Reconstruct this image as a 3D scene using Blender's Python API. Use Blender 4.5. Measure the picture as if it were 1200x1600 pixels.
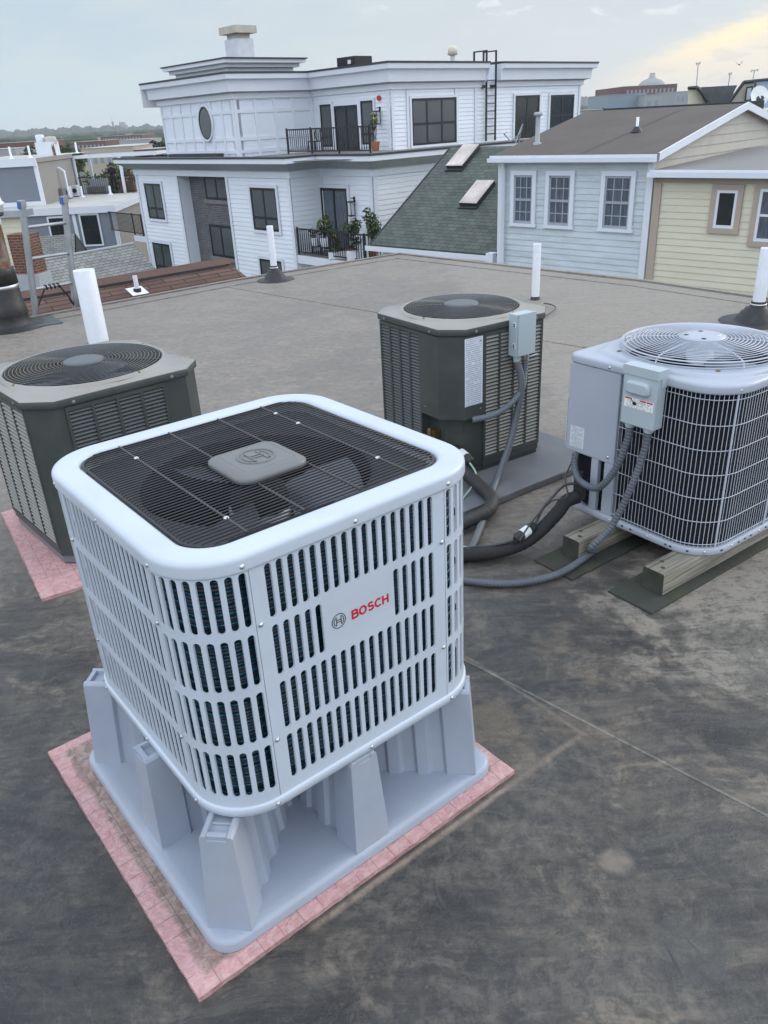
import bpy, bmesh, math, random
from math import sin, cos, pi, radians, exp, sqrt, atan2
from mathutils import Vector, Matrix
random.seed(7)
sc = bpy.context.scene
for o in list(bpy.data.objects): bpy.data.objects.remove(o)

# ------------------------------------------------------------------ camera
EYE = 1.58675; FPX = 1231.73; PITCH = 0.461763; ROLL = -0.0540826
Fv = Vector((0, cos(PITCH), -sin(PITCH))); R0 = Vector((1, 0, 0)); U0 = R0.cross(Fv)
Rv = R0*cos(ROLL) + U0*sin(ROLL); Uv = -R0*sin(ROLL) + U0*cos(ROLL)
cam = bpy.data.cameras.new("camera"); camo = bpy.data.objects.new("camera", cam)
sc.collection.objects.link(camo); sc.camera = camo
camo.matrix_world = Matrix(((Rv.x, Uv.x, -Fv.x, 0), (Rv.y, Uv.y, -Fv.y, 0), (Rv.z, Uv.z, -Fv.z, EYE), (0, 0, 0, 1)))
cam.sensor_fit = 'VERTICAL'; cam.sensor_height = 24; cam.lens = 24*FPX/1600
cam.clip_start = 0.05; cam.clip_end = 20000
def at(px, py, z):
    """point of the place seen at photo pixel (px,py) that lies at height z"""
    d = Fv + Rv*((px-600)/FPX) - Uv*((py-800)/FPX)
    return Vector((0, 0, EYE)) + d*((z-EYE)/d.z)
def at_y(px, py, y):
    d = Fv + Rv*((px-600)/FPX) - Uv*((py-800)/FPX)
    return Vector((0, 0, EYE)) + d*(y/d.y)

# ------------------------------------------------------------------ world, sun, exposure
w = bpy.data.worlds.new("World"); sc.world = w; w.use_nodes = True
nt = w.node_tree; nt.nodes.clear()
def wn(t, **k):
    n = nt.nodes.new(t)
    for a, b in k.items(): setattr(n, a, b)
    return n
def wm(op, a, b=None, c=None, clamp=False):
    n = wn('ShaderNodeMath', operation=op); n.use_clamp = clamp
    for i, v in enumerate((a, b, c)):
        if v is None: continue
        if isinstance(v, (int, float)): n.inputs[i].default_value = v
        else: nt.links.new(v, n.inputs[i])
    return n.outputs[0]
def wmix(f, a, b):
    n = wn('ShaderNodeMix', data_type='RGBA')
    for s, v in ((n.inputs[0], f), (n.inputs[6], a), (n.inputs[7], b)):
        if isinstance(v, (int, float)): s.default_value = v
        elif isinstance(v, tuple): s.default_value = (*v, 1)
        else: nt.links.new(v, s)
    return n.outputs[2]
def wsm(v, a, b):
    n = wn('ShaderNodeMapRange', interpolation_type='SMOOTHSTEP'); nt.links.new(v, n.inputs[0])
    n.inputs[1].default_value = a; n.inputs[2].default_value = b
    return n.outputs[0]
tc = wn('ShaderNodeTexCoord'); sp = wn('ShaderNodeSeparateXYZ'); nt.links.new(tc.outputs['Generated'], sp.inputs[0])
X, Y, Z = sp.outputs
az = wm('MULTIPLY', wm('ARCTAN2', X, Y), 57.2958); el = wm('MULTIPLY', wm('ARCSINE', Z), 57.2958)
comb = wn('ShaderNodeCombineXYZ')
nt.links.new(wm('MULTIPLY', az, .12), comb.inputs[0]); nt.links.new(wm('MULTIPLY', el, .42), comb.inputs[1])
def wnoise(sc_, det, dist=0., src=None, rough=.55):
    n = wn('ShaderNodeTexNoise'); n.inputs['Scale'].default_value = sc_; n.inputs['Detail'].default_value = det
    n.inputs['Distortion'].default_value = dist; n.inputs['Roughness'].default_value = rough
    nt.links.new(src or comb.outputs[0], n.inputs['Vector']); return n.outputs[0]
n1 = wnoise(1.1, 6, .4); n2 = wnoise(3.2, 8, .6); n3 = wnoise(6.5, 6, .2)
low = wmix(wsm(az, -16, 10), (.54, .665, .735), (.60, .645, .675))
hi = wmix(wsm(az, -20, 10), (.48, .58, .665), (.545, .60, .645))
base = wmix(wsm(el, 0, 6), low, hi)
base = wmix(wsm(el, 8, 34), base, (1.11, 1.27, 1.51))
base = wmix(wm('MULTIPLY', wsm(n1, .38, .66), .45), base, (.60, .645, .665))
# small bright cumulus tufts high up in the middle of the view
tuft = wm('MULTIPLY', wm('MULTIPLY', wsm(n2, .56, .70), wsm(el, 3.6, 5.6)), wsm(az, -2, 5))
base = wmix(wm('MULTIPLY', tuft, .6), base, (.82, .85, .87))
# warm evening side
d_ = wm('ADD', wm('SUBTRACT', el, wm('MULTIPLY_ADD', wm('SUBTRACT', az, 16), .29, 1.55)), wm('MULTIPLY', wm('SUBTRACT', n3, .5), 1.3))
warm = wm('MULTIPLY', wm('MULTIPLY', wsm(d_, .9, -1.0), wsm(az, 6, 19)), wsm(az, 100, 50))
base = wmix(wm('MULTIPLY', warm, .85), base, (.82, .75, .64))
streak = wm('MULTIPLY', wm('EXPONENT', wm('MULTIPLY', wm('MULTIPLY', d_, d_), -2.6)), wm('MULTIPLY', wsm(az, 14.5, 23), wsm(az, 60, 36)))
base = wmix(wm('MULTIPLY', streak, .95), base, (.98, .82, .56))
grey = wm('MULTIPLY', wm('MULTIPLY', wsm(n2, .54, .66), warm), .5)
base = wmix(grey, base, (.62, .60, .58))
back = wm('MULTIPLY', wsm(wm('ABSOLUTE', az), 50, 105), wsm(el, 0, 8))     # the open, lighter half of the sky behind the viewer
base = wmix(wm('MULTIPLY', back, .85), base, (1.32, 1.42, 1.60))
base = wmix(wsm(el, -.5, -3), base, (.20, .21, .22))
sky = wn('ShaderNodeTexSky', sky_type='NISHITA'); sky.sun_disc = False
SUN_EL, SUN_AZ = radians(24), radians(62)          # low evening sun behind thin cloud, right of the view
sky.sun_elevation = SUN_EL; sky.sun_rotation = SUN_AZ
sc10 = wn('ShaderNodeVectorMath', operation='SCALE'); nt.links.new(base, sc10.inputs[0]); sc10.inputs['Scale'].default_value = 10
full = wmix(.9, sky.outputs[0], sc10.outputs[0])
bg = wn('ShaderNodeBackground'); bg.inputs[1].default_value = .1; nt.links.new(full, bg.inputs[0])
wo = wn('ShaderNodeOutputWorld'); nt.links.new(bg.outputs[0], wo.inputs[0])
sun = bpy.data.lights.new("sun", 'SUN'); sun.energy = 0.9; sun.angle = radians(22); sun.color = (1, .93, .82)
suno = bpy.data.objects.new("sun", sun); sc.collection.objects.link(suno)
sd = Vector((sin(SUN_AZ)*cos(SUN_EL), cos(SUN_AZ)*cos(SUN_EL), sin(SUN_EL)))
suno.rotation_euler = sd.to_track_quat('Z', 'Y').to_euler(); suno.location = (30, 20, 30)
vs = sc.view_settings; vs.view_transform = 'Standard'; vs.look = 'None'; vs.exposure = 0.30; vs.gamma = 1; vs.use_curve_mapping = False

# ------------------------------------------------------------------ materials
def mat(name, col, rough=.55, metal=0., var=.1, vs_=3., bump=0., bs=60., dirt=None, dirt_amt=.4, dirt_s=2., spec=.5, stretch=(1, 1, 1), trans=0., island=0., coat=0.):
    m = bpy.data.materials.new(name); m.use_nodes = True; t = m.node_tree; N = t.nodes; L = t.links
    p = N['Principled BSDF']; p.inputs['Roughness'].default_value = rough; p.inputs['Metallic'].default_value = metal
    p.inputs['Specular IOR Level'].default_value = spec; p.inputs['Coat Weight'].default_value = coat
    c = N.new('ShaderNodeTexCoord'); mp = N.new('ShaderNodeMapping'); mp.inputs['Scale'].default_value = stretch
    L.new(c.outputs['Object'], mp.inputs[0])
    n = N.new('ShaderNodeTexNoise'); n.inputs['Scale'].default_value = vs_; n.inputs['Detail'].default_value = 6; L.new(mp.outputs[0], n.inputs['Vector'])
    r = N.new('ShaderNodeMapRange'); r.inputs[1].default_value = .3; r.inputs[2].default_value = .7
    r.inputs[3].default_value = 1-var; r.inputs[4].default_value = 1+var; L.new(n.outputs[0], r.inputs[0])
    v = N.new('ShaderNodeVectorMath'); v.operation = 'SCALE'; v.inputs[0].default_value = col[:3]; L.new(r.outputs[0], v.inputs['Scale'])
    out = v.outputs[0]
    if island:
        g = N.new('ShaderNodeNewGeometry'); r2 = N.new('ShaderNodeMapRange'); r2.inputs[3].default_value = 1-island; r2.inputs[4].default_value = 1+island
        L.new(g.outputs['Random Per Island'], r2.inputs[0]); v2 = N.new('ShaderNodeVectorMath'); v2.operation = 'SCALE'
        L.new(out, v2.inputs[0]); L.new(r2.outputs[0], v2.inputs['Scale']); out = v2.outputs[0]
    if dirt:
        n2 = N.new('ShaderNodeTexNoise'); n2.inputs['Scale'].default_value = dirt_s; n2.inputs['Detail'].default_value = 9; n2.inputs['Roughness'].default_value = .65; n2.inputs['Distortion'].default_value = .5
        L.new(mp.outputs[0], n2.inputs['Vector'])
        r3 = N.new('ShaderNodeMapRange'); r3.inputs[1].default_value = .48; r3.inputs[2].default_value = .72; r3.inputs[4].default_value = dirt_amt; L.new(n2.outputs[0], r3.inputs[0])
        x = N.new('ShaderNodeMix'); x.data_type = 'RGBA'; L.new(r3.outputs[0], x.inputs[0]); L.new(out, x.inputs[6]); x.inputs[7].default_value = (*dirt, 1); out = x.outputs[2]
    L.new(out, p.inputs['Base Color'])
    if rough < .9 and metal < 1:
        r4 = N.new('ShaderNodeMapRange'); r4.inputs[3].default_value = max(.03, rough-.08); r4.inputs[4].default_value = min(1, rough+.12); L.new(n.outputs[0], r4.inputs[0]); L.new(r4.outputs[0], p.inputs['Roughness'])
    if bump:
        n3 = N.new('ShaderNodeTexNoise'); n3.inputs['Scale'].default_value = bs; n3.inputs['Detail'].default_value = 4; L.new(mp.outputs[0], n3.inputs['Vector'])
        b = N.new('ShaderNodeBump'); b.inputs['Strength'].default_value = bump; b.inputs['Distance'].default_value = .01; L.new(n3.outputs[0], b.inputs['Height']); L.new(b.outputs[0], p.inputs['Normal'])
    if trans: p.inputs['Transmission Weight'].default_value = trans
    return m
def brickmat(name, c1, c2, mortar, bw, bh, ms=.05, rough=.9, bump=.4, off=.5, var=.25, mort_s=None):
    """shingles / bricks on UVs measured in metres"""
    m = bpy.data.materials.new(name); m.use_nodes = True; t = m.node_tree; N = t.nodes; L = t.links
    p = N['Principled BSDF']; p.inputs['Roughness'].default_value = rough; p.inputs['Specular IOR Level'].default_value = .25
    c = N.new('ShaderNodeTexCoord'); b = N.new('ShaderNodeTexBrick'); L.new(c.outputs['UV'], b.inputs[0])
    b.inputs['Scale'].default_value = 1; b.inputs['Brick Width'].default_value = bw; b.inputs['Row Height'].default_value = bh
    b.inputs['Mortar Size'].default_value = ms; b.inputs['Mortar Smooth'].default_value = .2; b.offset = off
    b.inputs['Color1'].default_value = (*c1, 1); b.inputs['Color2'].default_value = (*c2, 1); b.inputs['Mortar'].default_value = (*mortar, 1)
    n = N.new('ShaderNodeTexNoise'); n.inputs['Scale'].default_value = 1.3; n.inputs['Detail'].default_value = 8; n.inputs['Roughness'].default_value = .7; L.new(c.outputs['UV'], n.inputs['Vector'])
    r = N.new('ShaderNodeMapRange'); r.inputs[1].default_value = .3; r.inputs[2].default_value = .7; r.inputs[3].default_value = 1-var; r.inputs[4].default_value = 1+var; L.new(n.outputs[0], r.inputs[0])
    v = N.new('ShaderNodeVectorMath'); v.operation = 'SCALE'; L.new(b.outputs[0], v.inputs[0]); L.new(r.outputs[0], v.inputs['Scale']); L.new(v.outputs[0], p.inputs['Base Color'])
    bu = N.new('ShaderNodeBump'); bu.inputs['Strength'].default_value = bump; bu.inputs['Distance'].default_value = .02; bu.invert = True
    L.new(b.outputs['Fac'], bu.inputs['Height']); L.new(bu.outputs[0], p.inputs['Normal'])
    return m
def textmat(name, paper, ink, rows, cols, dens=.5, gap=.45):
    """printed label: lines of illegible small print, UV 0..1"""
    m = bpy.data.materials.new(name); m.use_nodes = True; t = m.node_tree; N = t.nodes; L = t.links
    p = N['Principled BSDF']; p.inputs['Roughness'].default_value = .45
    c = N.new('ShaderNodeTexCoord'); s = N.new('ShaderNodeSeparateXYZ'); L.new(c.outputs['UV'], s.inputs[0])
    def M(op, a, b=None):
        n = N.new('ShaderNodeMath'); n.operation = op
        for i, q in enumerate((a, b)):
            if q is None: continue
            if isinstance(q, (int, float)): n.inputs[i].default_value = q
            else: L.new(q, n.inputs[i])
        return n.outputs[0]
    y = M('MULTIPLY', s.outputs[1], rows); line = M('LESS_THAN', M('FRACT', y), 1-gap)
    cb = N.new('ShaderNodeCombineXYZ'); L.new(M('MULTIPLY', s.outputs[0], cols), cb.inputs[0]); L.new(M('MULTIPLY', M('FLOOR', y), 7.31), cb.inputs[1])
    n = N.new('ShaderNodeTexNoise'); n.inputs['Scale'].default_value = 1; n.inputs['Detail'].default_value = 0; L.new(cb.outputs[0], n.inputs['Vector'])
    ink_ = M('MULTIPLY', line, M('GREATER_THAN', n.outputs[0], 1-dens))
    mg = M('MULTIPLY', M('GREATER_THAN', s.outputs[0], .06), M('LESS_THAN', s.outputs[0], .94)); ink_ = M('MULTIPLY', ink_, mg)
    x = N.new('ShaderNodeMix'); x.data_type = 'RGBA'; L.new(ink_, x.inputs[0]); x.inputs[6].default_value = (*paper, 1); x.inputs[7].default_value = (*ink, 1)
    L.new(x.outputs[2], p.inputs['Base Color']); return m

M_ = {}
M_['bosch'] = mat('white_enamel', (.53, .59, .665), .36, var=.03, vs_=6, dirt=(.44, .46, .48), dirt_amt=.35, dirt_s=4, coat=.0, bump=.04, bs=9)
M_['plastic'] = mat('stand_plastic', (.345, .39, .465), .42, var=.05, vs_=9, bump=.06, bs=120, dirt=(.36, .36, .36), dirt_amt=.4, dirt_s=5)
M_['wire_blk'] = mat('black_wire', (.018, .018, .02), .38, var=.2)
M_['guard'] = mat('dark_guard_wire', (.10, .105, .11), .25, metal=.4)
M_['badge'] = mat('grey_badge_plastic', (.16, .165, .165), .42, var=.05)
M_['dark'] = mat('dark_cavity', (.012, .013, .015), .7)
M_['coilteal'] = mat('teal_coil_fins', (.008, .028, .050), .35, var=.3, vs_=30)
M_['tubeteal'] = mat('teal_tube', (.012, .07, .115), .25, metal=.3, var=.3, vs_=20)
M_['screw'] = mat('zinc_screw', (.6, .62, .64), .3, metal=.9)
M_['xbar'] = mat('grille_cross_bar', (.055, .052, .05), .45)
M_['galv'] = mat('galvanised_inner', (.62, .65, .70), .4, metal=.1, var=.1)
M_['blade'] = mat('fan_blade', (.10, .12, .16), .35, metal=.3)
M_['bladeg'] = mat('grey_fan_blade', (.20, .22, .26), .4, metal=.3)
M_['red'] = mat('red_print', (.55, .02, .035), .4, var=.02)
M_['ink'] = mat('black_print', (.02, .02, .022), .4, var=.02)
M_['trane'] = mat('dark_green_grey_paint', (.050, .060, .056), .42, var=.1, vs_=5, dirt=(.12, .12, .11), dirt_amt=.3, dirt_s=6)
M_['tranerim'] = mat('cover_paint_with_sky_sheen', (.33, .31, .275), .28, metal=.55, var=.1, vs_=4, dirt=(.26, .24, .20), dirt_amt=.3, dirt_s=5)  # sky reflection on the cover top put into a paler colour
M_['traneslat'] = mat('louver_slat', (.085, .095, .095), .38, var=.1)
M_['paleslat'] = mat('pale_slat', (.27, .265, .235), .5, metal=.1, var=.12, vs_=12)
M_['tranecap'] = mat('hub_cap', (.09, .10, .11), .4)
M_['pan'] = mat('grey_base_pan', (.17, .17, .18), .5)
M_['carrier'] = mat('light_grey_blue_paint', (.39, .425, .49), .38, var=.04, vs_=5, dirt=(.34, .35, .36), dirt_amt=.2, dirt_s=5, coat=.1)
M_['cwire'] = mat('coated_wire', (.50, .54, .61), .3, metal=.1)
M_['cfin'] = mat('black_coil', (.005, .006, .012), .9, var=.4, vs_=25)
M_['disc'] = mat('switch_box_grey', (.41, .485, .52), .42, var=.04, dirt=(.35, .40, .42), dirt_amt=.2)
M_['conduit'] = mat('grey_conduit', (.10, .115, .135), .5, var=.15, vs_=12, dirt=(.2, .2, .19), dirt_amt=.3)
M_['conduit2'] = mat('slate_conduit', (.13, .15, .175), .5, var=.1)
M_['foamblk'] = mat('black_foam', (.016, .016, .018), .75, bump=.3, bs=40, dirt=(.08, .075, .07), dirt_amt=.35, dirt_s=4)
M_['wrap'] = mat('wrapped_tape', (.028, .028, .03), .62, bump=.3, bs=30, var=.3, dirt=(.08, .075, .07), dirt_amt=.4)
M_['cable'] = mat('dark_cable', (.05, .052, .058), .5)
M_['green'] = mat('green_wire', (.30, .46, .36), .5, dirt=(.4, .4, .35))
M_['brass'] = mat('dull_brass', (.20, .15, .08), .45, metal=.8)
M_['sticker'] = mat('white_sticker', (.78, .80, .80), .5)
M_['pvc'] = mat('white_pvc', (.74, .78, .84), .35, var=.03, dirt=(.5, .5, .46), dirt_amt=.25, dirt_s=8)
M_['boot'] = mat('rubber_boot', (.018, .018, .02), .5, bump=.2, bs=30, dirt=(.07, .065, .06), dirt_amt=.5, dirt_s=9)
M_['rust'] = mat('rusty_pipe', (.13, .055, .025), .8, var=.4, vs_=6, dirt=(.32, .33, .32), dirt_amt=.9, dirt_s=4, bump=.3, bs=50)
M_['alu'] = mat('ladder_aluminium', (.42, .44, .46), .35, metal=.7, var=.15, vs_=8, dirt=(.3, .3, .28), dirt_amt=.3)
M_['blue'] = mat('blue_plastic', (.02, .10, .42), .4)
M_['white'] = mat('white_trim', (.70, .74, .80), .5, var=.03, vs_=1, dirt=(.6, .62, .62), dirt_amt=.15, dirt_s=1)
M_['siding'] = mat('white_clapboard', (.75, .80, .86), .55, var=.04, vs_=.5, stretch=(1, 1, 3))
M_['panelw'] = mat('white_panelling', (.72, .77, .85), .5, var=.03, vs_=.6)
M_['blueside'] = mat('weathered_blue_clapboard', (.56, .62, .66), .7, var=.07, vs_=1.2, stretch=(1, 1, 4), dirt=(.36, .40, .37), dirt_amt=.45, dirt_s=1.4)
M_['cream'] = mat('cream_clapboard', (.66, .63, .49), .65, var=.04, vs_=.8, stretch=(1, 1, 3), dirt=(.5, .5, .4), dirt_amt=.3)
M_['beige'] = mat('beige_clapboard', (.48, .46, .40), .65, var=.05, dirt=(.38, .36, .3), dirt_amt=.4)
M_['tan'] = mat('tan_trim', (.42, .35, .29), .6, var=.06)
M_['greyside'] = mat('grey_clapboard', (.19, .215, .25), .6, var=.04, vs_=.7)
M_['taupeside'] = mat('taupe_clapboard', (.27, .255, .24), .6, var=.04, vs_=.7)
M_['flat'] = mat('pale_flat_roof', (.46, .45, .43), .8, var=.1, vs_=.8, dirt=(.3, .28, .26), dirt_amt=.5, dirt_s=.7)
M_['brownroof'] = mat('brown_felt_roof', (.105, .09, .08), .75, var=.1, vs_=.8, dirt=(.16, .14, .12), dirt_amt=.4, dirt_s=1.2, spec=.3)
M_['taupe'] = mat('taupe_felt_roof', (.19, .18, .175), .6, var=.1, vs_=.8, dirt=(.26, .25, .24), dirt_amt=.4, dirt_s=1)
M_['blk'] = mat('black_frame', (.012, .013, .016), .4)
M_['edge'] = mat('dark_roof_edge', (.035, .037, .042), .5)
M_['soffit'] = mat('grey_soffit', (.36, .38, .40), .7)
M_['glass'] = mat('window_glass', (.022, .027, .030), .06, var=.3, vs_=.6, spec=.7)
M_['blind'] = mat('window_with_blind', (.085, .10, .105), .08, var=.12, vs_=.8, spec=.7)
M_['curtain'] = mat('window_with_net', (.09, .11, .14), .12, var=.35, vs_=3, stretch=(6, 6, 1), spec=.7)
M_['rail'] = mat('black_railing', (.015, .016, .018), .45)
M_['deck'] = mat('grey_deck', (.20, .19, .18), .8)
M_['foam'] = mat('pink_foam_board', (.53, .30, .295), .7, var=.10, vs_=14, bump=.9, bs=26, dirt=(.33, .23, .20), dirt_amt=.75, dirt_s=7)
M_['foamd'] = mat('pink_foam_dirty', (.30, .225, .19), .8, var=.25, vs_=16, bump=.9, bs=26, dirt=(.46, .28, .26), dirt_amt=.8, dirt_s=11)
M_['paver'] = mat('grey_equipment_pad', (.13, .14, .155), .6, var=.1, vs_=5, dirt=(.19, .19, .18), dirt_amt=.5, dirt_s=5)
M_['matt'] = mat('rubber_mat', (.045, .047, .04), .8, var=.15, bump=.2, bs=80, dirt=(.07, .08, .035), dirt_amt=.6, dirt_s=5)
M_['leaf'] = mat('leaves', (.055, .085, .03), .7, var=.3, vs_=1, island=.45)
M_['leafd'] = mat('dark_leaves', (.022, .04, .02), .75, var=.3, vs_=1, island=.5)
M_['leafy'] = mat('yellow_leaves', (.30, .26, .04), .7, island=.4)
M_['bark'] = mat('bark', (.08, .06, .045), .9)
M_['terra'] = mat('terracotta', (.26, .09, .05), .8)
M_['cloth'] = mat('black_clothing', (.012, .013, .016), .8)
M_['skin'] = mat('skin', (.35, .2, .14), .6)
M_['skylt'] = mat('skylight_glass', (.55, .48, .44), .25, var=.25, vs_=1.5, dirt=(.35, .3, .27), dirt_amt=.6)
M_['brickfar'] = mat('far_brick', (.16, .085, .075), .9, var=.15, vs_=.05)
M_['glassfar'] = mat('far_glass', (.22, .28, .33), .3)
M_['greyfar'] = mat('far_concrete', (.33, .34, .35), .8)
M_['tanfar'] = mat('far_tan_wall', (.42, .38, .31), .8, var=.1, vs_=.1)
M_['shG'] = brickmat('green_shingles', (.088, .104, .092), (.122, .138, .122), (.055, .066, .06), .30, .145, .012, var=.25)
M_['shGr'] = brickmat('grey_shingles', (.21, .22, .21), (.28, .285, .27), (.075, .08, .075), .27, .115, .010, var=.22)
M_['shB'] = brickmat('brown_shingles', (.100, .060, .048), (.135, .085, .07), (.035, .025, .02), .55, .105, .009, var=.2)
M_['brickd'] = brickmat('dark_grey_brick', (.085, .088, .095), (.13, .13, .14), (.20, .205, .215), .22, .075, .012, var=.2)
M_['brickr'] = brickmat('red_brick', (.12, .045, .03), (.17, .07, .045), (.22, .17, .15), .20, .07, .011, var=.3)

# ------------------------------------------------------------------ mesh helpers
COL = sc.collection
class MB:
    def __init__(s): s.v = []; s.f = []; s.m = []; s.uv = []; s.smooth = []
    def face(s, pts, mi=0, uv=None, sm=False):
        b = len(s.v); s.v += [tuple(p) for p in pts]; s.f.append(tuple(range(b, b+len(pts)))); s.m.append(mi); s.uv.append(uv); s.smooth.append(sm)
    def grid(s, rows, closed=False, mi=0, sm=True, flip=False):
        """rows: list of point lists; joined into shared-vertex quads"""
        b = len(s.v); n = len(rows[0])
        for r in rows: s.v += [tuple(p) for p in r]
        for i in range(len(rows)-1):
            for j in range(n if closed else n-1):
                a, c = b+i*n+j, b+i*n+(j+1) % n; q = (a, c, c+n, a+n)
                s.f.append(q[::-1] if flip else q); s.m.append(mi); s.uv.append(None); s.smooth.append(sm)
    def box(s, x0, x1, y0, y1, z0, z1, T=None, mi=0):
        P = [Vector((x, y, z)) for z in (z0, z1) for x, y in ((x0, y0), (x1, y0), (x1, y1), (x0, y1))]
        if T: P = [T(p) if callable(T) else T @ p for p in P]
        b = len(s.v); s.v += [tuple(p) for p in P]
        for q in ((3, 2, 1, 0), (4, 5, 6, 7), (0, 1, 5, 4), (1, 2, 6, 5), (2, 3, 7, 6), (3, 0, 4, 7)):
            s.f.append(tuple(b+i for i in q)); s.m.append(mi); s.uv.append(None); s.smooth.append(False)
    def prism(s, pts, z0, z1, mi=0):
        """vertical prism over a plan polygon (ccw)"""
        n = len(pts); s.face([(p[0], p[1], z1) for p in pts], mi); s.face([(p[0], p[1], z0) for p in pts[::-1]], mi)
        for i in range(n):
            a, b = pts[i], pts[(i+1) % n]; s.face([(a[0], a[1], z0), (b[0], b[1], z0), (b[0], b[1], z1), (a[0], a[1], z1)], mi)
    def tube(s, path, r, n=8, caps=True, mi=0, rf=None):
        path = [Vector(p) for p in path]; rows = []; up = None
        for i, p in enumerate(path):
            t = (path[min(i+1, len(path)-1)]-path[max(i-1, 0)]).normalized()
            if up is None:
                up = Vector((0, 0, 1)) if abs(t.z) < .9 else Vector((1, 0, 0))
            a = t.cross(up).normalized(); up = a.cross(t).normalized()
            rr = rf(i) if rf else r
            rows.append([p+a*cos(2*pi*k/n)*rr+up*sin(2*pi*k/n)*rr for k in range(n)])
        s.grid(rows, True, mi)
        if caps: s.face(rows[0], mi); s.face(rows[-1][::-1], mi)
    def lathe(s, prof, n=24, c=(0, 0, 0), mi=0, cap=True, sm=True):
        rows = [[(c[0]+r*cos(2*pi*k/n), c[1]+r*sin(2*pi*k/n), c[2]+z) for k in range(n)] for r, z in prof]
        s.grid(rows, True, mi, sm)
        if cap:
            if prof[0][0] > 1e-4: s.face(rows[0][::-1], mi)
            if prof[-1][0] > 1e-4: s.face(rows[-1], mi)
    def build(s, name, mats, parent=None, world=None, bevel=0., recalc=True, kind=None):
        me = bpy.data.meshes.new(name)
        off = Vector((0, 0, 0))
        if parent is not None and (world or (world is None and parent.get('_w'))):
            q = parent
            while q is not None: off += q.location; q = q.parent
        me.from_pydata([tuple(Vector(p)-off) for p in s.v], [], s.f)
        if not isinstance(mats, (list, tuple)): mats = [mats]
        for m in mats: me.materials.append(m)
        me.polygons.foreach_set('material_index', s.m); me.polygons.foreach_set('use_smooth', s.smooth)
        if any(u is not None for u in s.uv):
            ul = me.uv_layers.new(name='UVMap')
            for p, u in zip(me.polygons, s.uv):
                if u:
                    for li, c in zip(p.loop_indices, u): ul.data[li].uv = c
        me.update()
        if recalc or bevel:
            bm = bmesh.new(); bm.from_mesh(me)
            if bevel:
                bmesh.ops.remove_doubles(bm, verts=bm.verts, dist=1e-5)
                bmesh.ops.bevel(bm, geom=[e for e in bm.edges if len(e.link_faces) == 2 and e.calc_face_angle(0) > .5], offset=bevel, segments=2, affect='EDGES', profile=.6, clamp_overlap=True)
            if recalc: bmesh.ops.recalc_face_normals(bm, faces=bm.faces)
            bm.to_mesh(me); bm.free()
        o = bpy.data.objects.new(name, me); COL.objects.link(o)
        if parent is not None: o.parent = parent
        if kind: o['kind'] = kind
        return o
def tag(o, label=None, cat=None, group=None):
    if label: o['label'] = label
    if cat: o['category'] = cat
    if group: o['group'] = group
    return o
TH = []
def thing(name, label, cat, loc=(0, 0, 0), rz=0., group=None, w=True):
    o = bpy.data.objects.new(name, None); COL.objects.link(o); o.location = loc; o.rotation_euler = (0, 0, rz)
    o.empty_display_size = .2; tag(o, label, cat, group)
    if w and not rz: o['_w'] = 1
    TH.append(o); return o
def copy_tree(o, parent=None):
    c = o.copy(); COL.objects.link(c); c.parent = parent
    for ch in [q for q in bpy.data.objects if q.parent == o]: copy_tree(ch, c)
    return c
def smoothpath(P, n=8):
    P = [Vector(p) for p in P]; out = []
    for i in range(len(P)-1):
        a, b, c, d = P[max(i-1, 0)], P[i], P[i+1], P[min(i+2, len(P)-1)]
        for k in range(n):
            t = k/n; out.append(.5*((2*b)+(c-a)*t+(2*a-5*b+4*c-d)*t*t+(-a+3*b-3*c+d)*t**3))
    out.append(P[-1]); return out
class Fac:
    """facade frame: s along, n outward, z up"""
    def __init__(f, o, ang): f.o = Vector((o[0], o[1], 0)); f.a = radians(ang); f.d = Vector((cos(f.a), sin(f.a), 0)); f.n = Vector((sin(f.a), -cos(f.a), 0))
    def p(f, s, n, z): return f.o+f.d*s+f.n*n+Vector((0, 0, z))
    def T(f): return lambda v: f.p(v.x, v.y, v.z)
def fbox(mb, F, s0, s1, n0, n1, z0, z1, mi=0): mb.box(s0, s1, n0, n1, z0, z1, F.T(), mi)
def siding(mb, F, s0, s1, z0, z1, pitch=.15, depth=.014, ext=None, mi=0):
    k = max(1, round((z1-z0)/pitch)); h = (z1-z0)/k
    for i in range(k):
        a, b = z0+i*h, z0+(i+1)*h; A = ext(a) if ext else (s0, s1); B = ext(b) if ext else (s0, s1)
        mb.face([F.p(A[0], depth, a), F.p(A[1], depth, a), F.p(B[1], 0, b), F.p(B[0], 0, b)], mi)
        mb.face([F.p(A[0], 0, a), F.p(A[1], 0, a), F.p(A[1], depth, a), F.p(A[0], depth, a)], mi)
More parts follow.
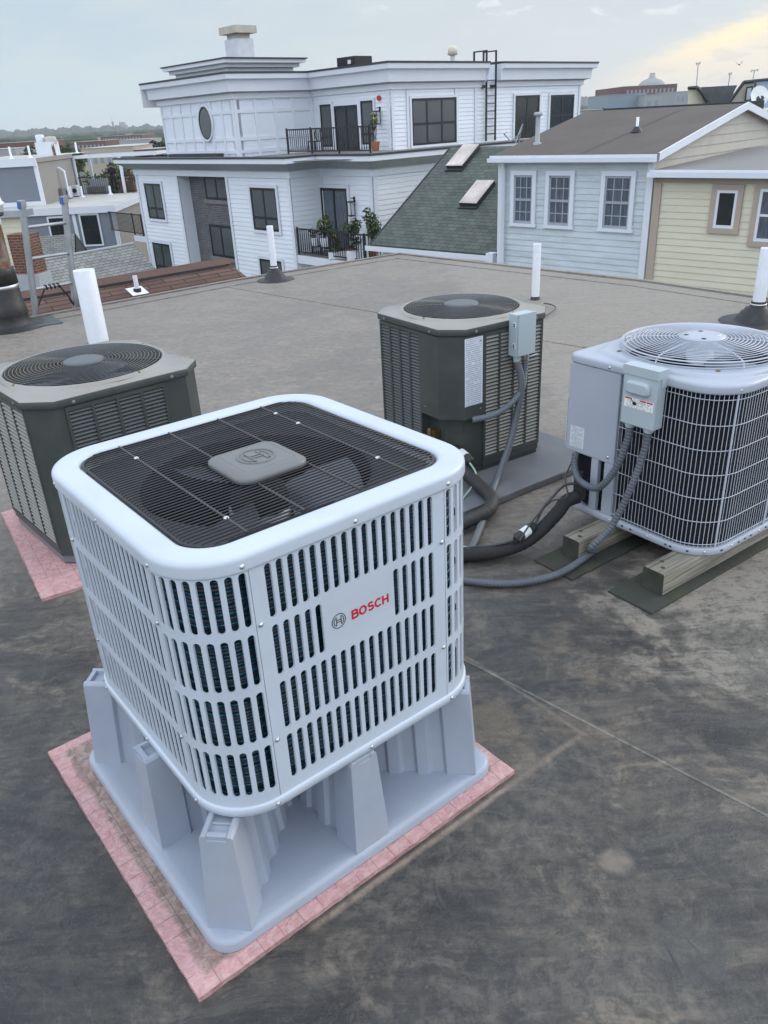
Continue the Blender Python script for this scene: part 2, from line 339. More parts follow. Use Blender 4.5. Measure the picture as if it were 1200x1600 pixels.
def winpart(par, F, s0, s1, z0, z1, cols=2, rows=(.5,), fr=.055, trim=.09, fm='blk', gm='blind', tm='white', out=.0, name='window', single=None):
    """one window: frame + trim mesh with its pane(s) as a child"""
    m = MB()
    if trim:
        for a, b, c, d in ((s0-trim, s1+trim, z1, z1+trim), (s0-trim, s1+trim, z0-trim, z0), (s0-trim, s0, z0, z1), (s1, s1+trim, z0, z1)):
            fbox(m, F, a, b, out, out+.045, c, d, 1)
    for a, b, c, d in ((s0, s1, z1-fr, z1), (s0, s1, z0, z0+fr), (s0, s0+fr, z0+fr, z1-fr), (s1-fr, s1, z0+fr, z1-fr)):
        fbox(m, F, a, b, out, out+.03, c, d)
    g = fr*.5
    for i in range(1, cols):
        x = s0+(s1-s0)*i/cols; fbox(m, F, x-g, x+g, out, out+.026, z0+fr, z1-fr)
    for r in rows:
        z = z0+(z1-z0)*r; fbox(m, F, s0+fr, s1-fr, out, out+.023, z-g, z+g)
    o = m.build(name, [M_[fm], M_[tm]], par)
    p = MB(); fbox(p, F, s0+fr*.5, s1-fr*.5, out, out+.012, z0+fr*.5, z1-fr*.5); p.build('pane', M_[gm], o, world=bool(par.get('_w')))
    return o
def slab(mb, o, u, v, lu, lv, th, mi=0):
    """roof plane from corner o along unit u (length lu) and unit v (upslope, lv); UVs in metres"""
    o = Vector(o); u = Vector(u).normalized(); v = Vector(v).normalized(); n = u.cross(v).normalized()
    P = [o, o+u*lu, o+u*lu+v*lv, o+v*lv]; UV = [(0, 0), (lu, 0), (lu, lv), (0, lv)]
    mb.face(P, mi, UV); Q = [p-n*th for p in P]; mb.face(Q[::-1], mi, UV[::-1])
    for i in range(4): mb.face([P[i], Q[i], Q[(i+1) % 4], P[(i+1) % 4]], mi, [(0, 0), (0, th), (1, th), (1, 0)])
def textobj(name, body, size, matx, parent, M, bold=0., ext=.0006, sx=1.):
    c = bpy.data.curves.new(name, 'FONT'); c.body = body; c.size = size; c.extrude = ext; c.offset = bold; c.align_x = 'LEFT'
    t = bpy.data.objects.new('tmp', c); COL.objects.link(t); dg = bpy.context.evaluated_depsgraph_get()
    me = bpy.data.meshes.new_from_object(t.evaluated_get(dg)); bpy.data.objects.remove(t)
    me.transform(M @ Matrix.Diagonal((sx, 1, 1, 1))); me.materials.clear(); me.materials.append(matx)
    o = bpy.data.objects.new(name, me); COL.objects.link(o); o.parent = parent; return o
#PARTS
# ------------------------------------------------------------------ rooftop (the ground we stand on)
def roofmat():
    m = bpy.data.materials.new('rubber_membrane'); m.use_nodes = True; t = m.node_tree; N = t.nodes; L = t.links
    p = N['Principled BSDF']; c = N.new('ShaderNodeTexCoord'); O = c.outputs['Object']
    def M(op, a, b=None, c_=None):
        n = N.new('ShaderNodeMath'); n.operation = op
        for i, q in enumerate((a, b, c_)):
            if q is None: continue
            if isinstance(q, (int, float)): n.inputs[i].default_value = q
            else: L.new(q, n.inputs[i])
        return n.outputs[0]
    def sm(v, a, b, lo=0., hi=1.):
        n = N.new('ShaderNodeMapRange'); n.interpolation_type = 'SMOOTHSTEP'; L.new(v, n.inputs[0])
        n.inputs[1].default_value = a; n.inputs[2].default_value = b; n.inputs[3].default_value = lo; n.inputs[4].default_value = hi; return n.outputs[0]
    def noise(scale, det=6, rot=0., st=(1, 1, 1), dist=0., rough=.6, off=(0, 0, 0)):
        mp = N.new('ShaderNodeMapping'); mp.vector_type = 'POINT'; mp.inputs['Rotation'].default_value = (0, 0, rot); mp.inputs['Scale'].default_value = st; mp.inputs['Location'].default_value = off
        L.new(O, mp.inputs[0]); n = N.new('ShaderNodeTexNoise'); n.inputs['Scale'].default_value = scale; n.inputs['Detail'].default_value = det
        n.inputs['Distortion'].default_value = dist; n.inputs['Roughness'].default_value = rough; L.new(mp.outputs[0], n.inputs['Vector']); return n.outputs[0]
    def mix(f, a, b):
        n = N.new('ShaderNodeMix'); n.data_type = 'RGBA'
        for s, v in ((n.inputs[0], f), (n.inputs[6], a), (n.inputs[7], b)):
            if isinstance(v, (int, float)): s.default_value = v
            elif isinstance(v, tuple): s.default_value = (*v, 1)
            else: L.new(v, s)
        return n.outputs[2]
    s = N.new('ShaderNodeSeparateXYZ'); L.new(O, s.inputs[0]); x, y = s.outputs[0], s.outputs[1]
    # swirled coordinates: water dried in curls
    wv = N.new('ShaderNodeTexNoise'); wv.inputs['Scale'].default_value = 2.3; wv.inputs['Detail'].default_value = 4; L.new(O, wv.inputs['Vector'])
    ws = N.new('ShaderNodeVectorMath'); ws.operation = 'MULTIPLY_ADD'; L.new(wv.outputs['Color'], ws.inputs[0]); ws.inputs[1].default_value = (.15, .15, .0); L.new(O, ws.inputs[2]); WO = ws.outputs[0]
    def nz2(scale, det=12, rough=.7, rot=0., st=(1, 1, 1), off=(0, 0, 0), typ='FBM', dist=0.):
        mp = N.new('ShaderNodeMapping'); mp.inputs['Rotation'].default_value = (0, 0, rot); mp.inputs['Scale'].default_value = st; mp.inputs['Location'].default_value = off
        L.new(WO, mp.inputs[0]); n = N.new('ShaderNodeTexNoise'); n.noise_type = typ; n.inputs['Scale'].default_value = scale; n.inputs['Detail'].default_value = det
        n.inputs['Roughness'].default_value = rough; n.inputs['Distortion'].default_value = dist; L.new(mp.outputs[0], n.inputs['Vector']); return n.outputs[0]
    big = noise(.9, 5, dist=.8); mid = nz2(3.0, 12, .66); mid2 = nz2(7.5, 12, .70, off=(5, 2, 0), dist=.5); fine = nz2(24, 10, .72, off=(1, 9, 0)); grit = noise(150, 3)
    sw = nz2(3.2, 12, .68, rot=-.62, st=(.30, 2.4, 1), dist=.4); sw2 = nz2(8, 12, .70, rot=.75, st=(.35, 2.2, 1)); brush = nz2(30, 6, .6, rot=-.45, st=(.12, 2.2, 1))
    far = sm(M('ADD', y, M('MULTIPLY', M('SUBTRACT', big, .5), 2.2)), 1.9, 4.0)  # distance ramp: paler partly from dust, partly from grazing sky sheen painted in
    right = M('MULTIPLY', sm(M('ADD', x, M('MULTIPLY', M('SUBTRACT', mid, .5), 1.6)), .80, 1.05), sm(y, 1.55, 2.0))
    lay1 = sm(mid, .47, .57); lay2 = sm(mid2, .48, .585); lay3 = sm(sw, .49, .60); lay4 = sm(sw2, .50, .62)
    silt = M('ADD', M('ADD', M('MULTIPLY', lay1, .42), M('MULTIPLY', lay2, .26)), M('ADD', M('MULTIPLY', lay3, .26), M('MULTIPLY', lay4, .16)))
    silt = M('ADD', silt, M('ADD', M('MULTIPLY', far, .55), M('MULTIPLY', right, .55)))  # far term: dust plus painted grazing sky sheen, carried in silt
    silt = M('MULTIPLY', silt, sm(noise(.6, 3, off=(2.2, 5.1, 0)), .36, .58, .62, 1.))
    silt = M('MINIMUM', M('MULTIPLY', silt, sm(M('ADD', M('MULTIPLY', fine, .7), M('MULTIPLY', brush, .3)), .40, .57, .36, 1.15)), 1.)
    streak = nz2(55, 5, .65, rot=.9, st=(.08, 2.6, 1), off=(3, 3, 0))
    dark = mix(sm(sw2, .40, .60), (.024, .0235, .024), (.047, .0455, .043)); dark = mix(sm(big, .42, .58), dark, mix(sm(fine, .42, .6), (.036, .0355, .035), (.068, .065, .060)))
    silt_sheen_c = mix(lay2, (.135, .119, .098), (.188, .162, .130)); silt_sheen_c = mix(sm(big, .45, .6), silt_sheen_c, (.150, .138, .120)); silt_sheen_c = mix(M('MULTIPLY', far, .8), silt_sheen_c, (.275, .240, .205)); silt_sheen_c = mix(M('MULTIPLY', right, .6), silt_sheen_c, (.26, .24, .205))
    col = mix(silt, dark, silt_sheen_c)
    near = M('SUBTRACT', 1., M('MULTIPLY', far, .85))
    col = mix(M('MULTIPLY', M('MULTIPLY', sm(streak, .60, .70), .22), near), col, (.20, .19, .17)); col = mix(M('MULTIPLY', M('MULTIPLY', sm(brush, .60, .70), .35), near), col, (.03, .03, .03))
    col = mix(M('MULTIPLY', far, .45), col, (.235, .208, .178))  # far tone lifted again, dust and painted grazing sheen together
    # warm grime round the stand
    warmm = M('MULTIPLY', sm(M('ABSOLUTE', M('SUBTRACT', M('ADD', x, M('MULTIPLY', mid, .4)), .55)), .45, .1), sm(M('ABSOLUTE', M('SUBTRACT', y, 1.9)), .6, .1))
    col = mix(M('MULTIPLY', M('MULTIPLY', warmm, lay1), .55), col, (.15, .118, .085))
    vein = sm(M('ABSOLUTE', M('SUBTRACT', mid2, .5)), .010, .0); col = mix(M('MULTIPLY', M('MULTIPLY', vein, sm(mid, .45, .55)), .5), col, (.035, .035, .036))
    vein2 = sm(M('ABSOLUTE', M('SUBTRACT', mid, .475)), .006, .0); col = mix(M('MULTIPLY', vein2, .2), col, (.20, .19, .17))
    # scuffs: faint pale arcs, drying rings
    vr = N.new('ShaderNodeTexVoronoi'); vr.feature = 'F1'; vr.inputs['Scale'].default_value = 3.3
    av = N.new('ShaderNodeVectorMath'); av.operation = 'ADD'; L.new(O, av.inputs[0]); nz = N.new('ShaderNodeTexNoise'); nz.inputs['Scale'].default_value = 3; nz.inputs['Detail'].default_value = 5; sv = N.new('ShaderNodeVectorMath'); sv.operation = 'SCALE'; sv.inputs['Scale'].default_value = .35; L.new(nz.outputs['Color'], sv.inputs[0]); L.new(sv.outputs[0], av.inputs[1]); L.new(av.outputs[0], vr.inputs['Vector'])
    ring = M('MULTIPLY', sm(M('ABSOLUTE', M('SUBTRACT', vr.outputs['Distance'], .33)), .022, .0), sm(big, .45, .6))
    col = mix(M('MULTIPLY', ring, .35), col, (.15, .145, .135))
    v3 = N.new('ShaderNodeTexVoronoi'); v3.inputs['Scale'].default_value = 26; L.new(av.outputs[0], v3.inputs['Vector'])
    spot = M('MULTIPLY', sm(M('ABSOLUTE', M('SUBTRACT', v3.outputs['Distance'], .30)), .05, .0), sm(mid, .5, .62))
    col = mix(M('MULTIPLY', spot, .45), col, (.028, .028, .03))
    col = mix(M('MULTIPLY', sm(grit, .70, .76, 0, .4), near), col, (.26, .25, .24))
    # round fastener plate telegraphing through
    def disc(cx, cy, r0, r1): return sm(M('SQRT', M('ADD', M('POWER', M('SUBTRACT', x, cx), 2.), M('POWER', M('SUBTRACT', y, cy), 2.))), r1, r0)
    col = mix(M('MULTIPLY', disc(.503, 1.283, .026, .044), sm(mid2, .42, .58, .25, .85)), col, (.19, .16, .135))
    col = mix(M('MULTIPLY', M('SUBTRACT', disc(.503, 1.283, .050, .064), disc(.503, 1.283, .038, .050)), .5), col, (.03, .03, .032))
    pm = M('MULTIPLY', sm(M('SQRT', M('ADD', M('POWER', M('MULTIPLY', M('SUBTRACT', x, .597), 1.0), 2.), M('POWER', M('MULTIPLY', M('SUBTRACT', y, 1.052), .85), 2.))), .070, .056), .75)
    pm2 = sm(M('ADD', M('SQRT', M('ADD', M('POWER', M('SUBTRACT', x, .597), 2.), M('POWER', M('SUBTRACT', y, 1.052), 2.))), M('MULTIPLY', M('SUBTRACT', mid2, .5), .14)), .072, .064)
    col = mix(M('MULTIPLY', pm2, .55), col, mix(sm(fine, .4, .6), (.052, .054, .053), (.072, .074, .070)))
    # faint rusty tide marks parallel to the stand and pale lap lines
    def line(x0, y0, x1, y1, wd, amp):
        dx, dy = x1-x0, y1-y0; l = sqrt(dx*dx+dy*dy); dx /= l; dy /= l
        d = M('ABSOLUTE', M('ADD', M('ADD', M('MULTIPLY', M('SUBTRACT', x, x0), -dy), M('MULTIPLY', M('SUBTRACT', y, y0), dx)), M('MULTIPLY', M('SUBTRACT', mid, .5), wd*1.3)))
        a = M('ADD', M('MULTIPLY', M('SUBTRACT', x, x0), dx), M('MULTIPLY', M('SUBTRACT', y, y0), dy))
        return M('MULTIPLY', M('MULTIPLY', sm(d, wd, .0), M('MULTIPLY', sm(a, -.02, .03), sm(a, l+.02, l-.03))), M('MULTIPLY', sm(fine, .3, .6, .35, 1.), amp))
    col = mix(line(.545, 1.07, .553, .99, .004, .9), col, (.02, .021, .022)); col = mix(line(.592, 1.078, .608, 1.045, .0035, .9), col, (.018, .018, .02))
    col = mix(line(-.21, 1.15, .29, 1.53, .015, .9), col, (.30, .245, .195))
    col = mix(line(-.20, 1.17, .28, 1.535, .006, .5), col, (.04, .038, .036))
    col = mix(line(.29, 1.53, .53, 1.71, .016, .6), col, (.24, .19, .15))
    col = mix(line(.24, 2.1, .53, 1.71, .011, .5), col, (.22, .19, .16))
    col = mix(line(-1.7, 4.06, 1.6, .68, .007, .38), col, (.33, .32, .29))
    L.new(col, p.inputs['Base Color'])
    ro = M('ADD', M('MULTIPLY', silt, .16), sm(sw, .3, .7, .40, .56)); L.new(ro, p.inputs['Roughness'])
    p.inputs['Specular IOR Level'].default_value = .5
    h = M('ADD', M('ADD', M('MULTIPLY', fine, .6), M('MULTIPLY', sw2, .3)), M('ADD', M('MULTIPLY', mid, .6), M('MULTIPLY', grit, .15)))
    h = M('ADD', h, M('MULTIPLY', noise(1.6, 3, off=(9, 2, 0)), 3.))
    b = N.new('ShaderNodeBump'); b.inputs['Strength'].default_value = .85; b.inputs['Distance'].default_value = .008; L.new(h, b.inputs['Height']); L.new(b.outputs[0], p.inputs['Normal'])
    return m
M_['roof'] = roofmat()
M_['roofwall'] = mat('parapet_wall', (.2, .2, .2), .8)
RP = [(-7.5, -2.5), (6.8, -2.5), (6.8, 2.9), (3.496, 7.004), (2.769, 8.053), (.391, 10.718), (-1.558, 9.41), (-3.092, 8.121), (-7.5, 4.4)]
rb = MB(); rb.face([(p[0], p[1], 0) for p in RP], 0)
for i in range(len(RP)):
    a, b = RP[i], RP[(i+1) % len(RP)]
    rb.face([(a[0], a[1], -9), (b[0], b[1], -9), (b[0], b[1], 0), (a[0], a[1], 0)], 1)
# edge termination bar, slightly raised, along the far edges
def strip(mb, a, b, wd, z0, z1, mi=0, off=0., wob=0., n=1, seed=0):
    a = Vector(a); b = Vector(b); d = (b-a).normalized(); nn = Vector((-d.y, d.x)); rnd = random.Random(seed); rows = []
    for i in range(n+1):
        p = a+(b-a)*(i/n)+nn*off; w1 = wd/2+rnd.uniform(-wob, wob); w2 = wd/2+rnd.uniform(-wob, wob)
        q1 = p-nn*w1; q2 = p+nn*w2; rows.append([(q1.x, q1.y, z0), (q1.x, q1.y, z1), (q2.x, q2.y, z1), (q2.x, q2.y, z0)])
    mb.grid(rows, False, mi, False); mb.face(rows[0], mi); mb.face(rows[-1][::-1], mi)
for i in (2, 3, 4, 5, 6, 7):
    strip(rb, RP[i], RP[i+1], .055, -.10, .018+i*.0006, 0, .0275)
    strip(rb, RP[i], RP[i+1], .22, -.004, .0030+i*.0007, 0, .17, .002, 20, i)
# membrane lap seams
for k, (a, b, wd, hh) in enumerate((((-1.69, 4.05), (1.6, .68), .012, .0007), ((-1.72, 9.18), (4.3, 2.95), .09, .0040), ((-4.6, 6.7), (-1.0, 2.9), .05, .003))):
    strip(rb, a, b, wd, -.003, hh, 0, 0, .002, 40, 30+k)
# patches of newer membrane
def patch(pts, z, mi=0):
    P = [at(px, py, 0) for px, py in pts]; rb.face([(p.x, p.y, z) for p in P], mi)
    for i in range(len(P)):
        a, b = P[i], P[(i+1) % len(P)]; rb.face([(a.x, a.y, -.002), (b.x, b.y, -.002), (b.x, b.y, z), (a.x, a.y, z)], mi)
patch([(48, 513), (99, 505), (76, 491), (40, 497)], .008, 2)
M_['patch'] = mat('newer_membrane', (.052, .058, .060), .5, var=.2, vs_=6, dirt=(.10, .095, .085), dirt_amt=.5, dirt_s=5, bump=.2, bs=30)
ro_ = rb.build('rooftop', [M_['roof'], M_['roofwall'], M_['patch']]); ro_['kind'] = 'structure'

# ------------------------------------------------------------------ rounded-square perimeter helper
class Per:
    def __init__(s, W, r, D=None): s.W = W; s.D = D or W; s.r = r; s.a = W-2*r; s.b = s.D-2*r; s.q = pi*r/2; s.L = 2*s.a+2*s.b+4*s.q
    def __call__(s, t, off=0.):
        """t = arc length from the left end of the front face; returns centred (x, y) pushed outward by off"""
        t %= s.L; W2, D2, r = s.W/2, s.D/2, s.r
        segs = ((s.a, 0), (s.q, 1), (s.b, 2), (s.q, 3), (s.a, 4), (s.q, 5), (s.b, 6), (s.q, 7))
        for ln, k in segs:
            if t <= ln+1e-9: break
            t -= ln
        R = r+off
        if k == 0: return (-W2+r+t, -D2-off)
        if k == 2: return (W2+off, -D2+r+t)
        if k == 4: return (W2-r-t, D2+off)
        if k == 6: return (-W2-off, D2-r-t)
        cx, cy, a0 = {1: (W2-r, -D2+r, -pi/2), 3: (W2-r, D2-r, 0), 5: (-W2+r, D2-r, pi/2), 7: (-W2+r, -D2+r, pi)}[k]
        a = a0+t/r; return (cx+R*cos(a), cy+R*sin(a))
    def loop(s, off=0., na=8, nst=4):
        out = []; t = 0
        for i in range(4):
            ln = s.a if i % 2 == 0 else s.b
            for k in range(nst): out.append(s(t+ln*k/nst, off))
            t += ln
            for k in range(na): out.append(s(t+s.q*k/na, off))
            t += s.q
        return out
def ring(mb, per, prof, na=8, nst=2, mi=0, sm=True):
    rows = [[(*q, z) for q in per.loop(o, na, nst)] for o, z in prof]
    mb.grid(rows, True, mi, sm)

# ------------------------------------------------------------------ pink foam board + stand + white heat pump
TH_S = .65824; OS = Vector((-.3521, 1.1407, 0)); US = Vector((cos(TH_S), sin(TH_S), 0)); VS = Vector((-sin(TH_S), cos(TH_S), 0))
def SW(u, v, z=0): return OS+US*u+VS*v+Vector((0, 0, z))
c0 = SW(.3215, .4025)
foam = thing('foam_board', 'grooved pink foam board lying under the grey plastic stand of the white heat pump', 'foam board', c0, TH_S)
def foammat(name, hx, dirty):
    m = bpy.data.materials.new(name); m.use_nodes = True; t = m.node_tree; N = t.nodes; L = t.links; p = N['Principled BSDF']; p.inputs['Roughness'].default_value = .62
    c = N.new('ShaderNodeTexCoord'); O = c.outputs['Object']
    def no(sc_, det, rough=.6, dist=0., src=O):
        n = N.new('ShaderNodeTexNoise'); n.inputs['Scale'].default_value = sc_; n.inputs['Detail'].default_value = det; n.inputs['Roughness'].default_value = rough; n.inputs['Distortion'].default_value = dist; L.new(src, n.inputs['Vector']); return n.outputs[0]
    def M(op, a, b=None):
        n = N.new('ShaderNodeMath'); n.operation = op
        for i, q in enumerate((a, b)):
            if q is None: continue
            if isinstance(q, (int, float)): n.inputs[i].default_value = q
            else: L.new(q, n.inputs[i])
        return n.outputs[0]
    def sm(v, a, b, lo=0., hi=1.):
        n = N.new('ShaderNodeMapRange'); n.interpolation_type = 'SMOOTHSTEP'; L.new(v, n.inputs[0]); n.inputs[1].default_value = a; n.inputs[2].default_value = b; n.inputs[3].default_value = lo; n.inputs[4].default_value = hi; return n.outputs[0]
    def mix(f, a, b):
        n = N.new('ShaderNodeMix'); n.data_type = 'RGBA'
        for s, v in ((n.inputs[0], f), (n.inputs[6], a), (n.inputs[7], b)):
            if isinstance(v, (int, float)): s.default_value = v
            elif isinstance(v, tuple): s.default_value = (*v, 1)
            else: L.new(v, s)
        return n.outputs[2]
    s = N.new('ShaderNodeSeparateXYZ'); L.new(O, s.inputs[0]); n1 = no(9, 9, .68, .6); n2 = no(30, 8, .7, 1.2)
    ax = M('ABSOLUTE', s.outputs[0]); ay = M('ABSOLUTE', s.outputs[1]); e = M('ADD', M('MAXIMUM', ax, ay), M('MULTIPLY', M('SUBTRACT', n1, .5), .05))
    base = mix(sm(n2, .38, .64), (.50, .275, .275), (.60, .38, .375)); base = mix(sm(n1, .55, .70, 0, .55), base, (.40, .27, .25))
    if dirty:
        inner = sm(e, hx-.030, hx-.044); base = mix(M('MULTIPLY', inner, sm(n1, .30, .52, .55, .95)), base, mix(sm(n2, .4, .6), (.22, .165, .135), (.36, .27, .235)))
    # factory score lines, slightly pressed in
    br_ = N.new('ShaderNodeTexBrick'); L.new(O, br_.inputs[0]); br_.offset = 0; br_.inputs['Scale'].default_value = 1; br_.inputs['Brick Width'].default_value = .052; br_.inputs['Row Height'].default_value = .052; br_.inputs['Mortar Size'].default_value = .0012; br_.inputs['Mortar Smooth'].default_value = .6
    ln = M('MULTIPLY', br_.outputs['Fac'], sm(n1, .42, .58, .1, .9)); base = mix(M('MULTIPLY', ln, .45), base, (.20, .12, .11))
    L.new(base, p.inputs['Base Color'])
    h = M('SUBTRACT', M('ADD', M('MULTIPLY', no(22, 5, .6, 2.), 1.2), M('MULTIPLY', n2, .6)), M('MULTIPLY', ln, .5)); bu = N.new('ShaderNodeBump'); bu.inputs['Strength'].default_value = .9; bu.inputs['Distance'].default_value = .006; L.new(h, bu.inputs['Height']); L.new(bu.outputs[0], p.inputs['Normal'])
    return m
def foamboard(root, hx, hy, th, dirty):
    m = MB(); n = 44; rnd = random.Random(3); rows = []
    for i in range(n+1):
        row = []
        for j in range(n+1):
            x = -hx+2*hx*i/n; y = -hy+2*hy*j/n; ed = i in (0, n) or j in (0, n)
            row.append((x+(rnd.uniform(-.0012, .0012) if i in (0, n) else 0), y+(rnd.uniform(-.0012, .0012) if j in (0, n) else 0), th-(.0012 if ed else 0)+rnd.uniform(-.0004, .0004)))
        rows.append(row)
    m.grid(rows)
    edge = [rows[i][0] for i in range(n+1)]+[rows[n][j] for j in range(1, n+1)]+[rows[i][n] for i in range(n-1, -1, -1)]+[rows[0][j] for j in range(n-1, 0, -1)]
    m.grid([[(p[0], p[1], 0) for p in edge], edge], True, 0, False)
    return m.build('board', foammat('pink_foam', hx, dirty), root, recalc=True)
foamboard(foam, .4675, .4675, .014, True)

# stand
stc = SW(.3415, .369); stand = thing('equipment_stand', 'grey plastic stand with ribbed legs holding up the white heat pump', 'stand', (stc.x, stc.y, .0155), TH_S)
P = Per(.832, .055, .80)
m = MB(); ring(m, P, [(0, 0), (.0, .020), (-.004, .027), (-.012, .030), (-.03, .0305)], 6, 4)
m.face([(*q, .0305) for q in P.loop(-.03, 6, 4)]); m.face([(*q, 0) for q in P.loop(0, 6, 4)][::-1])
m.build('base_plate', M_['plastic'], stand)
def rib(ang, r_out, r_in, top_out, zt, wt=.036, wb=.050, off=(0, 0)):
    """ribbed hollow leg running radially; corrugated sides, recessed top"""
    m = MB(); Zb = .0305; d = Vector((cos(ang), sin(ang), 0)); n = Vector((-d.y, d.x, 0)); o = Vector((off[0], off[1], 0))
    rs = [0]; 
    L = r_out-r_in; secs = []; k = 0; x = 0.
    # outer block then corrugations
    prof = [(0, 0), (.075, 0)]; x = .075; tgl = 1
    while x < L-.02:
        prof += [(x+.008, -.010 if tgl else 0)]; x += .008; prof += [(x+.030, -.010 if tgl else 0)]; x += .030; tgl = 1-tgl
    prof.append((L, prof[-1][1]))
    rows = []
    for s, e in prof:
        f = s/L; rt = top_out-s*(top_out-r_in)/L; rbm = r_out-s
        hwT = wt+e; hwB = wb+e+.012*f
        zt_ = zt
        rows.append([o+d*rbm+n*(-hwB)+Vector((0, 0, Zb)), o+d*rt+n*(-hwT)+Vector((0, 0, zt_-.006)), o+d*(rt)+n*(-hwT+.005)+Vector((0, 0, zt_)),
                     o+d*rt+n*(-hwT+.014)+Vector((0, 0, zt_)), o+d*rt+n*(-hwT+.017)+Vector((0, 0, zt_-.012)),
                     o+d*rt+n*(hwT-.017)+Vector((0, 0, zt_-.012)), o+d*rt+n*(hwT-.014)+Vector((0, 0, zt_)), o+d*(rt)+n*(hwT-.005)+Vector((0, 0, zt_)),
                     o+d*rt+n*hwT+Vector((0, 0, zt_-.006)), o+d*rbm+n*hwB+Vector((0, 0, Zb))])
    m.grid(rows, False, 0, False)
    m.face(rows[0][::-1]); m.face(rows[-1])
    # raised lip closing the groove at the outer end
    T = lambda v: o+d*(top_out-v.x)+n*v.y+Vector((0, 0, v.z))
    m.box(.002, .014, -wt+.0145, wt-.0145, zt-.014, zt-.0006, T)
    m.box(.040, .046, -wt+.0145, wt-.0145, zt-.014, zt-.007, T)
    return m.build('leg', M_['plastic'], stand, bevel=.0022)
zt = .2775+.0155-.0155
for sx, sy in ((-1, -1), (1, -1), (1, 1), (-1, 1)):
    rib(atan2(sy*.98, sx), .520, .08, .503, .289)
for k in range(4): rib(k*pi/2, .392, .09, .380, .289, off=(0, 0) if k % 2 else (0, -.02))
m = MB(); m.lathe([(.10, .0305), (.085, .12), (.07, .24)], 16); m.build('centre_hub', M_['plastic'], stand)

# white heat pump
bz = .306; W = .74; PR = Per(W, .131)
bc = SW(.37, .37); hp = thing('heat_pump_unit', 'white cube-shaped heat pump with slotted sides and a red word on its front', 'heat pump', (bc.x, bc.y, bz), TH_S)
Zp0, Zp1, Zc = .328-bz, .881-bz, .915-bz
m = MB(); ring(m, PR, [(-.03, 0), (.002, 0), (.005, .002), (.005, .020), (.003, .0225), (-.004, .0235)], 10, 2)
m.face([(*q, .0005) for q in PR.loop(-.03, 10, 2)][::-1]); m.build('base_rim', M_['bosch'], hp)
def slotted(name, s0, s1, slots, rows, z0, z1, w, per=PR, skip=None, dep=.0048, mt='bosch', parent=hp):
    m = MB(); pt = lambda s, z, off=0.: (*per(s, off), z); pitch = slots[1]-slots[0]
    xs = [slots[0]-pitch/2]+[a+pitch/2 for a in slots]
    zs = [rows[0][0]-.008] + [ (rows[i][1]+rows[i+1][0])/2 for i in range(len(rows)-1)] + [rows[-1][1]+.008]
    def plain(a, b, c, d):
        n = max(1, int((b-a)/.02)); m.grid([[pt(a+(b-a)*i/n, zz) for i in range(n+1)] for zz in (c, d)])
    if s0 < xs[0]-1e-4: plain(s0, xs[0], z0, z1)
    if s1 > xs[-1]+1e-4: plain(xs[-1], s1, z0, z1)
    plain(xs[0], xs[-1], z0, zs[0]); plain(xs[0], xs[-1], zs[-1], z1)
    K = 6
    for j, (ra, rb_) in enumerate(rows):
        for i, sc_ in enumerate(slots):
            a, b, c, d = xs[i], xs[i+1], zs[j], zs[j+1]
            if skip and skip(i, j): plain(a, b, c, d); continue
            h = w/2; top = [(sc_-h*sin(pi/2*k/K), rb_-h+h*cos(pi/2*k/K)) for k in range(K+1)]
            bot = [(sc_-h*cos(pi/2*k/K), ra+h-h*sin(pi/2*k/K)) for k in range(K+1)]
            left = top+bot                                   # from top centre down the left side to the bottom centre
            right = [(2*sc_-x, z) for x, z in left]
            m.face([pt(*q) for q in [(a, d)]+[(sc_, d)]+left+[(sc_, c), (a, c)]][::-1])
            m.face([pt(*q) for q in [(b, d)]+[(sc_, d)]+right+[(sc_, c), (b, c)]])
            lp = left+right[::-1][1:-1]
            m.grid([[pt(q[0], q[1], 0.) for q in lp], [pt(sc_+(q[0]-sc_)*.90, q[1], -.0025) for q in lp], [pt(sc_+(q[0]-sc_)*.88, q[1], -dep) for q in lp]], True, 0, True)
    # thin returned edge so the panel reads as folded sheet
    for s in (s0, s1):
        m.grid([[pt(s, z0), pt(s, z1)], [pt(s, z0, -.006), pt(s, z1, -.006)]], False, 0, False)
    return m.build(name, M_[mt], parent, recalc=False)
rowz = [(.357, .474), (.491, .608), (.625, .742), (.759, .876)]; rowz = [(a-bz, b-bz) for a, b in rowz]
g = .0012
front = None
for k in range(4):
    S = k*(PR.a+PR.q)
    sl = [S+.0395+i*.0248 for i in range(17)] if k != 3 else [S+.026+i*.0248 for i in range(18)]
    if k == 0: sk = lambda i, j: j == 2 and 5 <= i < 12
    else: sk = None
    o = slotted('front_panel' if k == 0 else 'side_panel', S+g, S+PR.a-g, sl, rowz, Zp0, Zp1, .0148 if k == 0 else .0168, skip=sk, dep=.0048 if k == 0 else .003)
    if k == 0: front = o
    C_ = S+PR.a; pc = PR.q/8
    slotted('corner_panel', C_+g, C_+PR.q-g, [C_+pc*(i+.5) for i in range(8)], rowz, Zp0, Zp1, .0155)
# dark backing strips in the seams
m = MB()
ring(m, PR, [(-.009, Zp0), (-.009, Zp0+.002)], 8, 2)
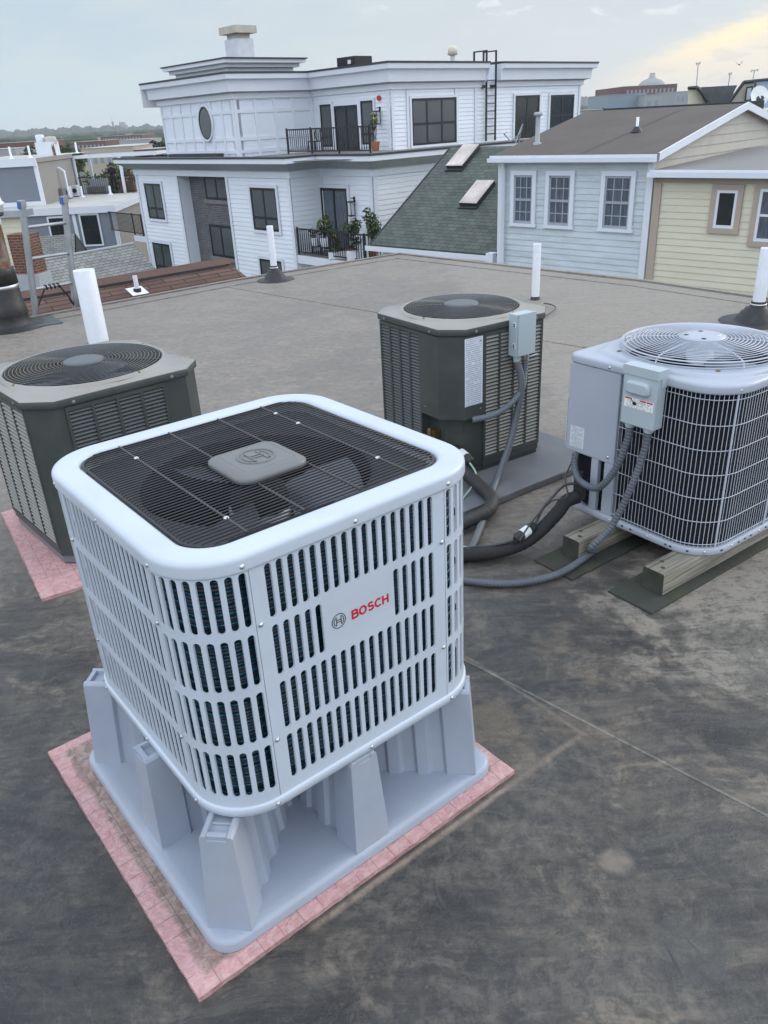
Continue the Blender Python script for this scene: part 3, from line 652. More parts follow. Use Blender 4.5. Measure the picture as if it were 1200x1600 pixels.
# screws
def screws(parent, pts, mt='screw', r=.0042):
    for p, nrm in pts:
        mm = MB(); q = Vector((0, 0, 1)).rotation_difference(Vector(nrm).normalized()).to_matrix()
        prof = [(r*1.25, 0), (r*1.25, .001), (r, .0014), (r*.75, .0032), (0.0002, .0036)]
        rows = [[Vector(p)+q @ Vector((rr*cos(2*pi*i/10), rr*sin(2*pi*i/10), z)) for i in range(10)] for rr, z in prof]
        mm.grid(rows, True); mm.build('screw', M_[mt], parent)
sp_ = []
def sscr(s, z, off=.001):
    a = PR(s, off); b = PR(s, off+.01); sp_.append(((*a, z), (b[0]-a[0], b[1]-a[1], 0)))
for k in (0, 3):
    S = k*(PR.a+PR.q)
    for ss in (-.012, PR.a/2, PR.a+.008): sscr(S+ss, Zp1+.010, .0035)
    for ss in (-.01, PR.a/2, PR.a+.01): sscr(S+ss, .011, .0055)
    for zz in (.17, .45): sscr(S+.010, zz); sscr(S+PR.a-.010, zz)
screws(hp, sp_)
# top cover
m = MB(); ring(m, PR, [(-.002, Zp1-.003), (.0035, Zp1-.001), (.0045, Zp1+.001), (.0047, Zp1+.004), (.0047, Zc-.0135), (.0046, Zc-.0115), (.0040, Zc-.0085), (.0022, Zc-.0050), (-.0010, Zc-.0024), (-.0050, Zc-.0010), (-.0075, Zc-.0006), (-.0090, Zc-.0005), (-.044, Zc+.0005), (-.0465, Zc+.0003), (-.052, Zc-.001), (-.056, Zc-.0045), (-.0585, Zc-.010), (-.0595, Zc-.015), (-.0600, Zc-.05)], 12, 3)
m.build('top_cover', M_['bosch'], hp)
# orifice plate with round hole
m = MB(); lp = PR.loop(-.0596, 10, 8); n = len(lp); zz = Zc-.034
rows = [[(*q, zz) for q in lp], [], [], []]
for q in lp:
    a = atan2(q[1], q[0]); rows[1].append((  .272*cos(a), .272*sin(a), zz)); rows[2].append((.262*cos(a), .262*sin(a), zz-.012)); rows[3].append((.260*cos(a), .260*sin(a), zz-.10))
m.grid(rows[:3], True, 0); m.grid(rows[2:], True, 1); M_['shroud'] = mat('shroud_plate', (.075, .08, .09), .5); m.build('fan_shroud', [M_['shroud'], M_['dark']], hp)
# coil
m = MB(); nz = 132; rows = []
for i in range(nz+1):
    z = .02+(Zp1-.03)*i/nz; off = -.034+(.0022 if i % 2 else 0); rows.append([(*q, z) for q in PR.loop(off, 6, 2)])
m.grid(rows, True, 0, False); coil = m.build('coil', M_['coilteal'], hp)
m = MB(); z = .03
while z < Zp1-.01:
    lp = [(*q, z) for q in PR.loop(-.0305, 8, 2)]; lp.append(lp[0]); m.tube(lp, .0042, 6, False); z += .0235
m.build('coil_tubes', M_['tubeteal'], coil)
m = MB(); m.face([(*q, .03) for q in PR.loop(-.06, 6, 2)]); ring(m, PR, [(-.05, .03), (-.05, Zp1-.01)], 6, 2)
m.build('inner_lining', M_['dark'], hp)
# fan
fan = MB(); fan.lathe([(.065, -.05), (.07, 0), (.06, .03), (.0, .034)], 24, (0, 0, Zc-.10)); fan = fan.build('fan', M_['dark'], hp)
def blades(parent, n, r0, r1, z, mt, tilt=.05, wid=.9, ph=0.):
    for k in range(n):
        m = MB(); a0 = ph+2*pi*k/n; rows = []
        for i in range(7):
            r = r0+(r1-r0)*i/6; hw = wid*(.55+.45*sin(pi*(i+1)/8)); row = []
            for j in range(6):
                f = j/5-.5; a = a0+f*hw+.12*i/6; row.append((r*cos(a), r*sin(a), z+f*tilt*2*(.6+.4*i/6)+.01*sin(pi*j/5)))
            rows.append(row)
        m.grid(rows); m.build('blade', M_[mt], parent)
blades(fan, 3, .06, .243, Zc-.10, 'bladeg', .035, 1.05, 3.6)
m = MB(); m.box(-.10, .10, -.05, .05, Zc-.34, Zc-.17); m.lathe([(.075, 0), (.075, .12), (0, .125)], 20, (0, 0, Zc-.24)); m.build('motor', M_['galv'], fan)
# grille
gr = MB(); zg = Zc-.006; R_ = W/2-.066
lp = [(*q, zg-.001) for q in PR.loop(-.066, 10, 2)]; lp.append(lp[0]); lp.append(lp[1]); gr.tube(lp, .0042, 7, False)
rr = .131-.066
def halfw(v):
    a = R_-rr
    return R_ if abs(v) <= a else a+sqrt(max(0, rr*rr-(abs(v)-a)**2))
nw = 47
for i in range(nw):
    v = -R_+(2*R_)*(i+.5)/nw; h = halfw(v)-.001
    gr.tube([(-h, v, zg-.006), (-h+.004, v, zg+.0035), (-h+.02, v, zg+.0045), (h-.02, v, zg+.0045), (h-.004, v, zg+.0035), (h, v, zg-.006)], .0021, 5)
gr = gr.build('fan_grille', M_['wire_blk'], hp)
for f in (-.36, -.125, .125, .36):
    u = f*2*R_*.90; h = halfw(u)-.001; m = MB()
    m.tube([(u, -h+2*h*k/90, zg+.0052+(.0006 if k % 2 else 0)) for k in range(91)], .0030, 6, True, 0, lambda i: .0032 if i % 2 else .0024); m.build('cross_bar', M_['xbar'], gr)
cl = [((f*2*R_*.90, v, zg+.006), (0, 0, 1)) for f, v in ((-.36, .20), (-.36, -.225), (.36, .225), (.36, .12), (.36, -.2))]
screws(gr, cl, 'screw', .0048)
# badge
bx, by = .352-.37, .328-.37
m = MB()
PB = Per(.176, .034, .176)
rows = [[(q[0]+bx, q[1]+by, z) for q in PB.loop(o, 5, 2)] for o, z in ((-.006, zg+.006), (0, zg+.008), (0, zg+.018), (-.004, zg+.021), (-.020, zg+.0275), (-.024, zg+.0275), (-.0255, zg+.0262), (-.027, zg+.0275))]
m.grid(rows, True); m.face(rows[-1]); bd = m.build('badge', M_['badge'], hp)
def emblem(mb, R, t, T, ht):
    """ring with a double-T armature"""
    def rg(r, tt):
        rows = [[T(Vector((q*cos(2*pi*k/36), q*sin(2*pi*k/36), z))) for k in range(36)] for q, z in ((r-tt, 0), (r-tt, ht), (r, ht), (r, 0))]
        mb.grid(rows, True)
    rg(R, t)
    a = R*.60
    def arc(sg):
        rows = []
        for k in range(9):
            y = -a*.95+2*a*.95*k/8; x0 = sg*R*.34; x1 = sg*sqrt(max(0, (R*.74)**2-y*y))*1.0
            if abs(x1) < abs(x0): x1 = x0+sg*t
            rows.append([T(Vector((x1-sg*t, y, 0))), T(Vector((x1-sg*t, y, ht))), T(Vector((x1, y, ht))), T(Vector((x1, y, 0)))])
        mb.grid(rows)
        mb.box(sg*R*.34-t/2, sg*R*.34+t/2, -R*.62, R*.62, 0, ht, T)
    arc(1); arc(-1)
    mb.box(-R*.34, R*.34, R*.14-t/2, R*.14+t/2, 0, ht, T); mb.box(-R*.34, R*.34, -R*.14-t/2, -R*.14+t/2, 0, ht, T)
m = MB(); Tm = Matrix.Translation((bx, by, zg+.0275)); emblem(m, .043, .0042, lambda v: Tm @ v, .0022); m.build('emblem', M_['badge'], bd)
# red word and black emblem on the front panel
fy = -W/2-.0006
def strokes(mb, paths, wd, ox, oz, sx, sz, y, mir=1):
    """heavy sans letters: each path is a ribbon of width wd in the x-z plane"""
    for k, P in enumerate(paths):
        P = [Vector((ox+p[0]*sx, 0, oz+p[1]*sz)) for p in P]; A = []; B = []; yy = y-.00006*k
        for i, p in enumerate(P):
            t = (P[min(i+1, len(P)-1)]-P[max(i-1, 0)]).normalized(); n = Vector((-t.z, 0, t.x))*wd/2; A.append(p+n); B.append(p-n)
        f = lambda q, d: (q.x, yy+d, q.z)
        mb.grid([[f(q, .0004) for q in A], [f(q, 0) for q in A], [f(q, 0) for q in B], [f(q, .0004) for q in B]], False, 0, False)
def arc_(cx, cz, rx, rz, a0, a1, n=12): return [(cx+rx*cos(radians(a0+(a1-a0)*i/n)), cz+rz*sin(radians(a0+(a1-a0)*i/n))) for i in range(n+1)]
h_ = .095
LET = {'B': [[(.10, 0), (.10, 1)], [(.1, 1-h_), (.42, 1-h_)]+arc_(.42, .73, .18, .175, 90, -90)+[(.1, .555)], [(.1, .545), (.45, .545)]+arc_(.45, .32, .20, .225, 90, -90)+[(.1, h_)]],
       'O': [arc_(.40, .5, .31, .405, 90, 450, 28)],
       'S': [arc_(.36, .705, .235, .205, 30, 180)[:]+arc_(.36, .70, .235, .19, 180, 262)[1:]+arc_(.34, .315, .255, .215, 72, -150, 18)],
       'C': [arc_(.42, .5, .32, .405, 48, 312, 22)], 'H': [[(.10, 0), (.10, 1)], [(.62, 0), (.62, 1)], [(.1, .5), (.62, .5)]]}
adv = {'B': .77, 'O': .88, 'S': .74, 'C': .80, 'H': .72}
m = MB(); xx = .3465-.37; Hh = .0215; wx = .0252
for ch_ in 'BOSCH':
    strokes(m, LET[ch_], .0046, xx, .671-bz, wx, Hh, fy); xx += adv[ch_]*wx
wd = m.build('lettering', M_['red'], front, recalc=False)
m = MB(); c_ = Vector((.3145-.37, fy+.0003, .6835-bz)); Rx = Matrix.Rotation(pi/2, 3, 'X')
emblem(m, .0172, .0014, lambda v: c_+Rx @ v, .0006); m.build('emblem', M_['ink'], front)

# ------------------------------------------------------------------ dark green-grey condensers
def octo(h, c): return [(-h+c, -h), (h-c, -h), (h, -h+c), (h, h-c), (h-c, h), (-h+c, h), (-h, h-c), (-h, -h+c)]
def condenser(root, zb, pale_faces, panels, h, c, z1, rf, recess=None):
    z0 = zb
    # panels: {face:(s0,s1)} along each face, local frames
    FR = {'front': Fac((0, -h), 0), 'right': Fac((h, 0), 90), 'back': Fac((0, h), 180), 'left': Fac((-h, 0), 270)}
    for fn, (s0, s1, bt) in panels.items():
        F = FR[fn]; m = MB(); zt_ = z1-.006; zb_ = z0+.03
        cols = 4; fr = .011; cw = (s1-s0-fr*(cols+1))/cols; light = fn in pale_faces
        for a, b, c1, d1 in [(s0, s1, zb_, zb_+.018), (s0, s1, zt_-.016, zt_)]+[(s0+i*(cw+fr), s0+i*(cw+fr)+fr, zb_+.018, zt_-.016) for i in range(cols+1)]:
            fbox(m, F, a, b, -.004, .006, c1, d1)
        p = m.build('louver_panel', M_['trane'], root)
        m = MB(); pitch = .0170 if light else .0150; n = int((zt_-zb_-.034)/pitch)
        for i in range(cols):
            a = s0+fr+i*(cw+fr)
            for j in range(n):
                z = zb_+.018+(j+.5)*(zt_-zb_-.034)/n; o1, o2 = (.0045, .0052) if light else (.0065, .0045)
                m.face([F.p(a, -.003, z+o2), F.p(a+cw, -.003, z+o2), F.p(a+cw, .005, z-(.0035 if light else .003)), F.p(a, .005, z-(.0035 if light else .003))])
                m.face([F.p(a, .005, z-(.0035 if light else .003)), F.p(a+cw, .005, z-(.0035 if light else .003)), F.p(a+cw, .0045, z-(.0075 if light else .006)), F.p(a, .0045, z-(.0075 if light else .006))], 1 if light else 0)
        m.build('slats', [M_['paleslat' if light else 'traneslat'], M_['traneslat']], p, recalc=False)  # on the listed sides slat tops are pale, lips keep the dark slat colour
        m = MB(); fbox(m, F, s0+.002, s1-.002, -.012, -.0085, zb_+.004, zt_-.004); m.build('coil_face', M_['dark'], p)
    # posts: everything of the octagon that is not louvered
    m = MB(); O8 = octo(h, c)
    names = [('front', 0, 1), ('right', 2, 3), ('back', 4, 5), ('left', 6, 7)]
    def wall(a, b, za, zb2): m.face([(a.x, a.y, za), (b.x, b.y, za), (b.x, b.y, zb2), (a.x, a.y, zb2)])
    for fn, i, j in names:
        F = FR[fn]; s0, s1, _ = panels[fn]
        if s0 > -(h-c)+.001: wall(F.p(-(h-c), 0, 0), F.p(s0, 0, 0), recess if recess and fn == 'front' else z0, z1)
        if s1 < h-c-.001: wall(F.p(s1, 0, 0), F.p(h-c, 0, 0), recess if recess and fn == 'left' else z0, z1)
        wall(F.p(s0, 0, 0), F.p(s1, 0, 0), z0, z0+.031); wall(F.p(s0, 0, 0), F.p(s1, 0, 0), z1-.008, z1)
    for i in (1, 3, 5, 7):
        a, b = Vector(O8[i]), Vector(O8[(i+1) % 8]); wall(a, b, recess if recess and i == 7 else z0, z1)
    if recess:
        A_ = [Vector(q) for q in ((-h, -.098), (-h+.045, -.098), (-h+.045, -.215), (-.215, -h+.045), (-.128, -h+.012), (-.128, -h))]
        for a, b in zip(A_, A_[1:]): wall(a, b, z0-.02, recess)
        m.face([(q.x, q.y, recess) for q in A_]+[(-h+c, -h, recess), (-h, -h+c, recess)])
    m.build('cabinet', M_['trane'], root, recalc=False)
    # base pan
    m = MB(); m.prism(octo(h-.004, c), z0-(.035 if zb < .055 else .024), z0+.001); m.build('base_pan', M_['pan'] if zb < .055 else M_['edge'], root, bevel=.003)
    # top cover
    m = MB(); N8 = []
    def oct_ring(hh, cc, z, n=6):
        P8 = octo(hh, cc); out = []
        for i in range(8):
            a, b = Vector(P8[i]), Vector(P8[(i+1) % 8])
            for k in range(n): q = a+(b-a)*k/n; out.append(Vector((q.x, q.y, z)))
        return out
    zr = z1+.036
    P8 = None; rows = [oct_ring(h-.002, c, z1-.004), oct_ring(h+.010, c+.004, z1), oct_ring(h+.0105, c+.004, z1+.002), oct_ring(h+.011, c+.004, z1+.024), oct_ring(h+.009, c+.004, z1+.028), oct_ring(h-.016, c+.006, zr), oct_ring(h-.020, c+.012, zr+.001)]
    def rnd(r, z, f=1.):
        out = []
        for q in oct_ring(h-.012, c+.012, 0):
            a = atan2(q.y, q.x); e = Vector((r*cos(a), r*sin(a), z)); out.append(e*f+Vector((q.x, q.y, z))*(1-f) if f < 1 else e)
        return out
    rows += [rnd(rf+.020, zr+.003, .62), rnd(rf+.018, zr+.006, .75), rnd(rf+.014, zr+.011, .93), rnd(rf+.012, zr+.0125), rnd(rf+.009, zr+.013), rnd(rf+.005, zr+.0125), rnd(rf+.002, zr+.010), rnd(rf+.001, zr+.004), rnd(rf, zr-.10)]
    m.grid(rows[:5], True, 1, True); m.grid(rows[4:], True, 0, True); tcv = m.build('top_cover', [M_['tranerim'], M_['trane']], root)  # skirt keeps the cabinet paint; top rows carry the painted sky sheen
    sp2 = []
    for fn in FR:
        for s in (-h*.57, h*.57): p = FR[fn].p(s, .0115, z1+.010); q = FR[fn].n; sp2.append((p, q))
    screws(tcv, sp2, 'pan', .006)
    sp2 = [(((rf+.012)*cos(a), (rf+.012)*sin(a), zr+.010), (0, 0, 1)) for a in (.3, 1.9, 3.4, 5.0)]
    screws(tcv, sp2, 'brass', .006)
    # guard: concentric rings on radial wires, flat cap in the middle
    m = MB(); zg = zr+.012
    for i in range(16):
        r = .088+(rf-.008-.088)*i/15; z = zg+.010*(1-((r-.08)/(rf-.07))**2); lp = [(r*cos(2*pi*k/56), r*sin(2*pi*k/56), z) for k in range(57)]; m.tube(lp, .0020, 5, False)
    for k in range(6):
        a = k*pi/3+.35; m.tube([(r*cos(a), r*sin(a), zg+.010*(1-((r-.08)/(rf-.07))**2)-.003) for r in (.07, .13, .19, rf-.03, rf+.006)], .0026, 5)
    gd = m.build('fan_guard', M_['guard'], root)
    m = MB(); m.lathe([(.082, zg+.004), (.084, zg+.010), (.080, zg+.015), (.06, zg+.017), (0, zg+.0175)], 32); m.build('hub_cap', M_['tranecap'], gd)
    m = MB(); m.lathe([(rf+.001, zr-.09), (rf*.8, zr-.16), (.0, zr-.20)], 24, cap=False); m.build('well', M_['dark'], root)
    fn_ = MB(); fn_.lathe([(.05, zr-.07), (.05, zr-.03), (0, zr-.028)], 16); fn_ = fn_.build('fan', M_['dark'], root)
    blades(fn_, 3, .045, rf-.02, zr-.05, 'blade', .02, 1.0, .8)
ca = thing('condenser_unit', 'dark green-grey condenser with pale louvers on the pink foam board at the left edge', 'condenser', (-1.2254, 3.2764, 0), .704, 'dark green-grey condensers')
condenser(ca, .054, ('left',), {'front': (-.240, .172, 4), 'right': (-.17, .271, 4), 'back': (-.2, .2, 4), 'left': (-.271, .271, 4)}, .3591, .088, .684, .318)
label_a = None
cb = thing('condenser_unit', 'dark green-grey condenser on a grey pad with a switch box and a long white label', 'condenser', (.426, 3.8472, 0), .5695, 'dark green-grey condensers')
condenser(cb, .060, ('front',), {'front': (-.128, .233, 4), 'right': (-.233, .233, 4), 'back': (-.233, .233, 4), 'left': (-.233, .098, 4)}, .318, .085, .715, .276, recess=.322)
def AW(c, th, u, v, z=0): return Vector(c)+Vector((cos(th)*u-sin(th)*v, sin(th)*u+cos(th)*v, z))
# foam board under the left condenser: near corner at (-1.323,2.577)
q = Vector((-1.323, 2.577, 0)); th = .545; ctr = q+Vector((cos(th), sin(th), 0))*.47+Vector((-sin(th), cos(th), 0))*.47
f2 = thing('foam_board', 'grooved pink foam board under the dark condenser at the left edge', 'foam board', ctr, th)
foamboard(f2, .47, .47, .014, False)
# plinth of the left unit so that it rests on the foam
m = MB(); m.prism(octo(.345, .10), .0145, .0195); m.build('foot_ring', M_['pan'], ca)
# pad of the middle unit
pc_ = AW((.426, 3.8472, 0), .5695, 0, -.07); pd = thing('equipment_pad', 'low grey plastic pad under the middle dark condenser', 'pad', pc_, .6106)
m = MB(); m.box(-.50, .455, -.515, .50, 0, .0355); pz = m.build('pad_block', M_['paver'], pd, bevel=.006)
for s in (-.33, .12): 
    m = MB(); m.box(s, s+.13, -.519, -.5155, .004, .033); m.build('edge_tab', M_['paver'], pd, bevel=.002)
# middle unit details
h = .318
m = MB()   # corner cover over the service side, hanging proud of the recess
pl = [(-h-.006, -.098), (-h-.006, -.233-.003), (-.233-.003, -h-.006), (-.128, -h-.006)]
for i in range(3):
    a, b = pl[i], pl[i+1]; m.face([(*a, .322), (*b, .322), (*b, .708), (*a, .708)])
m.face([(*q, .322) for q in pl]+[(-h+.05, -.098, .322)])
m.face([(pl[0][0], pl[0][1], .322), (pl[0][0], pl[0][1], .708), (-h+.02, -.098, .708), (-h+.02, -.098, .322)])
cov = m.build('service_cover', M_['trane'], cb, recalc=False)
screws(cov, [((-.150, -h-.006, .36), (0, -1, 0)), ((-.150, -h-.006, .68), (0, -1, 0)), ((-h-.006, -.13, .36), (-1, 0, 0))], 'pan', .004)
def label(parent, F, s0, s1, z0, z1, mt, n=.0, name='label'):
    m = MB(); P4 = [F.p(s0, n, z0), F.p(s1, n, z0), F.p(s1, n, z1), F.p(s0, n, z1)]
    m.face(P4, 0, [(0, 0), (1, 0), (1, 1), (0, 1)]); q = [p-F.n*.0006 for p in P4]
    for i in range(4): m.face([q[i], q[(i+1) % 4], P4[(i+1) % 4], P4[i]], 0, [(0, 0)]*4)
    return m.build(name, mt, parent, recalc=False)
LB1 = textmat('printed_label', (.70, .74, .82), (.42, .45, .52), 34, 11, .66)
FF = Fac((0, -h), 0)
label(cov, FF, -.243, -.139, .386, .700, LB1, .0075)
label(ca, Fac((.3591, 0), 90), -.262, -.19, .38, .60, LB1, .0008)
# recess hardware
m = MB(); m.box(-h+.01, -h+.045, -.18, -.14, .20, .245); m.tube([(-h-.0, -.16, .225), (-h-.035, -.18, .215)], .009); m.lathe([(.011, 0), (.011, .03), (.007, .04)], 10, (-h-.015, -.17, .225)); m.build('service_valve', M_['brass'], cb)
# screws on louver frames done; switch box of the middle unit
def swbox(name, label_, c, th, u0, u1, v0, v1, z0, z1, lid=True):
    o = AW(c, th, (u0+u1)/2, (v0+v1)/2, z0); t = thing(name, label_, 'switch box', o, th, 'electrical switch boxes')
    a, b, H = (u1-u0)/2, (v1-v0)/2, z1-z0
    return t, a, b, H
sb, a, b, H = swbox('switch_box', 'pale grey switch box with two latches on the middle dark condenser', (.426, 3.8472, 0), .5695, .010, .116, -.393, -.330, .582, .775)
m = MB(); m.box(-a, a, -b+.008, b, 0, H); m.build('box_body', M_['disc'], sb, bevel=.003)
m = MB(); m.box(-a+.006, a+.004, -b, -b+.0075, .004, H+.002); m.build('cover', M_['disc'], sb, bevel=.002)
for z in (.05, .145):
    m = MB(); m.box(-a-.003, -a-.0002, -b+.014, -b+.032, z-.010, z+.012); lt = m.build('latch', M_['sticker'], sb, bevel=.001)
    m = MB(); m.box(-a-.0045, -a-.0032, -b+.018, -b+.028, z-.007, z); m.box(-a-.0045, -a-.0032, -b+.018, -b+.028, z+.003, z+.009); m.build('latch_mark', M_['ink'], lt)
def BWp(u, v, z): return AW((.426, 3.8472, 0), .5695, u, v, z)
def cable(name, label_, cat, pts, r, mt, n=10, rings=0., grp=None, sub=8, mats=None):
    P = smoothpath(pts, sub); m = MB(); n = 14 if rings else n
    if rings:
        # resample evenly for corrugations
        Q = [P[0]]; acc = 0
        for i in range(1, len(P)):
            seg = P[i]-P[i-1]; L = seg.length; d = 0
            while acc+(L-d) >= rings/4:
                d += rings/4-acc; Q.append(P[i-1]+seg*(d/L)); acc = 0
            acc += L-d
        m.tube(Q, r, n, True, 0, lambda i: r*(1.0 if i % 4 < 2 else .91)); m.smooth = [False]*len(m.smooth)
    else: m.tube(P, r, n)
    o = m.build(name, M_[mt]); tag(o, label_, cat, grp); return o
# fittings + conduits of the middle unit
for k, (u, v) in enumerate(((.035, -.363), (.088, -.363))):
    m = MB(); m.lathe([(.016, -.028), (.018, -.010), (.018, 0)], 12, tuple(Vector((u-.063, v+.3615, 0)))); m.build('conduit_fitting', M_['disc'] if k == 0 else M_['screw'], sb)
m = MB(); m.tube([(.03, -.02, -.012), (.055, -.05, .002)], .004); m.build('ground_lug', M_['screw'], sb)
cable('conduit', 'slate conduit looping from the switch box to the service cover of the middle condenser', 'conduit', [BWp(.088, -.363, .556), BWp(.084, -.366, .50), BWp(.045, -.39, .425), BWp(-.03, -.39, .365), BWp(-.11, -.365, .328), BWp(-.20, -.322, .314)], .0150, 'conduit2', rings=.012, sub=14)
cable('conduit', 'slate conduit dropping from the switch box in front of the middle condenser to the roof', 'conduit', [BWp(.035, -.363, .556), at_y(815, 600, 3.54), at_y(806, 655, 3.51), at_y(793, 705, 3.44), at_y(775, 752, 3.34)]+[at(760, 795, .03), at(748, 830, .022), at(735, 858, .018), at(712, 880, .018), at(680, 890, .018)], .0165, 'conduit', sub=10)
# insulated refrigerant line of the middle unit
pp = [BWp(-h+.04, -.20, .16), BWp(-h+.0, -.24, .150)]+[at(722, 735, .10), at(745, 755, .075), at(768, 778, .06), at(762, 798, .05), at(735, 812, .045), at(700, 825, .04), at(650, 835, .035), at(600, 860, .03)]
P = smoothpath(pp, 14); m = MB(); m.tube(P, .03, 12, True, 0, lambda i: .030+.0016*((i*7) % 5)/5-(.003 if i % 12 == 0 else 0))
o = m.build('refrigerant_line', M_['wrap']); tag(o, 'taped black insulated pipe curling down from the recess of the middle dark condenser', 'pipe')
cable('thin_pipe', 'thin dark pipe with elbow running out of the recess of the middle condenser', 'pipe', [BWp(-h-.03, -.18, .215), at(690, 690, .20), at(705, 700, .18), at(718, 712, .155), at(727, 722, .13)], .007, 'cable')
fd = thing('filter_drier', 'small black filter with a white band beside the middle condenser', 'filter', at(722, 710, .16), 0); 
def drier(fd, a, b, r):
    a, b = Vector(a), Vector(b); d = (b-a); m = MB(); m.tube([a, a+d*.1, a+d*.9, b], r, 12, True, 0, lambda i: r*(.6 if i in (0, 3) else 1)); m.build('canister', M_['wrap'], fd)
    m = MB(); m.tube([a+d*.35, a+d*.68], r*1.06, 14); m.build('band', M_['sticker'], fd)
drier(fd, at(711, 700, .165), at(737, 722, .14), .022)
cable('ground_wire', 'pale green wire hanging from the filter of the middle condenser', 'wire', [at(733, 722, .14), at(743, 738, .11), at(742, 752, .08), at(732, 768, .05), at(712, 792, .03), at(690, 815, .02)], .0042, 'green')

# ------------------------------------------------------------------ light grey condenser on timbers
TC = .607; OC = Vector((1.1413, 2.4423, 0)); WC = .668; rC = .143
cc = AW(OC, TC, WC/2, WC/2, .1)
cu = thing('condenser_unit', 'light grey condenser with a wire cage and domed fan guard on two timbers', 'condenser', cc, TC)
class PerC(Per):
    def loop(s, off=0., na=8, nst=4):
        """like Per.loop but with an almost square corner over the control box"""
        W2 = s.W/2; R4 = [(1, -1, s.r), (1, 1, s.r), (-1, 1, .032), (-1, -1, s.r)]; out = []; prev = (-1, -1, s.r)
        for k, (sx, sy, rr) in enumerate(R4):
            px_, py_, pr_ = prev; a0 = -pi/2+k*pi/2
            A = (px_*(W2-pr_), py_*(W2-pr_)); Bc = (sx*(W2-rr), sy*(W2-rr)); d = (cos(a0), sin(a0)); R1 = max(.004, pr_+off); R2 = max(.004, rr+off)
            o1 = pr_+off-R1; o2 = rr+off-R2
            p0 = (A[0]+d[0]*(R1+o1), A[1]+d[1]*(R1+o1)); p1 = (Bc[0]+d[0]*(R2+o2), Bc[1]+d[1]*(R2+o2))
            for q in range(nst): out.append((p0[0]+(p1[0]-p0[0])*q/nst, p0[1]+(p1[1]-p0[1])*q/nst))
            e = (cos(a0+pi/4)*1.41421*o2, sin(a0+pi/4)*1.41421*o2)
            for q in range(na): a = a0+pi/2*q/na; out.append((Bc[0]+R2*cos(a)+(d[0]*o2*(1-q/na)+cos(a0+pi/2)*o2*(q/na)+0 if o2 else 0), Bc[1]+R2*sin(a)+(d[1]*o2*(1-q/na)+sin(a0+pi/2)*o2*(q/na) if o2 else 0)))
            prev = (sx, sy, rr)
        return out
PC = PerC(WC, rC); hC = WC/2
m = MB(); ring(m, PC, [(-.02, -.004), (.006, -.004), (.008, 0), (.008, .022), (.005, .024), (-.012, .024)], 10, 2); m.face([(*q, 0) for q in PC.loop(-.02, 10, 2)]); bp = m.build('base_pan', M_['carrier'], cu)
screws(bp, [((*PC(s, .008), .012), (PC(s, .02)[0]-PC(s, .008)[0], PC(s, .02)[1]-PC(s, .008)[1], 0)) for s in (-.5, -.32, -.1, .02, .2, .36)], 'screw', .004)
for s in [-.44, -.40, -.24, -.22, -.16, -.04, .06, .1, .14, .24, .28]:
    a = PC(s, .0085); b = PC(s+.008, .0085); m = MB(); m.tube([(*a, .012), (*b, .012)], .0035, 6); m.build('drain_hole', M_['ink'], bp)

# coil block inside
zt_ = .7133-.1
m = MB(); rows = []
for i in range(60): rows.append([(*q, .024+(zt_-.03)*i/59) for q in PC.loop(-.026+(.0015 if i % 2 else 0), 8, 2)])
m.grid(rows, True, 0, False); m.face(rows[-1]); m.build('coil', M_['cfin'], cu)
# service corner: control box at far-left of the left face; local centred coords x=u-hC, y=v-hC
x_ = -hC
m = MB(); m.box(x_-.004, x_+.09, .425-hC, .668-hC+.002, .345-.1, zt_-.0045); cbx = m.build('control_box', M_['carrier'], cu, bevel=.006)
LB2 = textmat('rating_label', (.66, .72, .76), (.36, .39, .43), 22, 10, .6)
LB3 = textmat('side_label', (.8, .82, .82), (.35, .36, .38), 40, 5, .45)
FL = Fac((x_-.004, 0), 270)   # outward -x ; s runs toward -y
label(cbx, FL, -(.648-hC), -(.578-hC), .365-.1, .455-.1, LB2, .0008)
FBk = Fac((0, .668-hC+.002), 180)
label(cbx, FBk, -x_-.06, -x_+.005, .36-.1, .56-.1, LB3, .0008)
screws(cbx, [((x_-.004, .455-hC, .37-.1), (-1, 0, 0)), ((x_-.011, .475-hC, zt_+.012), (-1, 0, 0))], 'screw', .005)
m = MB(); m.box(x_-.004, x_+.05, .420-hC, .468-hC, .020, .345-.1); m.box(x_-.001, x_+.02, .50-hC, .535-hC, .024, .345-.1); m.box(x_+.05, x_+.055, .42-hC, .668-hC, .024, .345-.1); m.build('corner_post', M_['carrier'], cu, bevel=.003)
m = MB(); m.tube([(x_+.05, .56-hC, .075), (x_-.03, .56-hC, .075)], .014); m.tube([(x_+.05, .56-hC, .125), (x_-.025, .56-hC, .125)], .009); m.box(x_-.035, x_-.008, .545-hC, .585-hC, .06, .14); m.tube([(x_-.02, .57-hC, .13), (x_-.02, .57-hC, .165)], .010); m.tube([(x_-.02, .57-hC, .16), (x_-.02, .57-hC, .178)], .013)
m.build('service_valve', M_['wrap'], cu)
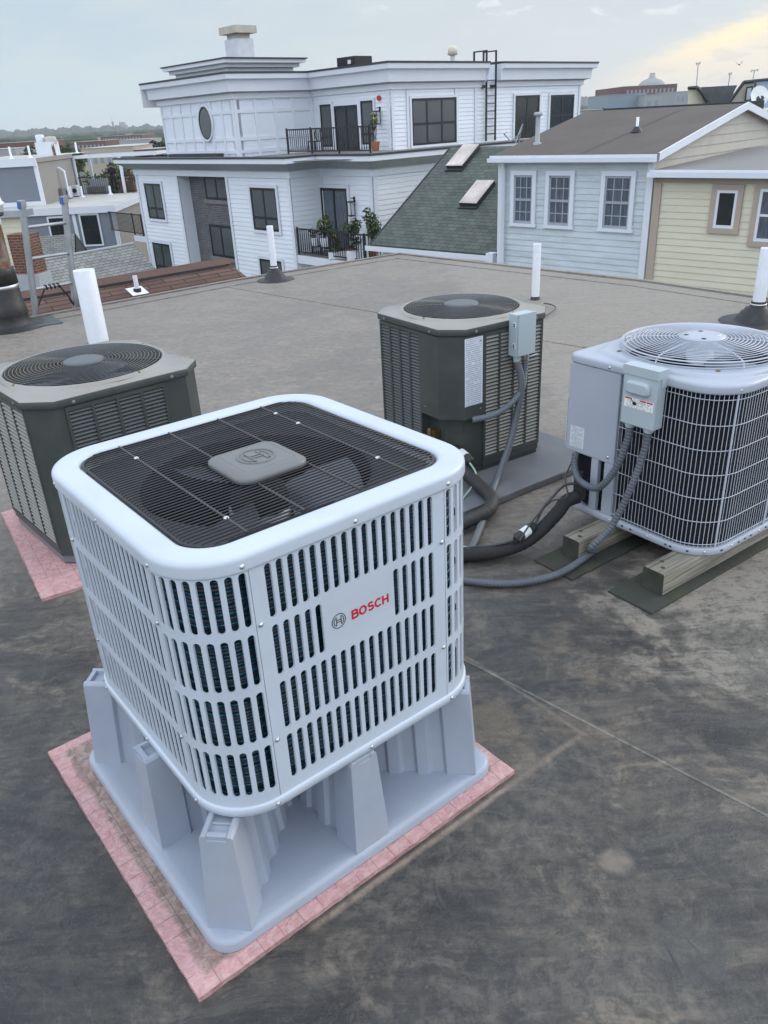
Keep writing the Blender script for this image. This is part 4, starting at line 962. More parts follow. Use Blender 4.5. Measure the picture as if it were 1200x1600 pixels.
# wire cage from the control box round to the right
m = MB(); s_start = PC.L-PC.q-(.42-rC)+0.0; s_end = PC.L+PC.a+PC.q+PC.b
s = s_start; z0w, z1w = .026, zt_-.006
while s < s_end: m.tube([(*PC(s, -.004), z0w), (*PC(s, -.004), z1w)], .0014, 5, False); s += .0158
for i in range(7):
    z = z0w+.012+(z1w-z0w-.03)*i/6; n = 70; m.tube([(*PC(s_start+(s_end-s_start)*k/n, -.0015), z) for k in range(n+1)], .0017, 5, False)
cage = m.build('wire_cage', M_['cwire'], cu)
for s in (PC.L-.06, PC.L+.235, PC.L+PC.a+PC.q+.1):
    m = MB(); m.tube([(*PC(s, .0005), .016), (*PC(s, .0005), zt_+.006)], .0042, 6); m.build('cage_strap', M_['cwire'], cage)
    screws(cage, [((*PC(s, .009), zt_+.012), (PC(s, .02)[0]-PC(s, .0)[0], PC(s, .02)[1]-PC(s, .0)[1], 0))], 'screw', .005)
# top cover with raised round deck
m = MB(); n8 = 10
def rr_(off, z): return [(*q, z) for q in PC.loop(off, n8, 6)]
def cr_(r, z, f=0.):
    out = []
    for q in PC.loop(-.03, n8, 6):
        a = atan2(q[1], q[0]); e = Vector((r*cos(a), r*sin(a), z)); out.append(e*(1-f)+Vector((q[0], q[1], z))*f)
    return out
zz = zt_
rows = [rr_(-.01, zz-.004), rr_(.009, zz-.002), rr_(.011, zz+.001), rr_(.0115, zz+.004), rr_(.0115, zz+.020), rr_(.010, zz+.025), rr_(.005, zz+.029), rr_(-.004, zz+.031), rr_(-.012, zz+.0315), cr_(.345, zz+.032, .62), cr_(.343, zz+.0325, .56), cr_(.336, zz+.036, .45), cr_(.328, zz+.042, .36), cr_(.322, zz+.044, .30), cr_(.316, zz+.0447, .25), cr_(.300, zz+.0455), cr_(.285, zz+.046), cr_(.279, zz+.045), cr_(.275, zz+.040), cr_(.273, zz-.03)]
m.grid(rows, True); tcv = m.build('top_cover', M_['carrier'], cu)
m = MB(); m.lathe([(.272, zz-.03), (.2, zz-.14), (0, zz-.15)], 28, cap=False); m.build('well', M_['dark'], cu)
fn_ = MB(); fn_.lathe([(.05, zz-.02), (.05, zz+.03), (.02, zz+.035)], 16); fn_ = fn_.build('fan', M_['galv'], cu); blades(fn_, 3, .045, .25, zz+.0, 'bladeg', .022, .95, .1)
m = MB()
def dz(r): return zz+.066+.022*max(0, 1-(r/.285)**3)**.5
N_ = 15
for i in range(N_):
    r = .090+(.282-.090)*(i/(N_-1)); z = dz(min(r, .283)); m.tube([(r*cos(2*pi*k/60), r*sin(2*pi*k/60), z) for k in range(61)], .0018, 5, False)
for i in range(3):
    r = .288; m.tube([(r*cos(2*pi*k/60), r*sin(2*pi*k/60), zz+.050+i*.010) for k in range(61)], .0021, 5, False)
for k in range(6):
    a = k*pi/3+.05; m.tube([(r*cos(a), r*sin(a), dz(r)-.003) for r in (.07, .11, .15, .19, .22, .245, .265, .278, .284)]+[(.291*cos(a), .291*sin(a), zz+.046)], .0028, 5)
gd = m.build('fan_guard', M_['cwire'], cu)
m = MB(); zh = dz(.08)+.001; m.lathe([(.080, zh-.002), (.086, zh), (.085, zh+.003), (.05, zh+.006), (.035, zh+.005), (0, zh+.005)], 36); hd = m.build('hub_plate', M_['carrier'], gd)
for k in range(4):
    a = k*pi/2+.7; m = MB(); m.lathe([(.0095, .0), (.0095, .0011), (0, .0012)], 12, (.056*cos(a), .056*sin(a), zh+.0052)); m.build('plate_hole', M_['ink'] if k != 3 else M_['screw'], hd)
screws(tcv, [((.305*cos(a), .305*sin(a), zz+.046), (0, 0, 1)) for a in (-2.36+.0, -.8, .78, 2.5)], 'brass', .007)
# blue sticker on the right-hand face
FR_ = Fac((0, -hC), 0)
m = MB(); m.box(.175, .185, -hC-.009, -hC-.003, .27, .33); m.build('blue_tag', M_['blue'], cage, bevel=.002)
# timbers
M_['wood'] = mat('weathered_timber', (.25, .23, .19), .85, var=.5, vs_=3, stretch=(1.2, 26, 26), bump=.6, bs=5, dirt=(.10, .095, .06), dirt_amt=.55, dirt_s=1.5)
M_['endgrain'] = mat('end_grain', (.055, .054, .045), .9, var=.4, vs_=9, bump=.4, bs=30, dirt=(.07, .085, .03), dirt_amt=.7, dirt_s=6)
def timber(lab, v0, v1, u0, u1, glab, mv0, mv1, mu0, mu1):
    c_ = AW(OC, TC, (u0+u1)/2, (v0+v1)/2, .0075); t = thing('timber_block', lab, 'timber', c_, TC, 'timbers under the light grey condenser')
    a, b, H = (u1-u0)/2, (v1-v0)/2, .0870
    m = MB(); rnd = random.Random(int(v0*1000)); ns = 18
    rows = []
    for i in range(ns+1):
        x = -a+2*a*i/ns; j = lambda s=.0012: rnd.uniform(-s, s)
        rows.append([(x, -b+.003, 0), (x, -b+j(), .004), (x, -b+j(), H-.005), (x, -b+.005, H+j(.0006)), (x, -b*.3, H+j(.0008)), (x, b*.3, H+j(.0008)), (x, b-.005, H+j(.0006)), (x, b+j(), H-.005), (x, b+j(), .004), (x, b-.003, 0)])
    m.grid(rows, True, 0, False); m.face(rows[0], 1); m.face(rows[-1][::-1], 1)
    m.build('timber', [M_['wood'], M_['endgrain']], t, recalc=True)
    for kx in ((-a+.04, -b*.2), (-a+.075, b*.45)):
        m = MB(); m.lathe([(.009, 0), (.006, .0008), (0, .001)], 10, (kx[0], kx[1], H+.0006)); m.build('knot', M_['endgrain'], t)
    c2 = AW(OC, TC, (mu0+mu1)/2, (mv0+mv1)/2, 0); t2 = thing('rubber_mat', glab, 'mat', c2, TC, 'rubber mats under the timbers')
    a, b = (mu1-mu0)/2, (mv1-mv0)/2; m = MB(); rnd = random.Random(5); top = []
    pts = [(-a, -b)]+[(-a+2*a*i/12, -b+rnd.uniform(-.003, .003)) for i in range(1, 12)]+[(a, -b), (a, b)]+[(a-2*a*i/12, b+rnd.uniform(-.003, .003)) for i in range(1, 12)]+[(-a, b)]
    m.prism(pts, 0, .0072); m.build('mat_sheet', M_['matt'], t2)
timber('rear left weathered timber block carrying the light grey condenser', .392, .474, -.212, .86, 'rear left dark rubber mat below a timber block', .322, .518, -.325, .9)
timber('front weathered timber block with two knots carrying the light grey condenser', .036, .128, -.172, .84, 'front dark rubber mat below a timber block with knots', -.008, .185, -.286, 1.05)
# switch box with raised front and warning sticker
def CWp(u, v, z): return AW(OC, TC, u, v, z)
sb2, a, b, H = swbox('switch_box', 'pale grey switch box with red and white warning sticker on the light grey condenser', OC, TC, -.058, -.006, .229, .372, .553, .768)
m = MB(); m.box(-a, a, -b, b, 0, H-.012); m.build('box_body', M_['disc'], sb2, bevel=.004)
m = MB(); m.box(-a-.004, a, -b-.004, b+.004, H-.030, H+.004); m.box(-a*.2, a, -b-.004, -b-.0005, H-.062, H-.030); m.build('cover', M_['disc'], sb2, bevel=.004)
m = MB(); Pb = Per(.102, .02, .052); rows = []
for o, x in ((0, 0), (0, .006), (-.004, .014), (-.010, .017)): rows.append([(-a-x+.0005, q[0]+.004, q[1]+H-.072) for q in Pb.loop(o, 5, 2)])
m.grid(rows, True); m.face(rows[-1]); m.build('raised_front', M_['disc'], sb2)
FS = Fac((-a-.0003, 0), 270)
LB4 = textmat('warning_small_print', (.80, .81, .80), (.35, .36, .38), 9, 20, .5)
st_ = label(sb2, FS, -.060, .064, H-.150, H-.112, LB4, .0006, 'warning_sticker')
for s in (-.058, .008, .036):
    m = MB(); fbox(m, FS, s, s+(.025 if s > 0 else .030), .0007, .0010, H-.119, H-.1135); m.build('red_heading', M_['red'], st_)
m = MB()
for da in range(1):
    m.lathe([(.0085, 0), (.0085, .0005)], 12, (0, 0, 0))
m2 = MB(); cpt = FS.p(-.015, .0011, H-.131); q = Vector((0, 0, 1)).rotation_difference(FS.n).to_matrix()
rows = [[cpt+q @ Vector((r*cos(2*pi*i/12), r*sin(2*pi*i/12)*1.3, z)) for i in range(12)] for r, z in ((.007, 0), (.0068, .0004), (.0001, .0005))]
m2.grid(rows, True); m2.tube([cpt+FS.d*(-.016)+Vector((0, 0, .012)), cpt], .0018, 5); m2.build('hazard_mark', M_['ink'], st_)
for v in (.045, -.036):
    m = MB(); m.lathe([(.017, -.018), (.020, -.010), (.020, 0)], 12, (0, v, 0)); m.build('conduit_fitting', M_['disc'], sb2)
fu = (-.058-.006)/2
cable('conduit', 'short corrugated grey conduit from the warning-stickered switch box to the light grey control box', 'conduit', [CWp(fu, .345, .537), CWp(fu-.002, .347, .49), CWp(fu-.015, .375, .37), CWp(fu-.03, .44, .265), CWp(fu-.02, .54, .255), CWp(fu+.01, .60, .29), CWp(fu+.03, .615, .345)], .0142, 'conduit', rings=.0135, sub=16)
lp_ = [CWp(fu, .2645, .537), CWp(fu-.004, .267, .48), CWp(fu-.03, .285, .34), CWp(fu-.08, .32, .17), CWp(fu-.145, .36, .075)]+[at(925, 862, .03), at(880, 893, .020), at(830, 908, .018), at(780, 912, .017), at(725, 907, .017), at(680, 895, .017), at(640, 880, .017)]
cable('conduit', 'long corrugated grey conduit running from the warning-stickered switch box across the roof', 'conduit', lp_, .0138, 'conduit', rings=.0135, sub=16)
pv = CWp(-.04, .56, .175)
P = smoothpath([pv, CWp(-.09, .575, .165)]+[at(872, 800, .13), at(845, 828, .085), at(818, 848, .05), at(785, 860, .036), at(750, 866, .032), at(715, 868, .030), at(660, 870, .03)], 12)
m = MB(); m.tube(P, .028, 14, True, 0, lambda i: .0275+.0008*sin(i*2.1)); o = m.build('refrigerant_line', M_['foamblk']); tag(o, 'thick smooth black insulated pipe leading to the light grey condenser', 'pipe')
cable('thin_pipe', 'thin dark liquid pipe running above the thick black insulated pipe', 'pipe', [CWp(-.02, .56, .225), CWp(-.07, .60, .225), at(862, 778, .21), at(848, 795, .17), at(838, 815, .12), at(826, 830, .10)], .0055, 'cable')
fd2 = thing('filter_drier', 'small black filter with a white band on the thick black pipe', 'filter', at(816, 832, .10), 0); drier(fd2, at(836, 820, .115), at(805, 843, .09), .020)
cable('thin_pipe', 'thin dark cable lying on the roof in front of the filter drier', 'cable', [at(806, 843, .085), at(790, 848, .07), at(765, 853, .06), at(730, 856, .03), at(690, 862, .02)], .0050, 'cable')
cable('control_cable', 'thin black cable drooping from the light grey control box to the filter', 'cable', [CWp(.0, .61, .345), CWp(-.02, .62, .30), CWp(-.05, .62, .24), at(886, 776, .20), at(862, 783, .20), at(842, 802, .15), at(822, 828, .13), at(812, 845, .10)], .0035, 'cable')
cable('ground_wire', 'pale green wire end lying on the roof beside the thick black pipe', 'wire', [at(690, 848, .02), at(715, 853, .012), at(745, 856, .009)], .0042, 'green')
# ------------------------------------------------------------------ things standing on / at the edge of the roof
def vent(lab, base, r, htop, boot=True, lean=(0, 0), bootr=.11):
    t = thing('vent_pipe', lab, 'vent pipe', base, 0, 'white plastic vent pipes on the roof')
    m = MB(); B = Vector(base); n = 24; z0 = .0 if not boot else .10
    rows = []
    for rr, z in ((r, z0), (r, htop), (r*.985, htop+.002), (r*.90, htop+.002), (r*.9, htop-.12), (0.0005, htop-.12)):
        rows.append([B+Vector((lean[0]*z+rr*cos(2*pi*k/n), lean[1]*z+rr*sin(2*pi*k/n), z)) for k in range(n)])
    m.grid(rows, True); m.build('pipe', M_['pvc'], t)
    if boot:
        m = MB(); pr = [(bootr*1.75, .001), (bootr*1.72, .006), (bootr*1.15, .010), (bootr, .018), (bootr*.93, .045), (bootr*.84, .050), (bootr*.76, .078), (bootr*.66, .083), (bootr*.58, .108), (r*1.35, .112), (r*1.15, .150), (r*1.12, .160)]
        m.lathe(pr, 28, tuple(B), cap=False); m.build('rubber_boot', M_['boot'], t)
        m = MB(); m.lathe([(r*1.22, .130), (r*1.30, .131), (r*1.30, .143), (r*1.22, .144)], 24, tuple(B), cap=False); m.build('clamp', M_['screw'], t)
    else:
        m = MB(); m.lathe([(r*1.35, .001), (r*1.3, .005), (r*1.1, .012), (r*1.08, .03)], 24, tuple(B), cap=False); m.build('collar', M_['boot'], t)
    return t
vent('thick white vent pipe standing behind the dark condenser at the left edge', (-2.315, 6.62, 0), .084, .615, False)
vent('slim white vent pipe in a black boot near the far corner of the roof', (-1.10, 9.30, 0), .037, .585, True, bootr=.125)
vent('slim white vent pipe directly behind the middle dark condenser', (1.530, 7.50, 0), .037, .50, False)
vent('white vent pipe in a black conical boot at the right edge', (3.045, 6.24, 0), .048, .56, True, bootr=.16)
vent('white vent pipe at the right edge, behind the one with the conical boot', (3.43, 6.62, 0), .05, .56, True, bootr=.14)
# wire end near middle unit
cable('loose_wire', 'thin dark wire loop lying on the roof behind the middle condenser', 'wire', [at(835, 500, .01), at(855, 492, .02), at(868, 482, .03), at(862, 476, .03), at(850, 474, .02)], .006, 'cable')
# old flue with rubber boot
fl = thing('flue_pipe', 'rusty metal flue in a tall black wrap with a silver band at the left edge', 'flue', (-3.47, 7.60, 0))
B = Vector((-3.47, 7.60, 0))
def lat(name, prof, mt, n=28, sm=True, par=fl):
    m = MB(); m.lathe(prof, n, tuple(B), cap=False, sm=sm); return m.build(name, M_[mt], par)
lat('rubber_boot', [(.40, .002), (.38, .006), (.215, .012), (.205, .03), (.195, .10), (.197, .105), (.187, .20), (.180, .21), (.172, .33), (.168, .345)], 'boot')
lat('band', [(.160, .345), (.172, .346), (.172, .385), (.160, .386)], 'screw')
lat('tape_wrap', [(.165, .386), (.176, .388), (.170, .47), (.172, .475), (.163, .52), (.158, .53)], 'boot')
lat('pipe', [(.150, .50), (.148, .97)], 'rust')
lat('collar', [(.149, .90), (.158, .905), (.158, .95), (.149, .955)], 'galv')
lat('rain_cap', [(.16, 1.00), (.20, 1.01), (.205, 1.06), (.22, 1.065), (.22, 1.085), (.205, 1.09), (.19, 1.17), (.15, 1.23), (0, 1.26)], 'pvc')
lat('cap_base', [(.148, .965), (.19, .975), (.195, 1.0), (.16, 1.005)], 'boot')
# ladder leaning over the roof edge
la, lb_ = Vector((-3.405, 8.109, 0)), Vector((-3.098, 8.399, 0))
ld = thing('extension_ladder', 'silver aluminium ladder with blue end caps rising above the left roof edge', 'ladder', la)
d = (lb_-la); dn = d.normalized(); dp = Vector((-dn.y, dn.x, 0)); lean = Vector((.105, .045, 1.05))/1.05
for P0_ in (la, lb_):
    m = MB(); T = lambda v, P0_=P0_: P0_+dn*v.x+dp*v.y+lean*v.z
    m.box(-.016, .016, -.032, .032, -2.2, 1.03, T); m.box(-.020, -.0165, -.036, .036, -2.2, 1.03, T); m.box(.0165, .020, -.036, .036, -2.2, 1.03, T)
    m.build('rail', M_['alu'], ld)
    m = MB(); m.box(-.026, .026, -.042, .042, 1.0, 1.06, T); m.build('end_cap', M_['alu'], ld)
    m = MB(); m.box(-.030, -.0265, -.030, .046, .985, 1.05, T); m.build('cap_pad', M_['blue'], ld)
for z in (.235, .525, .815, -.06, -.35):
    m = MB(); m.tube([la+lean*z, lb_+lean*z], .0155, 8); m.build('rung', M_['alu'], ld)
m = MB(); r1 = la+lean*.235+d*.2
for i in range(4):
    q = la+lean*.235+d*(.30+.10*i); m.tube([q+dp*.022*cos(a)+Vector((0, 0, .022*sin(a)))+dn*.02*a/6 for a in [k*.7 for k in range(10)]], .008, 5)
m.tube([la+lean*.235+d*.30, la+lean*.10+d*.12, la+lean*.02+d*.03], .009, 5); m.tube([la+lean*.22+d*.66, la+lean*.10+d*.86, la+lean*.0+d*.97], .009, 5)
m.build('rope', M_['rail'], ld)
# small roof vent in a white flashing on the brown roof
# ------------------------------------------------------------------ brown shingle roof beyond the left edge
br = thing('neighbouring_roof', 'brown shingled roof just beyond the left edge of the flat roof', 'roof', (-3.6, 10.6, -1))
ul = Vector((-3.092+1.558, 8.121-9.41, 0)).normalized()      # along our roof edge, towards the left
nl = Vector((-ul.y, ul.x, 0)); nl = nl if nl.y > 0 else -nl  # away from us
A0 = Vector((-1.558, 9.41, 0))-ul*.0
top_r = at(353, 408, -.20); top_l = top_r+ul*7.5
slp = 1.9
m = MB(); dv = Vector((-nl.x, -nl.y, 0))*1.0; low = Vector((dv.x*slp, dv.y*slp, -.62))
m_n = low.normalized()
slab(m, top_l+low, -ul, -low, 7.5, low.length, .05)
slab(m, top_r, ul, Vector((nl.x*1., nl.y*1., -.8)), 7.5, 2.5, .05)
m.build('shingles', M_['shB'], br)
M_['ridge'] = mat('brown_ridge_cap', (.10, .058, .045), .85, var=.15)
m = MB()
T = lambda v: top_r+ul*v.x+Vector((dv.x*v.y, dv.y*v.y, v.z-.62/slp*abs(v.y)))
m.face([T(Vector(p)) for p in ((0, .16, .035), (7.5, .16, .035), (7.5, 0, .05), (0, 0, .05))]); m.face([T(Vector(p)) for p in ((0, 0, .05), (7.5, 0, .05), (7.5, -.16, .035), (0, -.16, .035))])
m.build('ridge_cap', M_['ridge'], br)
m = MB(); m.face([T(Vector(p)) for p in ((.1, .165, .004), (7.5, .165, .004), (7.5, .165, .034), (.1, .165, .034))]); m.build('ridge_gap', M_['edge'], br)
m = MB(); m.prism([tuple((top_r+dv*1.6)[:2]), tuple((top_r-dv*1.6)[:2]), tuple((top_l-dv*1.6)[:2]), tuple((top_l+dv*1.6)[:2])][::-1], -7, -1.0); m.build('wall', M_['taupeside'], br)
# its little vent
vb = at(215, 459, -.50); 
tv = thing('roof_vent', 'little white vent pipe in a square flashing on the brown shingled roof', 'roof vent', vb)
nrm = (-ul).cross(-low.normalized()).normalized(); nrm = nrm if nrm.z > 0 else -nrm
rd = (at(215, 456, -1)-Vector((0, 0, EYE))).normalized(); o0 = Vector((0, 0, EYE)); base = o0+rd*((top_r-o0).dot(nrm)/rd.dot(nrm)); tv.location = base
m = MB(); T = lambda v: base+ul*v.x+low.normalized()*v.y+nrm*v.z
m.box(-.115, .115, -.12, .10, .004, .012, T); m.build('flashing', M_['pvc'], tv, world=True)
m = MB(); m.tube([base, base+Vector((0, 0, .045))], .052, 14); m.build('rubber_ring', M_['boot'], tv, world=True)
m = MB(); m.tube([base, base+Vector((0, 0, .21))], .030, 14); m.build('pipe', M_['pvc'], tv, world=True)

# ------------------------------------------------------------------ white three-storey apartment block
K = Vector((-2.79, 31.5, 0)); D1 = Vector((cos(radians(-49)), sin(radians(-49)), 0)); D2 = Vector((cos(radians(41)), sin(radians(41)), 0))
Kc = K+D2*1.4; Kd = Kc+D1*3.0
FA, FB_, FC, FD = Fac(K, -49), Fac(K, 41), Fac(Kc, -49), Fac(Kd, 41)
T0 = Vector((-5.44, 37.7, 0)); Tc = T0+D2*4.2; Td = Tc+D1*5.25
TA, TB, TCf, TDf = Fac(T0, -49), Fac(T0, 41), Fac(Tc, -49), Fac(Td, 41)
wb = thing('apartment_building', 'white clapboard apartment block with roof terrace, oval window and dark brick bay', 'building', (0, 36, -7))
BOT = -7.
m = MB()
siding(m, FA, -12.35, -8.35, BOT, -.15, .17, .022); siding(m, FA, -4.42, 0, BOT, -.15, .17, .022)
siding(m, FB_, 0, 1.4, BOT, -.15, .17, .022); siding(m, FC, 0, 3.0, BOT, -.15, .17, .022); siding(m, FD, 0, 14, BOT, -.15, .17, .022)
m.face([FA.p(-12.35, 0, BOT), FA.p(-12.35, -9, BOT), FA.p(-12.35, -9, 0), FA.p(-12.35, 0, 0)])
m.build('lower_wall', M_['siding'], wb, recalc=False)
# white corner boards and band
m = MB()
for F, s in ((FA, -12.35), (FA, -8.50), (FA, -4.42), (FA, -.16), (FC, 2.84), (FD, .0), (FC, .0)):
    m = MB(); fbox(m, F, s, s+.16, .031, .045, BOT, -.15); m.build('corner_board', M_['white'], wb)
m = MB(); FRc = Fac(FA.p(-8.35, 0, 0), 41)
siding(m, FRc, 0, .55, BOT, -.15); m.build('bay_return', M_['siding'], wb, recalc=False)
m = MB(); FBk_ = Fac(FA.p(0, -.55, 0), -49); P4 = [FBk_.p(-8.35, 0, BOT), FBk_.p(-4.42, 0, BOT), FBk_.p(-4.42, 0, -.15), FBk_.p(-8.35, 0, -.15)]
m.face(P4, 0, [(0, 0), (3.93, 0), (3.93, 6.85), (0, 6.85)]); m.build('brick_bay', M_['brickd'], wb, recalc=False)
def lowcornice():
    m = MB(); g = MB(); s = MB(); e = MB()
    # plan outline of walls (left to right)
    pl = [FA.p(-12.35, 0, 0), FA.p(0, 0, 0), Kc+Vector((0, 0, 0)), Kd.copy(), Kd+D2*14]
    pl2 = [p.copy() for p in pl]
    def off(d):
        return [FA.p(-12.35-d, d, 0), FA.p(0+d, d, 0), FB_.p(1.4-d, d, 0)+Vector((0, 0, 0)), FC.p(3.0+d, d, 0), FD.p(14, d, 0)]
    def loft(mb, d0, z0, d1, z1):
        a, b = off(d0), off(d1)
        for i in range(4): mb.face([a[i]+Vector((0, 0, z0)), a[i+1]+Vector((0, 0, z0)), b[i+1]+Vector((0, 0, z1)), b[i]+Vector((0, 0, z1))])
        mb.face([Vector((a[0].x, a[0].y, z0)), Vector((b[0].x, b[0].y, z1)), Vector((b[0].x, b[0].y, z1))-FA.n*9, Vector((a[0].x, a[0].y, z0))-FA.n*9])
    loft(m, .03, -.20, .06, -.20); loft(m, .06, -.20, .06, .05); loft(m, .06, .05, .20, .06)
    loft(s, .20, .06, .62, .33)
    loft(m, .62, .33, .66, .33); loft(m, .66, .33, .66, .50)
    loft(e, .66, .50, .69, .50); loft(e, .69, .50, .69, .56); loft(e, .69, .56, .3, .565)
    m.build('cornice', M_['white'], wb, recalc=False); s.build('soffit', M_['soffit'], wb, recalc=False); e.build('roof_edge', M_['edge'], wb, recalc=False)
lowcornice()
m = MB(); m.face([tuple(FA.p(-12.6, .4, .40)), tuple(FA.p(.4, .4, .40)), tuple(FC.p(3.3, .4, .40)), tuple(FD.p(14, .4, .40)), tuple(FD.p(14, -12, .40)), tuple(FA.p(-12.6, -12, .40))]); m.build('terrace_floor', M_['deck'], wb)
# windows, lower
wk = dict(out=.031, trim=.11)
for s0, s1, z0, z1 in ((-11.55, -9.95, -2.1, -.55), (-11.72, -10.0, -4.75, -3.2), (-2.66, -.93, -2.12, -.55), (-2.55, -1.0, -4.7, -3.22)):
    winpart(wb, FA, s0, s1, z0, z1, 2, (.30,), fr=.085, gm='blind', **wk)
for s0, s1, z0, z1 in ((-7.05, -5.2, -1.17, -.24), (-7.15, -5.25, -3.55, -2.2)):
    o = winpart(wb, FBk_, s0, s1, z0, z1, 2, (), fr=.10, trim=0, gm='blind', out=.01)
    mm = MB(); fbox(mm, FBk_, s0-.12, s1+.12, .0, .09, z0-.16, z0-.005); mm.build('sill', M_['deck'], o, world=True)
winpart(wb, FC, 0.02+.0, 1.60, -2.86, -.62, 2, (), fr=.10, gm='curtain', name='balcony_door', **wk)
# upper floor
m = MB(); UB, UT = .40, 3.55
siding(m, TCf, 0, 5.25, UB, 2.7, .17, .022); siding(m, TDf, 0, 13.2, UB, 2.7, .17, .022)
FE = Fac(TDf.p(13.2, 0, 0), 131); siding(m, FE, 0, 6, UB, 2.7)
m.build('upper_wall', M_['siding'], wb, recalc=False)
m = MB(); fbox(m, TA, -6.3, 0, -.3, 0, UB-.02, 2.9); fbox(m, TB, 0.0, 4.2, -.3, 0, UB-.02, 2.9)
m.build('tower_wall', M_['panelw'], wb)
m = MB()   # raised battens of the panelling
def battens(F, s0, s1, n, zs):
    for i in range(n+1):
        s = s0+(s1-s0)*i/n; fbox(m, F, s-.07, s+.07, .0, .045, UB, 2.75)
    for z in zs: fbox(m, F, s0, s1, .0, .038, z-.07, z+.07)
battens(TA, -6.25, -.07, 7, (.62, 1.12, 2.18, 2.68)); battens(TB, .07, 4.1, 4, (.62, 1.12, 2.18, 2.68))
m.build('panel_battens', M_['white'], wb)
for s in (.08, .95, 3.9, 5.2): m = MB(); fbox(m, TDf, s-.07, s+.07, .031, .05, UB, 2.7); m.build('corner_board', M_['white'], wb)
for s in (6.6, 13.1): m = MB(); fbox(m, TDf, s-.08, s+.08, .031, .05, UB, 2.7)
m.build('corner_board', M_['white'], wb)
m = MB(); fbox(m, TCf, 5.09, 5.25, .031, .05, UB, 2.7); m.build('corner_board', M_['white'], wb); m = MB(); fbox(m, TCf, 0, .12, .031, .05, UB, 2.7)
m.build('corner_board', M_['white'], wb)
# oval window
m = MB(); N_ = 36; cs, cz, ra, rb_ = -2.33, 1.80, .50, .62
rows = [[TA.p(cs+ra*k*cos(2*pi*i/N_), o_, cz+rb_*k*sin(2*pi*i/N_)) for i in range(N_)] for k, o_ in ((1.22, .02), (1.22, .10), (1.08, .10), (1.06, .05))]
m.grid(rows, True); ow = m.build('oval_window', M_['white'], wb)
m = MB(); rows = [[TA.p(cs+ra*k*cos(2*pi*i/N_), o_, cz+rb_*k*sin(2*pi*i/N_)) for i in range(N_)] for k, o_ in ((1.07, .055), (1.07, .085), (.98, .085), (.98, .06))]; m.grid(rows, True); m.build('oval_frame', M_['blk'], ow, world=True)
m = MB(); m.face([TA.p(cs+ra*cos(2*pi*i/N_), .065, cz+rb_*sin(2*pi*i/N_)) for i in range(N_)]); m.build('pane', M_['blind'], ow, world=True)
m = MB(); fbox(m, TA, -5.0, -.6, .40, .7, .42, .60); m.build('skylight_kerb', M_['edge'], wb)
# upper cornice as stepped outline
def uppercornice():
    def off(d): return [TA.p(-6.4-d, d, 0), TA.p(d, d, 0), TB.p(4.2-d, d, 0), TCf.p(5.25+d, d, 0), TDf.p(5.55, d, 0)]
    def off2(d): return [TDf.p(6.55, -1.3, 0), TDf.p(6.55, d, 0), TDf.p(13.2+d, d, 0), FE.p(6, d, 0)]
    def doit(off, cap, i0=0):
        m = MB(); s = MB(); e = MB()
        def loft(mb, d0, z0, d1, z1):
            a, b = off(d0), off(d1)
            for i in range(i0, len(a)-1): mb.face([a[i]+Vector((0, 0, z0)), a[i+1]+Vector((0, 0, z0)), b[i+1]+Vector((0, 0, z1)), b[i]+Vector((0, 0, z1))])
        loft(m, .0, 2.62, .10, 2.66); loft(m, .10, 2.66, .10, 2.86); loft(s, .10, 2.86, .34, 2.92); loft(m, .34, 2.92, .38, 3.34); loft(m, .38, 3.34, .55, 3.38); loft(m, .55, 3.38, .57, 3.56); loft(e, .57, 3.56, .60, 3.57); loft(e, .60, 3.57, .60, 3.64); loft(e, .60, 3.64, .2, 3.66)
        a = off(.57); e.face([Vector((p.x, p.y, 3.60)) for p in a]+([Vector((cap.x, cap.y, 3.60))] if cap is not None else []))
        m.build('upper_cornice', M_['white'], wb, recalc=False); s.build('upper_soffit', M_['soffit'], wb, recalc=False); e.build('upper_roof_edge', M_['edge'], wb, recalc=False)
    doit(off, TDf.p(5.55, -9, 0)); doit(off2, None)
    m = MB()
    a = [TA.p(-6.4-.57, .57, 0), TA.p(-6.4-.57, -5.5, 0)]
    m.face([Vector((a[0].x, a[0].y, 2.62)), Vector((a[1].x, a[1].y, 2.62)), Vector((a[1].x, a[1].y, 3.56)), Vector((a[0].x, a[0].y, 3.56))])
    for F, s in ((TDf, 5.55),):
        m.face([F.p(s, 0, 2.62), F.p(s, .38, 2.9), F.p(s, .57, 3.38), F.p(s, .57, 3.56), F.p(s, -1.3, 3.56), F.p(s, -1.3, 2.62)])
    fbox(m, TDf, 5.56, 6.54, -1.35, -.01, 2.60, 2.95)
    m.build('cornice_return', M_['white'], wb)
uppercornice()
# small raised roof + white chimney box
def lanternroof():
    o = TA.p(-2.6, -1.9, 0); F = Fac(o, -49); m = MB(); e = MB()
    for w_, z0, z1 in ((2.3, 3.55, 3.85), (2.55, 3.85, 4.0), (2.8, 4.0, 4.14)): fbox(m, F, -w_*.95, w_*.95, -w_*.75, w_*.75, z0, z1)
    fbox(e, F, -2.75, 2.75, -2.15, 2.15, 4.143, 4.19)
    m.build('raised_roof', M_['white'], wb); e.build('raised_roof_edge', M_['edge'], wb)
    c = MB(); F = Fac(TA.p(-1.9, -1.9, 0), -49)
    fbox(c, F, -.50, .50, -.42, .42, 4.19, 5.02); ch = c.build('chimney', M_['galv'], wb)
    c = MB(); fbox(c, F, -.40, .40, -.33, .33, 5.02, 5.22); fbox(c, F, -.66, .66, -.55, .55, 5.22, 5.50); M_['chc'] = mat('chimney_cap_concrete', (.50, .47, .40), .8, dirt=(.3, .28, .24)); c.build('chimney_cap', M_['chc'], ch, world=True)
lanternroof()
wk2 = dict(out=.031, trim=.10)
